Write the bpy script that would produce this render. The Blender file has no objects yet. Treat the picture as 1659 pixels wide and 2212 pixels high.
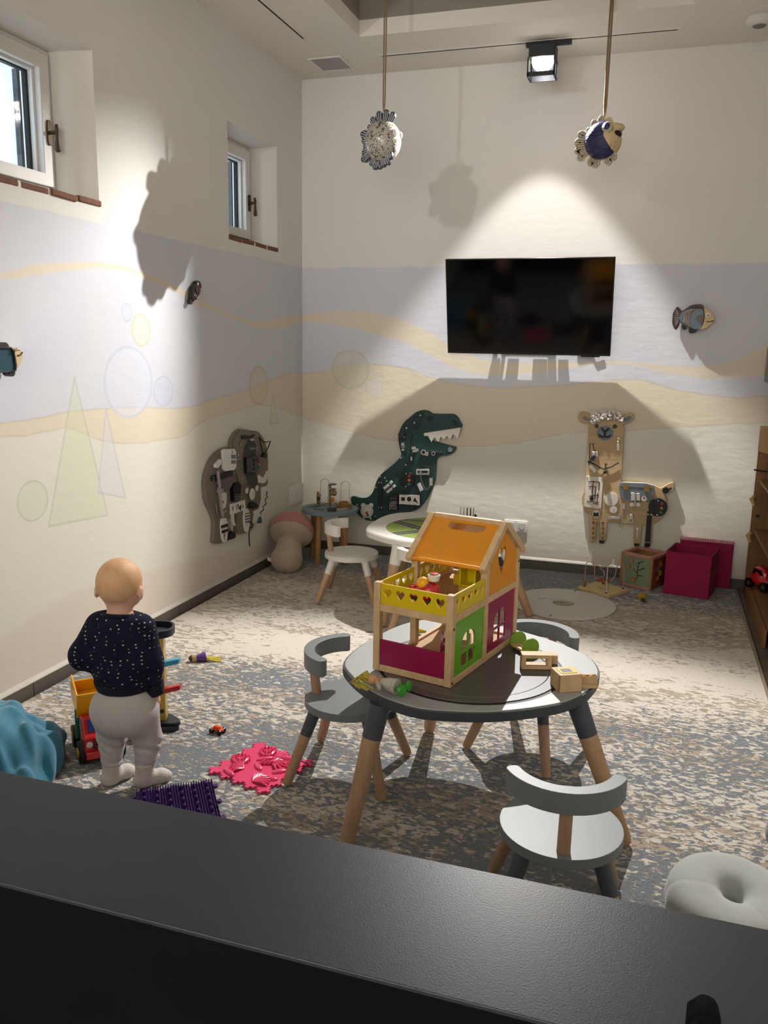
import bpy, math, random
import numpy as np
from mathutils import Vector, Matrix
from mathutils.geometry import tessellate_polygon

random.seed(7)
SC = bpy.context.scene
COL = SC.collection
PI = math.pi

# ------------------------------------------------------------------ camera
YAW, PITCH, ROLL, FPX = 0.3100, 0.19738, 0.01727, 1820.2
cam_d = bpy.data.cameras.new('camera')
cam = bpy.data.objects.new('camera', cam_d)
COL.objects.link(cam)
_f = Vector((-math.sin(YAW) * math.cos(PITCH), math.cos(YAW) * math.cos(PITCH), -math.sin(PITCH)))
_r = Vector((math.cos(YAW), math.sin(YAW), 0))
_u = _r.cross(_f)
_R = math.cos(ROLL) * _r + math.sin(ROLL) * _u
_U = -math.sin(ROLL) * _r + math.cos(ROLL) * _u
_m = Matrix((_R, _U, -_f)).transposed().to_4x4()
_m.translation = Vector((2.527, -5.844, 1.55))
cam.matrix_world = _m
cam_d.sensor_fit = 'HORIZONTAL'
cam_d.sensor_width = 36
cam_d.lens = 36 * FPX / 1659
cam_d.clip_start = 0.05
SC.camera = cam

# ------------------------------------------------------------------ world, exposure
W = bpy.data.worlds.new('daylight')
SC.world = W
W.use_nodes = True
bg = W.node_tree.nodes['Background']
bg.inputs[0].default_value = (0.62, 0.78, 0.95, 1)
bg.inputs[1].default_value = 8.5
SC.view_settings.view_transform = 'Standard'
SC.view_settings.look = 'None'
SC.view_settings.gamma = 1
SC.view_settings.use_curve_mapping = False
SC.view_settings.exposure = 0.10
# light paths: enough bounces for this room
W.cycles.sampling_method = 'NONE'
SC.cycles.max_bounces = 6
SC.cycles.diffuse_bounces = 3
SC.cycles.glossy_bounces = 3
SC.cycles.transmission_bounces = 5
SC.cycles.caustics_reflective = False
SC.cycles.caustics_refractive = False

# ------------------------------------------------------------------ lamps of the room (fixtures are built further down)
def spot(name, loc, target, watts, half_deg, blend, size, rgb=(1.0, 0.975, 0.945)):
    d = bpy.data.lights.new(name, 'SPOT')
    d.energy = watts
    d.spot_size = math.radians(2 * half_deg)
    d.spot_blend = blend
    d.shadow_soft_size = size
    d.color = rgb
    o = bpy.data.objects.new(name, d)
    COL.objects.link(o)
    o.location = loc
    o.rotation_euler = (Vector(target) - Vector(loc)).to_track_quat('-Z', 'Y').to_euler()
    return o

KEY = (1.715, -0.345, 3.150)
WASH = 5.5
LAMPS = [  # side-track fixture, plus an unseen one added in the hall for bounced fill
    ((0.338, -3.9, 3.13), (.95, 0, 2.45), 60, 24, .8),
    ((2.2, -6.3, 3.13), (1.7, -8.2, 1.6), 1150, 58, .8),
]

# ------------------------------------------------------------------ helpers
def lin(c):
    return tuple(((x / 255) / 12.92 if x / 255 <= 0.04045 else ((x / 255 + 0.055) / 1.055) ** 2.4) for x in c)

class Tree:
    """small wrapper to write node graphs as expressions"""
    def __init__(s, m):
        s.t = m.node_tree
    def node(s, typ, **kw):
        n = s.t.nodes.new(typ)
        for k, v in kw.items():
            setattr(n, k, v)
        return n
    def put(s, sock, v):
        if isinstance(v, bpy.types.NodeSocket):
            s.t.links.new(v, sock)
        elif isinstance(v, (tuple, list)):
            sock.default_value = tuple(v) + ((1,) if len(sock.default_value) == 4 and len(v) == 3 else ())
        else:
            sock.default_value = v
    def m(s, op, a, b=None, c=None, clamp=False):
        n = s.node('ShaderNodeMath', operation=op, use_clamp=clamp)
        for i, v in enumerate((a, b, c)):
            if v is not None:
                s.put(n.inputs[i], v)
        return n.outputs[0]
    def step(s, v, soft=0.003):
        """0 below zero, 1 above, with a soft edge"""
        n = s.node('ShaderNodeMapRange')
        s.put(n.inputs[0], v)
        n.inputs[1].default_value = -soft
        n.inputs[2].default_value = soft
        return n.outputs[0]
    def mix(s, f, a, b, blend='MIX'):
        n = s.node('ShaderNodeMix', data_type='RGBA', blend_type=blend)
        s.put(n.inputs[0], f)
        s.put(n.inputs[6], a)
        s.put(n.inputs[7], b)
        return n.outputs[2]
    def pos(s):
        n = s.node('ShaderNodeNewGeometry')
        x = s.node('ShaderNodeSeparateXYZ')
        s.t.links.new(n.outputs['Position'], x.inputs[0])
        return x.outputs
    def obj(s):
        return s.node('ShaderNodeTexCoord').outputs['Object']
    def world(s):
        return s.node('ShaderNodeNewGeometry').outputs['Position']
    def noise(s, scale, detail=3, vec=None, sc=None, rough=.5, dist=0.0):
        n = s.node('ShaderNodeTexNoise')
        n.inputs['Scale'].default_value = scale
        n.inputs['Detail'].default_value = detail
        n.inputs['Roughness'].default_value = rough
        n.inputs['Distortion'].default_value = dist
        v = vec if vec is not None else s.obj()
        if sc:
            mp = s.node('ShaderNodeMapping')
            mp.inputs['Scale'].default_value = sc
            s.t.links.new(v, mp.inputs[0])
            v = mp.outputs[0]
        s.t.links.new(v, n.inputs['Vector'])
        return n.outputs[0]
    def curve(s, sock, pts, lo, hi, zlo, zhi):
        """piecewise curve z(s); returns a socket in metres"""
        u = s.m('DIVIDE', s.m('SUBTRACT', sock, lo), hi - lo, clamp=True)
        n = s.node('ShaderNodeFloatCurve')
        c = n.mapping.curves[0]
        P = sorted(((p[0] - lo) / (hi - lo), (p[1] - zlo) / (zhi - zlo)) for p in pts)
        P = [(0.0, P[0][1])] + [p for p in P if 0.002 < p[0] < 0.998] + [(1.0, P[-1][1])]
        c.points[0].location = P[0]
        c.points[1].location = P[-1]
        for p in P[1:-1]:
            c.points.new(*p)
        n.mapping.update()
        s.t.links.new(u, n.inputs[1])
        return s.m('MULTIPLY_ADD', n.outputs[0], zhi - zlo, zlo)
    def bump(s, h, strength, dist):
        n = s.node('ShaderNodeBump')
        n.inputs['Strength'].default_value = strength
        n.inputs['Distance'].default_value = dist
        s.t.links.new(h, n.inputs['Height'])
        return n.outputs[0]

MATS = {}
def mat(name, rgb=(200, 200, 200), rough=.5, metal=0., var=.05, scale=18, bump=0., bscale=120, emit=None, estr=0, alpha=None, trans=0, coat=0, spec=.5, sheen=0, sc=None):
    if name in MATS:
        return MATS[name]
    m = bpy.data.materials.new(name)
    m.use_nodes = True
    b = m.node_tree.nodes['Principled BSDF']
    T = Tree(m)
    c = lin(rgb)
    if var:
        f = T.noise(scale, 1, sc=sc)
        col = T.mix(f, tuple(x * (1 - var * 1.6) for x in c), tuple(min(1, x * (1 + var * 1.6)) for x in c))
        T.put(b.inputs['Base Color'], col)
    else:
        T.put(b.inputs['Base Color'], c)
    b.inputs['Roughness'].default_value = rough
    b.inputs['Metallic'].default_value = metal
    b.inputs['Specular IOR Level'].default_value = spec
    if coat:
        b.inputs['Coat Weight'].default_value = coat
    if sheen:
        b.inputs['Sheen Weight'].default_value = sheen
    if bump:
        T.put(b.inputs['Normal'], T.bump(T.noise(bscale, 2), bump, .003))
    if emit:
        T.put(b.inputs['Emission Color'], lin(emit))
        b.inputs['Emission Strength'].default_value = estr
    if trans:
        b.inputs['Transmission Weight'].default_value = trans
    MATS[name] = m
    return m

def wood(name, rgb, dark, rough=.5, sc=(1, 12, 12), scale=6, contrast=.9):
    if name in MATS:
        return MATS[name]
    m = bpy.data.materials.new(name)
    m.use_nodes = True
    b = m.node_tree.nodes['Principled BSDF']
    T = Tree(m)
    f = T.noise(scale, 3, sc=sc, dist=.6)
    f = T.m('MULTIPLY_ADD', f, 1.8 * contrast, .5 - .9 * contrast, clamp=True)
    T.put(b.inputs['Base Color'], T.mix(f, lin(dark), lin(rgb)))
    b.inputs['Roughness'].default_value = rough
    T.put(b.inputs['Normal'], T.bump(f, .08, .002))
    MATS[name] = m
    return m

INV = {}   # world-to-thing matrix of things whose parts are written in world coordinates
def _reg(o, M):
    INV[o.name] = M
def thing(name, label, cat, loc=(0, 0, 0), rz=0.0, group=None, world=False, kind=None):
    o = bpy.data.objects.new(name, None)
    o.empty_display_size = .05
    COL.objects.link(o)
    o.location = loc
    o.rotation_euler = (0, 0, rz)
    if label:
        o['label'] = label
    if cat:
        o['category'] = cat
    if group:
        o['group'] = group
    if kind:
        o['kind'] = kind
    M = Matrix.Translation(loc) @ Matrix.Rotation(rz, 4, 'Z')
    _reg(o, M.inverted() if world else None)
    return o
def tag(o, label=None, cat=None, group=None, kind=None):
    for k, v in (('label', label), ('category', cat), ('group', group), ('kind', kind)):
        if v:
            o[k] = v
    return o

class G:
    """collects primitive shapes, then links them as one mesh object"""
    def __init__(s):
        s.v, s.f = [], []
    def add(s, v, f):
        n = len(s.v)
        s.v += [tuple(p) for p in v]
        s.f += [tuple(n + i for i in q) for q in f]
        return s
    def box(s, c, d, M=None):
        x, y, z = (k / 2 for k in d)
        v = [Vector((sx * x, sy * y, sz * z)) for sz in (-1, 1) for sy in (-1, 1) for sx in (-1, 1)]
        if M is not None:
            v = [M @ p for p in v]
        return s.add([p + Vector(c) for p in v], [(0, 2, 3, 1), (4, 5, 7, 6), (0, 1, 5, 4), (1, 3, 7, 5), (3, 2, 6, 7), (2, 0, 4, 6)])
    def bx(s, a, b):
        return s.box([(p + q) / 2 for p, q in zip(a, b)], [abs(q - p) for p, q in zip(a, b)])
    def tube(s, path, r, n=10, cap=True, closed=False):
        P = [Vector(p) for p in path]
        R = r if isinstance(r, (list, tuple)) else [r] * len(P)
        k = len(P)
        v, f = [], []
        up = None
        for i, p in enumerate(P):
            t = (P[(i + 1) % k] - P[i - 1]) if closed else (P[min(i + 1, k - 1)] - P[max(i - 1, 0)])
            t.normalize()
            if up is None:
                up = Vector((0, 0, 1)) if abs(t.z) < .9 else Vector((1, 0, 0))
            a = up - t * up.dot(t)
            if a.length < 1e-4:
                a = t.orthogonal()
            a.normalize()
            up = a
            b = t.cross(a)
            for j in range(n):
                q = 2 * PI * j / n
                v.append(p + (a * math.cos(q) + b * math.sin(q)) * R[i])
        for i in range(k if closed else k - 1):
            for j in range(n):
                a0, a1 = i * n + j, i * n + (j + 1) % n
                b0, b1 = ((i + 1) % k) * n + j, ((i + 1) % k) * n + (j + 1) % n
                f.append((a0, a1, b1, b0))
        if cap and not closed:
            f.append(tuple(range(n - 1, -1, -1)))
            f.append(tuple((k - 1) * n + j for j in range(n)))
        return s.add(v, f)
    def cyl(s, a, b, r0, r1=None, n=20):
        return s.tube([a, b], [r0, r0 if r1 is None else r1], n)
    def lathe(s, prof, n=32, M=None, c=(0, 0, 0)):
        """profile of (radius, z) from bottom to top"""
        v, f = [], []
        for (r, z) in prof:
            for j in range(n):
                q = 2 * PI * j / n
                v.append(Vector((r * math.cos(q), r * math.sin(q), z)))
        if M is not None:
            v = [M @ p for p in v]
        v = [p + Vector(c) for p in v]
        for i in range(len(prof) - 1):
            for j in range(n):
                f.append((i * n + j, i * n + (j + 1) % n, (i + 1) * n + (j + 1) % n, (i + 1) * n + j))
        if prof[0][0] > 1e-6:
            f.append(tuple(range(n - 1, -1, -1)))
        if prof[-1][0] > 1e-6:
            f.append(tuple((len(prof) - 1) * n + j for j in range(n)))
        return s.add(v, f)
    def ball(s, c, r, n=16, k=10, M=None):
        r = r if isinstance(r, (list, tuple)) else (r, r, r)
        v, f = [], []
        for i in range(k + 1):
            t = -PI / 2 + PI * i / k
            for j in range(n):
                q = 2 * PI * j / n
                p = Vector((r[0] * math.cos(t) * math.cos(q), r[1] * math.cos(t) * math.sin(q), r[2] * math.sin(t)))
                v.append((M @ p if M is not None else p) + Vector(c))
        for i in range(k):
            for j in range(n):
                f.append((i * n + j, i * n + (j + 1) % n, (i + 1) * n + (j + 1) % n, (i + 1) * n + j))
        return s.add(v, f)
    def prism(s, outer, to3, d0, d1, holes=()):
        """flat outline (with holes) given depth from d0 to d1; to3(u, v, d) -> point"""
        loops = [list(outer)] + [list(h) for h in holes]
        def area(l):
            return sum(l[i - 1][0] * l[i][1] - l[i][0] * l[i - 1][1] for i in range(len(l)))
        loops = [l if (area(l) > 0) == (i == 0) else l[::-1] for i, l in enumerate(loops)]
        flat = [p for l in loops for p in l]
        tri = tessellate_polygon([[Vector((p[0], p[1], 0)) for p in l] for l in loops])
        n = len(flat)
        v = [to3(p[0], p[1], d0) for p in flat] + [to3(p[0], p[1], d1) for p in flat]
        f = []
        for t in tri:
            a, b, c = (flat[i] for i in t)
            ccw = (b[0] - a[0]) * (c[1] - a[1]) - (b[1] - a[1]) * (c[0] - a[0]) > 0
            t = t if ccw else t[::-1]
            f.append(tuple(n + i for i in t))
            f.append(tuple(t[::-1]))
        o = 0
        for l in loops:
            for i in range(len(l)):
                a, b = o + i, o + (i + 1) % len(l)
                f.append((a, b, n + b, n + a))
            o += len(l)
        return s.add(v, f)
    def build(s, name, m, parent=None, smooth=False, bevel=0, seg=2, label=None, kind=None, subsurf=0, local=None):
        v = s.v
        if parent is not None:
            M = INV.get(parent.name)
            if M is not None and not local:
                v = [M @ Vector(p) for p in v]
        me = bpy.data.meshes.new(name)
        me.from_pydata([tuple(p) for p in v], [], s.f)
        me.update()
        # outward normals
        o = bpy.data.objects.new(name, me)
        COL.objects.link(o)
        if isinstance(m, str):
            m = MATS[m]
        me.materials.append(m)
        if smooth:
            me.polygons.foreach_set('use_smooth', [True] * len(me.polygons))
            if smooth != 'all':
                me.set_sharp_from_angle(angle=math.radians(smooth if smooth is not True else 40))
        if parent is not None:
            o.parent = parent
            _reg(o, INV.get(parent.name))
        else:
            _reg(o, None)
        if bevel:
            md = o.modifiers.new('bevel', 'BEVEL')
            md.width = bevel
            md.segments = seg
            md.limit_method = 'ANGLE'
            md.angle_limit = math.radians(50)
            md.harden_normals = False
            me.polygons.foreach_set('use_smooth', [True] * len(me.polygons))
            me.set_sharp_from_angle(angle=math.radians(60))
        if subsurf:
            md = o.modifiers.new('sub', 'SUBSURF')
            md.levels = md.render_levels = subsurf
        tag(o, label, None, None, kind)
        return o

def clone(o, parent=None, **props):
    c = o.copy()
    COL.objects.link(c)
    c.parent = parent
    _reg(c, INV.get(o.name))
    for ch in list(o.children):
        clone(ch, c)
    for k, v in props.items():
        c[k] = v
    return c
def place(o, loc, rz):
    o.location = loc
    o.rotation_euler = (0, 0, rz)
    return o

XY = lambda u, v, d: (u, v, d)
BACK = lambda u, z, d: (u, -d, z)
LEFT = lambda u, z, d: (d, u, z)
def flipX(f):
    return f
def circ(c, r, n=24, teeth=0, depth=.12):
    if not teeth:
        return [(c[0] + r * math.cos(2 * PI * i / n), c[1] + r * math.sin(2 * PI * i / n)) for i in range(n)]
    P = []
    for i in range(teeth * 4):
        rr = r if i % 4 in (1, 2) else r * (1 - depth)
        q = 2 * PI * i / (teeth * 4)
        P.append((c[0] + rr * math.cos(q), c[1] + rr * math.sin(q)))
    return P
def heart(c, w, h, n=20):
    P = []
    for i in range(n):
        t = 2 * PI * i / n
        x = 16 * math.sin(t) ** 3
        y = 13 * math.cos(t) - 5 * math.cos(2 * t) - 2 * math.cos(3 * t) - math.cos(4 * t)
        P.append((c[0] + x / 32 * w, c[1] + (y + 2.5) / 29 * h))
    return P
def spline(P, k=6):
    """closed Catmull-Rom through the points"""
    out = []
    n = len(P)
    for i in range(n):
        p0, p1, p2, p3 = (P[(i + j) % n] for j in (-1, 0, 1, 2))
        for s in range(k):
            t = s / k
            out.append(tuple(.5 * (2 * b + (c - a) * t + (2 * a - 5 * b + 4 * c - d) * t * t + (3 * b - a - 3 * c + d) * t ** 3) for a, b, c, d in zip(p0, p1, p2, p3)))
    return out

# signed-distance solids -> mesh (naive surface nets), for soft and organic shapes
def sd_cone(p, a, b, ra, rb):
    a, b = np.array(a), np.array(b)
    ab = b - a
    t = np.clip(((p - a) @ ab) / (ab @ ab), 0, 1)
    return np.linalg.norm(p - (a + t[:, None] * ab), axis=1) - (ra + (rb - ra) * t)
def sd_ell(p, c, r, M=None):
    q = p - np.array(c)
    if M is not None:
        q = q @ np.array(M)
    r = np.array(r)
    k = np.linalg.norm(q / r, axis=1)
    k2 = np.linalg.norm(q / (r * r), axis=1) + 1e-9
    return k * (k - 1) / k2
def smin(a, b, k):
    h = np.clip(.5 + .5 * (b - a) / k, 0, 1)
    return b + (a - b) * h - k * h * (1 - h)
def smin_all(L, k):
    d = L[0]
    for e in L[1:]:
        d = smin(d, e, k)
    return d
def nets(f, lo, hi, h):
    lo, hi = np.array(lo, float), np.array(hi, float)
    n = np.ceil((hi - lo) / h).astype(int) + 1
    ax = [lo[i] + h * np.arange(n[i]) for i in range(3)]
    X = np.stack(np.meshgrid(*ax, indexing='ij'), -1)
    V = f(X.reshape(-1, 3)).reshape(n)
    S = V < 0
    acc = np.zeros(tuple(n - 1) + (3,))
    cnt = np.zeros(tuple(n - 1))
    for d in range(3):
        e1, e2 = [a for a in range(3) if a != d]
        sl0, sl1 = [slice(None)] * 3, [slice(None)] * 3
        sl0[d], sl1[d] = slice(0, -1), slice(1, None)
        a, b = V[tuple(sl0)], V[tuple(sl1)]
        cr = (a < 0) != (b < 0)
        t = np.where(cr, a / np.where(a == b, 1, a - b), 0)
        for o1 in (0, 1):
            for o2 in (0, 1):
                q = [slice(None)] * 3
                q[e1] = slice(o1, o1 + n[e1] - 1)
                q[e2] = slice(o2, o2 + n[e2] - 1)
                c = cr[tuple(q)]
                pt = np.zeros(c.shape + (3,))
                pt[..., d] = t[tuple(q)]
                pt[..., e1] = o1
                pt[..., e2] = o2
                acc += pt * c[..., None]
                cnt += c
    on = cnt > 0
    idx = -np.ones(on.shape, int)
    idx[on] = np.arange(on.sum())
    base = np.argwhere(on)
    verts = lo + h * (base + acc[on] / cnt[on][:, None])
    faces = []
    for d in range(3):
        e1, e2 = [(1, 2), (2, 0), (0, 1)][d]
        sl0, sl1 = [slice(None)] * 3, [slice(None)] * 3
        sl0[d], sl1[d] = slice(0, -1), slice(1, None)
        a, b = S[tuple(sl0)], S[tuple(sl1)]
        for E in np.argwhere(a != b):
            if E[e1] == 0 or E[e2] == 0 or E[e1] >= n[e1] - 1 or E[e2] >= n[e2] - 1:
                continue
            q = []
            for o1, o2 in ((-1, -1), (0, -1), (0, 0), (-1, 0)):
                k = E.copy()
                k[e1] += o1
                k[e2] += o2
                q.append(int(idx[tuple(k)]))
            faces.append(tuple(q if a[tuple(E)] else q[::-1]))
    return verts, faces
def solid(f, lo, hi, h, name, m, parent=None, label=None):
    v, fc = nets(f, lo, hi, h)
    g = G()
    g.v = [tuple(p) for p in v]
    g.f = fc
    return g.build(name, m, parent, smooth='all', label=label)
def keep(o):
    return o

# ------------------------------------------------------------------ outlines of the mural and the wall boards, in metres on their walls
ML = {'s1t':[(-3.013,1.802),(-2.796,1.85),(-2.456,1.892),(-2.171,1.899),(-1.89,1.865),(-1.619,1.819),(-1.368,1.757),(-0.708,1.679),(-0.347,1.721),(-0.008,1.746)],'s1b':[(-3.016,1.775),(-2.856,1.798),(-2.651,1.837),(-2.425,1.866),(-2.173,1.872),(-1.935,1.839),(-1.621,1.784),(-1.37,1.73),(-1.089,1.687),(-0.709,1.634),(-0.424,1.634),(-0.008,1.693)],'s2t':[(-3.072,1.206),(-2.855,1.211),(-2.643,1.222),(-2.371,1.221),(-2.019,1.202),(-1.655,1.178),(-1.283,1.21),(-0.854,1.246),(-0.43,1.307),(-0.112,1.33),(-0.01,1.317)],'s2b':[(-3.078,1.15),(-2.917,1.148),(-2.773,1.15),(-2.649,1.149),(-2.487,1.091),(-2.234,1.036),(-1.9,1.021),(-1.664,1.023),(-1.508,1.075),(-1.112,1.114),(-0.723,1.133),(-0.433,1.099),(-0.012,1.006)],'s3t':[(-3.16,0.318),(-2.874,0.363),(-2.544,0.387),(-2.033,0.337),(-1.383,0.255),(-0.451,0.155)]}
MB = {'s1t':[(-0.002,1.731),(0.177,1.769),(0.396,1.774),(0.569,1.761),(0.718,1.727),(0.887,1.669),(1.096,1.555),(1.24,1.49),(1.402,1.445),(1.941,1.453),(2.109,1.451),(2.29,1.464),(2.471,1.446),(2.733,1.438),(2.902,1.46),(2.999,1.498),(3.155,1.58)],'s1b':[(-0.003,1.701),(0.177,1.686),(0.398,1.654),(0.614,1.607),(0.827,1.541),(1.038,1.446),(1.162,1.39),(1.325,1.355),(1.485,1.35),(1.737,1.372),(1.925,1.403),(2.073,1.431),(2.201,1.44),(2.382,1.433),(2.563,1.394),(2.739,1.37),(2.91,1.371),(3.077,1.384),(3.173,1.396)],'s2t':[(-0.003,1.32),(0.178,1.345),(0.4,1.398),(0.618,1.397),(0.831,1.372),(1,1.317),(1.166,1.282),(1.449,1.261),(1.645,1.273),(1.932,1.296),(2.117,1.32),(2.262,1.343),(2.443,1.336),(2.624,1.29),(2.817,1.26),(3.005,1.252),(3.186,1.263)],'s2b':[(-0.004,1.004),(0.18,0.959),(0.405,0.906),(0.627,0.864),(0.843,0.861),(1.345,0.85),(1.722,0.914),(1.951,0.97),(2.413,1.017),(2.765,1.056),(3.202,1.094)],'s3t':[(-0.008,0.001),(0.913,0.085),(2.24,0.139),(3.295,0.146)]}
EL = [[-2.172,1.679,0.046,0.045],[-2.055,1.596,0.085,0.081],[-2.177,1.337,0.204,0.178],[-1.87,1.279,0.094,0.081],[-0.726,1.262,0.137,0.128],[-2.913,0.86,0.096,0.089]]
EB = [[0.38,1.361,0.144,0.14],[0.566,1.24,0.064,0.063]]
CL = [[(-2.594,1.376),(-2.814,0.759),(-2.409,0.731)],[(-2.375,1.214),(-2.461,0.854),(-2.26,0.795)],[(-0.514,1.193),(-0.562,1.028),(-0.435,1.018)]]
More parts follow.
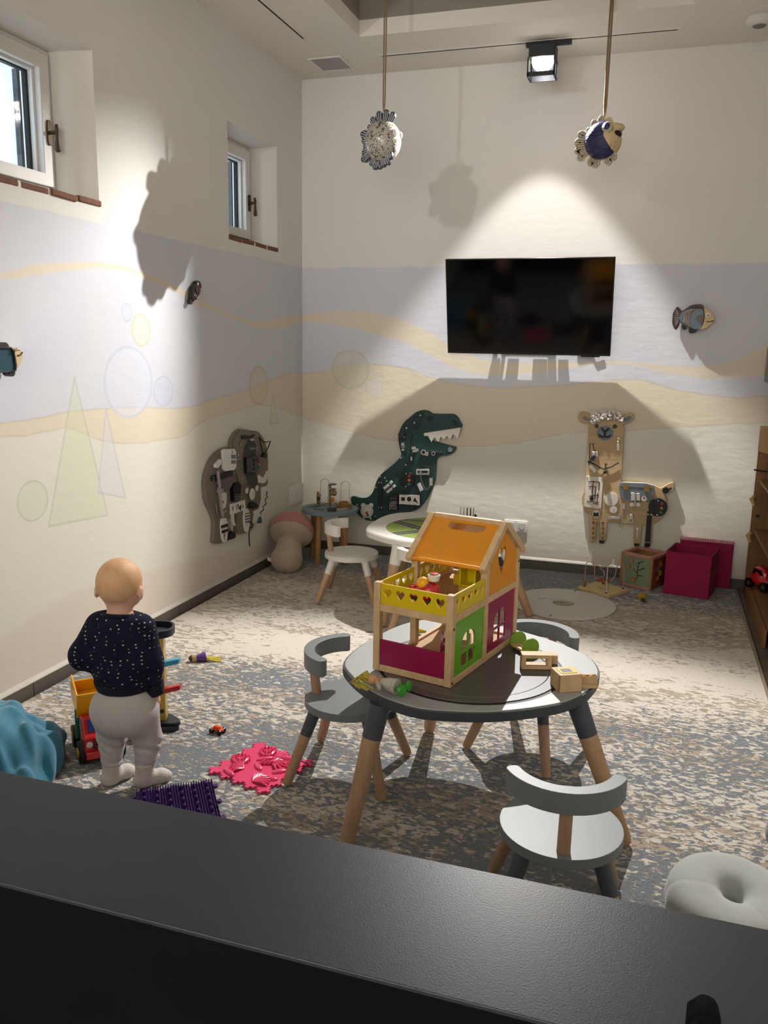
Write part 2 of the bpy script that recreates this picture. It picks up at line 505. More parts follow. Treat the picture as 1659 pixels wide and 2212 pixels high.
DINO = [['P','board','dino_green',0.004,0.03,[(0.764,0.904),(0.775,0.944),(0.803,0.996),(0.855,1.043),(0.895,1.075),(0.946,1.09),(0.987,1.082),(1.016,1.068),(1.084,1.068),(1.152,1.071),(1.186,1.06),(1.21,1.025),(1.223,0.979),(1.099,0.957),(0.985,0.932),(0.992,0.898),(1.016,0.874),(1.074,0.863),(1.148,0.847),(1.19,0.839),(1.184,0.813),(1.162,0.79),(1.122,0.774),(1.082,0.766),(1.057,0.747),(1.049,0.716),(1.048,0.648),(1.042,0.579),(1.02,0.515),(0.987,0.449),(0.942,0.388),(0.907,0.362),(0.836,0.333),(0.765,0.301),(0.681,0.274),(0.583,0.255),(0.521,0.258),(0.472,0.287),(0.437,0.326),(0.415,0.366),(0.402,0.401),(0.405,0.422),(0.427,0.429),(0.47,0.42),(0.519,0.424),(0.556,0.447),(0.58,0.484),(0.603,0.556),(0.638,0.61),(0.697,0.66),(0.756,0.716),(0.788,0.76),(0.778,0.803),(0.766,0.853)],[]],
 ['P','teeth','off_white',0.03,0.036,[(0.955,0.926),(0.977,0.931),(1.22,0.979),(1.221,0.965),(1.202,0.901),(1.168,0.932),(1.15,0.892),(1.123,0.916),(1.104,0.89),(1.078,0.908),(1.065,0.871),(1.032,0.902),(1.013,0.866),(0.986,0.909),(0.957,0.908)],[]],
 ['P','eye','black_matte',0.03,0.034,[(0.97,1.028),(0.979,1.047),(1.011,1.05),(1.021,1.036),(1.017,1.017),(0.983,1.016)],[]],
 ['P','nostril','black_matte',0.03,0.034,[(1.159,1.026),(1.17,1.034),(1.191,1.019),(1.199,1),(1.186,0.988),(1.172,0.999)],[]],
 ['C','gear','dino_dark',0.03,0.036,0.926,1.053,0.026,12,0],
 ['C','gear','dino_dark',0.03,0.036,0.884,0.998,0.048,18,0],
 ['C','gear','dino_dark',0.03,0.036,0.826,0.957,0.027,12,0],
 ['C','bolt','steel',0.036,0.04,0.926,1.053,0.006,0,0],
 ['C','bolt','steel',0.036,0.04,0.884,0.998,0.006,0,0],
 ['C','bolt','steel',0.036,0.04,0.826,0.957,0.007,0,0],
 ['C','knob','black_gloss',0.03,0.06,0.793,0.908,0.023,0,0],
 ['C','knob','black_gloss',0.03,0.05,0.809,0.884,0.012,0,0],
 ['P','latch','steel',0.03,0.04,[(0.789,0.851),(0.809,0.852),(0.81,0.827),(0.789,0.826)],[]],
 ['C','ring','steel',0.03,0.036,0.801,0.827,0.014,0,16],
 ['P','latch','steel',0.03,0.038,[(0.793,0.806),(0.811,0.807),(0.812,0.794),(0.793,0.793)],[]],
 ['T','cord','black_matte',0.045,0.003,[(0.843,0.911),(0.861,0.881),(0.866,0.836),(0.86,0.801),(0.869,0.768)]],
 ['T','cord','black_matte',0.045,0.003,[(0.867,0.912),(0.865,0.875),(0.863,0.835)]],
 ['P','key_toggle','black_matte',0.036,0.05,[(0.856,0.778),(0.882,0.78),(0.882,0.754),(0.857,0.753)],[]],
 ['P','key_toggle','steel',0.04,0.046,[(0.863,0.753),(0.875,0.754),(0.876,0.726),(0.864,0.725)],[]],
 ['P','latch','steel',0.03,0.042,[(0.866,0.825),(0.898,0.827),(0.898,0.806),(0.866,0.805)],[]],
 ['P','latch','steel',0.03,0.042,[(0.872,0.802),(0.91,0.804),(0.911,0.787),(0.873,0.785)],[]],
 ['P','latch','steel',0.042,0.05,[(0.895,0.815),(0.922,0.816),(0.922,0.798),(0.896,0.796)],[]],
 ['P','bag_strap','black_matte',0.03,0.04,[(0.943,0.795),(0.96,0.804),(1.093,0.801),(1.099,0.792),(1.09,0.781),(0.961,0.776),(0.946,0.781)],[]],
 ['C','ring','steel',0.035,0.042,0.957,0.79,0.02,0,24],
 ['C','ring','steel',0.035,0.042,1.03,0.785,0.015,0,19],
 ['P','clip','steel',0.04,0.05,[(0.969,0.793),(0.995,0.795),(0.996,0.766),(0.97,0.765)],[]],
 ['C','badge','dino_dark',0.03,0.033,1.15,0.82,0.026,0,0],
 ['C','badge_print','grey_mid',0.033,0.034,1.15,0.82,0.019,5,0],
 ['P','zigzag_plate','dino_dark',0.03,0.035,[(0.788,0.752),(0.815,0.736),(0.84,0.692),(0.816,0.679),(0.802,0.638),(0.758,0.638),(0.753,0.595),(0.705,0.597),(0.663,0.56),(0.626,0.598),(0.674,0.636),(0.721,0.673),(0.768,0.716)],[]],
 ['C','bolt','steel',0.035,0.039,0.788,0.74,0.006,0,0],
 ['C','bolt','steel',0.035,0.039,0.827,0.69,0.006,0,0],
 ['C','bolt','steel',0.035,0.039,0.632,0.594,0.006,0,0],
 ['C','bolt','steel',0.035,0.039,0.67,0.585,0.006,0,0],
 ['C','bolt','steel',0.035,0.039,0.681,0.564,0.006,0,0],
 ['C','bolt','steel',0.035,0.039,0.599,0.51,0.006,0,0],
 ['C','bolt','steel',0.035,0.039,0.598,0.294,0.006,0,0],
 ['P','painted_spike','dino_dark',0.03,0.032,[(0.885,0.632),(0.889,0.706),(0.901,0.72),(0.928,0.697),(0.946,0.67),(0.963,0.694),(0.991,0.718),(1.029,0.717),(1.028,0.641),(1.006,0.611),(0.912,0.605)],[]],
 ['P','slide_bolt','alu',0.032,0.042,[(0.905,0.666),(1.002,0.672),(1.004,0.63),(0.906,0.623)],[]],
 ['P','slide_slot','black_matte',0.042,0.044,[(0.918,0.654),(0.993,0.659),(0.993,0.642),(0.919,0.637)],[]],
 ['P','slide_pin','steel',0.044,0.056,[(0.935,0.652),(0.949,0.653),(0.95,0.633),(0.935,0.632)],[]],
 ['T','chain','steel',0.045,0.0025,[(0.942,0.635),(0.948,0.59),(0.967,0.546),(0.982,0.524),(0.997,0.522),(1.011,0.548)]],
 ['P','chain_plate','alu',0.032,0.04,[(1.006,0.605),(1.028,0.607),(1.03,0.553),(1.008,0.551)],[]],
 ['P','switch_tag','white_plastic',0.032,0.045,[(0.914,0.556),(0.937,0.569),(0.963,0.517),(0.942,0.501)],[]],
 ['C','light_panel','black_gloss',0.032,0.05,0.839,0.583,0.057,0,0],
 ['C','button','btn_red',0.05,0.057,0.858,0.613,0.01,0,0],
 ['C','button','btn_orange',0.05,0.057,0.859,0.583,0.01,0,0],
 ['C','button','btn_green',0.05,0.057,0.858,0.553,0.01,0,0],
 ['C','button','black_matte',0.05,0.057,0.809,0.61,0.01,0,0],
 ['C','button','black_matte',0.05,0.057,0.808,0.581,0.01,0,0],
 ['C','button','black_matte',0.05,0.057,0.81,0.552,0.01,0,0],
 ['C','bolt','steel',0.05,0.053,0.835,0.63,0.005,0,0],
 ['C','bolt','steel',0.05,0.053,0.834,0.535,0.005,0,0],
 ['P','zip_strap','black_matte',0.032,0.045,[(0.621,0.566),(0.652,0.568),(0.656,0.353),(0.624,0.351)],[]],
 ['C','bolt','steel',0.045,0.048,0.627,0.55,0.005,0,0],
 ['C','bolt','steel',0.045,0.048,0.646,0.551,0.005,0,0],
 ['C','bolt','steel',0.045,0.048,0.63,0.363,0.005,0,0],
 ['C','bolt','steel',0.045,0.048,0.65,0.365,0.006,0,0],
 ['P','cupboard_catch','white_plastic',0.032,0.048,[(0.658,0.513),(0.697,0.545),(0.709,0.531),(0.67,0.499)],[]],
 ['P','cupboard_catch','white_plastic',0.032,0.048,[(0.68,0.485),(0.721,0.52),(0.732,0.506),(0.695,0.473)],[]],
 ['P','cupboard_catch','white_plastic',0.032,0.048,[(0.704,0.554),(0.717,0.57),(0.732,0.559),(0.718,0.54)],[]],
 ['P','cupboard_catch','white_plastic',0.032,0.048,[(0.727,0.529),(0.743,0.542),(0.756,0.528),(0.739,0.514)],[]],
 ['T','catch_band','grey_mid',0.05,0.004,[(0.668,0.487),(0.733,0.547)]],
 ['P','painted_belly','dino_dark',0.03,0.0315,[(0.66,0.402),(0.677,0.438),(0.713,0.473),(0.761,0.497),(0.82,0.51),(0.88,0.505),(0.927,0.488),(0.952,0.458),(0.958,0.418),(0.913,0.368),(0.764,0.345),(0.679,0.339)],[]],
 ['P','calculator','black_gloss',0.032,0.052,[(0.707,0.455),(0.716,0.466),(0.764,0.469),(0.775,0.46),(0.777,0.352),(0.709,0.347)],[]],
 ['P','calculator_screen','screen_grey',0.052,0.0535,[(0.717,0.446),(0.762,0.449),(0.762,0.436),(0.717,0.432)],[]],
 ['P','key','key_blue',0.052,0.056,[(0.714,0.415),(0.721,0.415),(0.722,0.409),(0.714,0.409)],[]],
 ['P','key','white_plastic',0.052,0.056,[(0.729,0.416),(0.736,0.416),(0.736,0.41),(0.729,0.41)],[]],
 ['P','key','white_plastic',0.052,0.056,[(0.743,0.417),(0.75,0.417),(0.75,0.412),(0.743,0.411)],[]],
 ['P','key','white_plastic',0.052,0.056,[(0.757,0.418),(0.765,0.418),(0.765,0.413),(0.758,0.412)],[]],
 ['P','key','white_plastic',0.052,0.056,[(0.714,0.402),(0.722,0.402),(0.722,0.397),(0.715,0.396)],[]],
 ['P','key','white_plastic',0.052,0.056,[(0.729,0.403),(0.736,0.403),(0.736,0.398),(0.729,0.397)],[]],
 ['P','key','white_plastic',0.052,0.056,[(0.743,0.404),(0.751,0.405),(0.751,0.399),(0.743,0.398)],[]],
 ['P','key','white_plastic',0.052,0.056,[(0.758,0.405),(0.765,0.406),(0.765,0.4),(0.758,0.399)],[]],
 ['P','key','white_plastic',0.052,0.056,[(0.715,0.389),(0.722,0.389),(0.722,0.384),(0.715,0.383)],[]],
 ['P','key','white_plastic',0.052,0.056,[(0.729,0.39),(0.736,0.391),(0.736,0.385),(0.729,0.384)],[]],
 ['P','key','white_plastic',0.052,0.056,[(0.744,0.391),(0.751,0.392),(0.751,0.386),(0.744,0.385)],[]],
 ['P','key','key_blue',0.052,0.056,[(0.758,0.392),(0.765,0.393),(0.765,0.387),(0.758,0.386)],[]],
 ['P','key','white_plastic',0.052,0.056,[(0.715,0.376),(0.722,0.377),(0.722,0.371),(0.715,0.37)],[]],
 ['P','key','white_plastic',0.052,0.056,[(0.729,0.377),(0.737,0.378),(0.737,0.372),(0.73,0.371)],[]],
 ['P','key','key_blue',0.052,0.056,[(0.744,0.378),(0.751,0.379),(0.751,0.373),(0.744,0.372)],[]],
 ['P','key','white_plastic',0.052,0.056,[(0.758,0.379),(0.765,0.38),(0.766,0.374),(0.758,0.374)],[]],
 ['P','key','white_plastic',0.052,0.056,[(0.715,0.363),(0.722,0.364),(0.723,0.358),(0.715,0.357)],[]],
 ['P','key','key_blue',0.052,0.056,[(0.73,0.364),(0.737,0.365),(0.737,0.359),(0.73,0.358)],[]],
 ['P','key','white_plastic',0.052,0.056,[(0.744,0.365),(0.751,0.366),(0.751,0.36),(0.744,0.36)],[]],
 ['P','key','white_plastic',0.052,0.056,[(0.759,0.366),(0.766,0.367),(0.766,0.361),(0.759,0.361)],[]],
 ['P','shape_plate','off_white',0.032,0.045,[(0.784,0.47),(0.936,0.476),(0.937,0.402),(0.784,0.401)],[[(0.797,0.452),(0.827,0.454),(0.828,0.425),(0.798,0.423)],[(0.876,0.442),(0.875,0.435),(0.871,0.429),(0.866,0.424),(0.859,0.422),(0.852,0.423),(0.846,0.427),(0.842,0.433),(0.841,0.44),(0.842,0.447),(0.846,0.453),(0.851,0.458),(0.858,0.46),(0.865,0.459),(0.871,0.455),(0.875,0.449)],[(0.903,0.459),(0.922,0.427),(0.885,0.426)]]],
 ['T','cord','black_matte',0.05,0.002,[(0.813,0.405),(0.817,0.384)]],
 ['T','cord','black_matte',0.05,0.002,[(0.858,0.405),(0.86,0.385)]],
 ['T','cord','black_matte',0.05,0.002,[(0.903,0.407),(0.903,0.385)]],
 ['C','clock_face','off_white',0.032,0.042,0.534,0.326,0.049,0,0],
 ['C','clock_bell','off_white',0.032,0.04,0.503,0.368,0.017,0,0],
 ['C','clock_bell','off_white',0.032,0.04,0.566,0.373,0.017,0,0],
 ['P','clock_foot','off_white',0.032,0.04,[(0.506,0.281),(0.518,0.276),(0.509,0.263),(0.5,0.265)],[]],
 ['P','clock_foot','off_white',0.032,0.04,[(0.555,0.279),(0.565,0.284),(0.569,0.269),(0.561,0.265)],[]],
 ['P','clock_hand','black_matte',0.042,0.046,[(0.528,0.321),(0.539,0.328),(0.549,0.293),(0.54,0.289)],[]],
 ['C','clock_hand_ring','tan_wood',0.046,0.049,0.534,0.314,0.01,0,0],
 ['C','clock_mark','grey_mid',0.042,0.043,0.534,0.365,0.004,0,0],
 ['C','clock_mark','grey_mid',0.042,0.043,0.554,0.361,0.004,0,0],
 ['C','clock_mark','grey_mid',0.042,0.043,0.569,0.348,0.004,0,0],
 ['C','clock_mark','grey_mid',0.042,0.043,0.575,0.329,0.004,0,0],
 ['C','clock_mark','grey_mid',0.042,0.043,0.569,0.309,0.004,0,0],
 ['C','clock_mark','grey_mid',0.042,0.043,0.555,0.293,0.004,0,0],
 ['C','clock_mark','grey_mid',0.042,0.043,0.535,0.287,0.004,0,0],
 ['C','clock_mark','grey_mid',0.042,0.043,0.514,0.29,0.004,0,0],
 ['C','clock_mark','grey_mid',0.042,0.043,0.499,0.303,0.004,0,0],
 ['C','clock_mark','grey_mid',0.042,0.043,0.493,0.323,0.004,0,0],
 ['C','clock_mark','grey_mid',0.042,0.043,0.499,0.343,0.003,0,0],
 ['C','clock_mark','grey_mid',0.042,0.043,0.513,0.358,0.004,0,0],
 ['C','cabinet_knob','alu',0.032,0.045,0.457,0.339,0.015,0,15],
 ['P','cabinet_catch','alu',0.032,0.04,[(0.446,0.374),(0.463,0.375),(0.463,0.361),(0.446,0.359)],[]]]
ELE = [['P','board','elephant_grey',0.004,0.03,[(-1.502,0.702),(-1.495,0.757),(-1.456,0.817),(-1.398,0.866),(-1.311,0.898),(-1.232,0.906),(-1.182,0.905),(-1.165,0.945),(-1.118,0.982),(-1.054,1.001),(-0.99,0.997),(-0.926,0.979),(-0.848,0.974),(-0.779,0.953),(-0.722,0.905),(-0.676,0.842),(-0.66,0.755),(-0.666,0.648),(-0.676,0.59),(-0.754,0.585),(-0.773,0.556),(-0.768,0.502),(-0.805,0.449),(-0.863,0.433),(-0.898,0.429),(-0.906,0.346),(-0.935,0.32),(-1.046,0.328),(-1.12,0.348),(-1.117,0.45),(-1.204,0.486),(-1.212,0.408),(-1.178,0.355),(-1.179,0.33),(-1.256,0.321),(-1.355,0.328),(-1.412,0.346),(-1.416,0.376),(-1.403,0.437),(-1.41,0.496),(-1.45,0.556),(-1.492,0.625)],[]],
 ['P','ear_panel','elephant_grey',0.03,0.04,[(-1.162,0.896),(-1.145,0.948),(-1.065,0.999),(-0.98,0.994),(-0.926,0.976),(-0.894,0.917),(-0.851,0.841),(-0.848,0.757),(-0.873,0.677),(-0.847,0.616),(-0.926,0.623),(-0.991,0.653),(-1.078,0.646),(-1.117,0.712),(-1.155,0.797)],[]],
 ['P','trunk_plate','off_white',0.03,0.038,[(-0.778,0.586),(-0.658,0.579),(-0.659,0.511),(-0.692,0.44),(-0.759,0.392),(-0.831,0.363),(-0.905,0.37),(-0.887,0.427),(-0.903,0.446),(-0.817,0.446),(-0.774,0.503)],[]],
 ['T','slider_groove','black_matte',0.039,0.004,[(-0.707,0.548),(-0.689,0.537),(-0.713,0.533),(-0.696,0.509),(-0.732,0.496),(-0.715,0.466),(-0.763,0.453),(-0.758,0.43),(-0.806,0.42),(-0.794,0.405)]],
 ['P','tusk','off_white',0.03,0.04,[(-0.844,0.636),(-0.839,0.672),(-0.81,0.676),(-0.764,0.651),(-0.716,0.666),(-0.692,0.689),(-0.686,0.651),(-0.717,0.617),(-0.765,0.613),(-0.812,0.624)],[]],
 ['P','ear_patch','grey_dark',0.04,0.044,[(-1.046,0.783),(-1.044,0.848),(-1.015,0.895),(-0.961,0.917),(-0.906,0.911),(-0.867,0.884),(-0.875,0.812),(-0.878,0.714),(-0.846,0.652),(-0.864,0.618),(-0.926,0.62),(-0.98,0.657),(-1.022,0.719)],[]],
 ['P','light_panel','black_gloss',0.044,0.065,[(-1.043,0.722),(-1.039,0.822),(-0.897,0.815),(-0.864,0.796),(-0.848,0.762),(-0.866,0.718),(-0.89,0.706)],[]],
 ['C','button','btn_red',0.065,0.07,-0.873,0.787,0.009,0,0],
 ['C','button','btn_orange',0.065,0.07,-0.871,0.758,0.009,0,0],
 ['C','button','btn_green',0.065,0.07,-0.875,0.732,0.009,0,0],
 ['C','button','black_matte',0.065,0.07,-0.937,0.792,0.009,0,0],
 ['C','button','black_matte',0.065,0.07,-0.933,0.76,0.009,0,0],
 ['C','button','black_matte',0.065,0.07,-0.939,0.736,0.009,0,0],
 ['T','wire_spring','steel',0.05,0.003,[(-0.984,0.869),(-0.962,0.876),(-0.951,0.862),(-0.929,0.873),(-0.918,0.859),(-0.896,0.869),(-0.879,0.859),(-0.851,0.867)]],
 ['P','instruction_plate','white_plastic',0.03,0.045,[(-1.313,0.898),(-1.286,0.904),(-1.162,0.891),(-1.14,0.869),(-1.144,0.776),(-1.167,0.759),(-1.287,0.768),(-1.311,0.788)],[]],
 ['P','printed_lines','grey_mid',0.045,0.046,[(-1.212,0.86),(-1.151,0.853),(-1.152,0.828),(-1.213,0.836)],[]],
 ['P','printed_lines','grey_mid',0.045,0.046,[(-1.21,0.826),(-1.153,0.819),(-1.153,0.797),(-1.211,0.804)],[]],
 ['C','printed_mark','btn_red',0.045,0.046,-1.196,0.88,0.006,0,0],
 ['P','printed_lines','mark_red',0.045,0.046,[(-1.208,0.871),(-1.178,0.867),(-1.178,0.864),(-1.209,0.867)],[]],
 ['P','switch_tag','white_plastic',0.03,0.045,[(-1.407,0.825),(-1.351,0.851),(-1.323,0.84),(-1.328,0.824),(-1.372,0.799),(-1.405,0.805)],[]],
 ['P','cloth_strap','black_matte',0.03,0.042,[(-1.445,0.759),(-1.336,0.758),(-1.172,0.757),(-1.17,0.73),(-1.318,0.731),(-1.446,0.729)],[]],
 ['C','bolt','steel',0.042,0.046,-1.431,0.75,0.004,0,0],
 ['C','bolt','steel',0.042,0.046,-1.432,0.736,0.004,0,0],
 ['C','bolt','steel',0.042,0.046,-1.183,0.75,0.004,0,0],
 ['C','bolt','steel',0.042,0.046,-1.181,0.737,0.004,0,0],
 ['P','pocket','grey_cloth',0.03,0.05,[(-1.395,0.719),(-1.169,0.72),(-1.201,0.68),(-1.263,0.64),(-1.312,0.643),(-1.349,0.678)],[]],
 ['T','knotted_rope','grey_rope',0.055,0.01,[(-1.397,0.785),(-1.394,0.747),(-1.381,0.707),(-1.383,0.669),(-1.378,0.635),(-1.368,0.585),(-1.36,0.535),(-1.347,0.499)]],
 ['C','rope_knot','grey_rope',0.045,0.075,-1.383,0.664,0.015,0,0],
 ['P','phone','black_gloss',0.03,0.06,[(-1.212,0.657),(-1.186,0.678),(-1.129,0.676),(-1.109,0.656),(-1.128,0.563),(-1.154,0.555),(-1.205,0.567)],[]],
 ['P','key','grey_mid',0.06,0.063,[(-1.193,0.612),(-1.181,0.61),(-1.181,0.604),(-1.194,0.606)],[]],
 ['P','key','grey_mid',0.06,0.063,[(-1.171,0.608),(-1.159,0.606),(-1.159,0.6),(-1.171,0.602)],[]],
 ['P','key','grey_mid',0.06,0.063,[(-1.148,0.604),(-1.136,0.602),(-1.136,0.596),(-1.149,0.598)],[]],
 ['P','key','grey_mid',0.06,0.063,[(-1.194,0.6),(-1.182,0.598),(-1.182,0.592),(-1.194,0.594)],[]],
 ['P','key','grey_mid',0.06,0.063,[(-1.171,0.596),(-1.159,0.594),(-1.159,0.588),(-1.172,0.59)],[]],
 ['P','key','grey_mid',0.06,0.063,[(-1.149,0.592),(-1.136,0.59),(-1.137,0.584),(-1.149,0.586)],[]],
 ['P','key','grey_mid',0.06,0.063,[(-1.194,0.588),(-1.182,0.586),(-1.182,0.58),(-1.195,0.582)],[]],
 ['P','key','grey_mid',0.06,0.063,[(-1.172,0.584),(-1.16,0.582),(-1.16,0.576),(-1.172,0.578)],[]],
 ['P','key','grey_mid',0.06,0.063,[(-1.149,0.581),(-1.137,0.578),(-1.137,0.572),(-1.15,0.575)],[]],
 ['P','key','grey_mid',0.06,0.063,[(-1.195,0.576),(-1.183,0.574),(-1.183,0.568),(-1.195,0.57)],[]],
 ['P','key','grey_mid',0.06,0.063,[(-1.172,0.572),(-1.16,0.57),(-1.16,0.564),(-1.173,0.566)],[]],
 ['P','key','grey_mid',0.06,0.063,[(-1.15,0.569),(-1.137,0.566),(-1.138,0.56),(-1.15,0.563)],[]],
 ['P','clock_face','off_white',0.03,0.04,[(-1.355,0.65),(-1.321,0.652),(-1.278,0.635),(-1.267,0.597),(-1.281,0.55),(-1.307,0.538),(-1.336,0.548),(-1.343,0.59)],[]],
 ['C','clock_hand','tan_wood',0.04,0.045,-1.32,0.581,0.009,0,0],
 ['C','gear','off_white',0.045,0.052,-0.939,0.568,0.038,18,0],
 ['C','gear','off_white',0.045,0.052,-1.013,0.603,0.018,12,0],
 ['C','gear','off_white',0.045,0.052,-0.87,0.598,0.019,12,0],
 ['C','bolt','steel',0.052,0.055,-0.939,0.568,0.005,0,0],
 ['C','bolt','steel',0.052,0.055,-1.013,0.603,0.004,0,0],
 ['P','rubber_piece','black_matte',0.03,0.06,[(-0.974,0.511),(-0.929,0.516),(-0.885,0.495),(-0.874,0.472),(-0.931,0.472),(-0.975,0.49)],[]],
 ['P','shape_plate','off_white',0.03,0.04,[(-1.218,0.551),(-1.025,0.545),(-1.014,0.477),(-1.219,0.482)],[[(-1.191,0.532),(-1.176,0.531),(-1.168,0.518),(-1.177,0.502),(-1.193,0.502),(-1.202,0.519)],[(-1.145,0.531),(-1.124,0.53),(-1.123,0.499),(-1.144,0.5)],[(-1.05,0.532),(-1.035,0.496),(-1.067,0.497)]]],
 ['T','cord','black_matte',0.045,0.003,[(-1.134,0.534),(-1.115,0.5),(-1.093,0.522),(-1.099,0.487)]],
 ['P','lacing_shoe','off_white',0.03,0.045,[(-1.03,0.48),(-0.997,0.479),(-0.97,0.448),(-0.969,0.39),(-0.98,0.34),(-1.008,0.327),(-1.032,0.351),(-1.043,0.425)],[]],
 ['T','shoe_lace','black_matte',0.048,0.003,[(-1.041,0.456),(-0.976,0.45)]],
 ['T','shoe_lace','black_matte',0.048,0.003,[(-1.042,0.438),(-0.977,0.432)]],
 ['T','shoe_lace','black_matte',0.048,0.003,[(-1.043,0.42),(-0.977,0.414)]],
 ['T','shoe_lace','black_matte',0.048,0.003,[(-1.043,0.402),(-0.978,0.396)]],
 ['T','cord','black_matte',0.05,0.004,[(-0.989,0.394),(-0.934,0.362),(-0.946,0.344),(-0.979,0.361),(-0.997,0.312),(-0.993,0.259),(-0.989,0.229)]],
 ['P','lacing_shoe','off_white',0.03,0.045,[(-1.339,0.473),(-1.309,0.479),(-1.278,0.461),(-1.272,0.38),(-1.286,0.333),(-1.311,0.326),(-1.334,0.353),(-1.346,0.415)],[[(-1.323,0.386),(-1.303,0.389),(-1.289,0.374),(-1.295,0.345),(-1.31,0.338),(-1.324,0.359)]]],
 ['P','buckle_strap','black_matte',0.045,0.05,[(-1.36,0.442),(-1.281,0.439),(-1.272,0.42),(-1.356,0.424)],[]],
 ['P','buckle_strap','black_matte',0.045,0.05,[(-1.351,0.409),(-1.275,0.405),(-1.271,0.39),(-1.35,0.391)],[]],
 ['P','latch','steel',0.03,0.04,[(-1.261,0.447),(-1.24,0.458),(-1.219,0.439),(-1.22,0.404),(-1.243,0.399),(-1.26,0.412)],[]],
 ['P','latch','off_white',0.03,0.036,[(-1.2,0.486),(-1.168,0.485),(-1.169,0.435),(-1.15,0.395),(-1.181,0.409),(-1.202,0.436)],[]],
 ['P','wheel_toggle','black_matte',0.03,0.05,[(-1.255,0.356),(-1.223,0.38),(-1.183,0.361),(-1.174,0.329),(-1.215,0.328),(-1.251,0.33)],[]],
 ['T','carabiner','steel',0.045,0.004,[(-1.415,0.588),(-1.407,0.563),(-1.404,0.533),(-1.386,0.511),(-1.347,0.513),(-1.288,0.522)]],
 ['P','buckle','black_matte',0.03,0.05,[(-1.066,0.965),(-0.927,0.951),(-0.887,0.955),(-0.927,0.933),(-1.067,0.942)],[]],
 ['P','buckle','steel',0.05,0.056,[(-0.982,0.936),(-0.916,0.932),(-0.916,0.92),(-0.96,0.919)],[]],
 ['C','latch','steel',0.04,0.048,-1.084,0.912,0.008,0,0],
 ['C','latch','steel',0.04,0.048,-1.059,0.867,0.008,0,0],
 ['C','latch','steel',0.04,0.048,-1.123,0.847,0.008,0,0],
 ['C','latch','steel',0.04,0.048,-1.103,0.82,0.008,0,0],
 ['C','latch','steel',0.04,0.048,-1.078,0.769,0.008,0,0],
 ['C','latch','steel',0.04,0.048,-1.065,0.697,0.008,0,0],
 ['P','latch','steel',0.04,0.05,[(-1.144,0.825),(-1.082,0.827),(-1.082,0.82),(-1.144,0.818)],[]],
 ['T','toy_glasses','black_matte',0.06,0.004,[(-0.854,0.936),(-0.817,0.858),(-0.789,0.807),(-0.723,0.847),(-0.681,0.89),(-0.734,0.891),(-0.781,0.893),(-0.815,0.912),(-0.854,0.936)]],
 ['P','clip','black_matte',0.05,0.075,[(-0.824,0.801),(-0.789,0.828),(-0.762,0.81),(-0.77,0.787)],[]],
 ['P','tassel','tassel_teal',0.03,0.05,[(-0.854,0.368),(-0.824,0.397),(-0.807,0.385),(-0.802,0.352),(-0.831,0.351)],[]]]
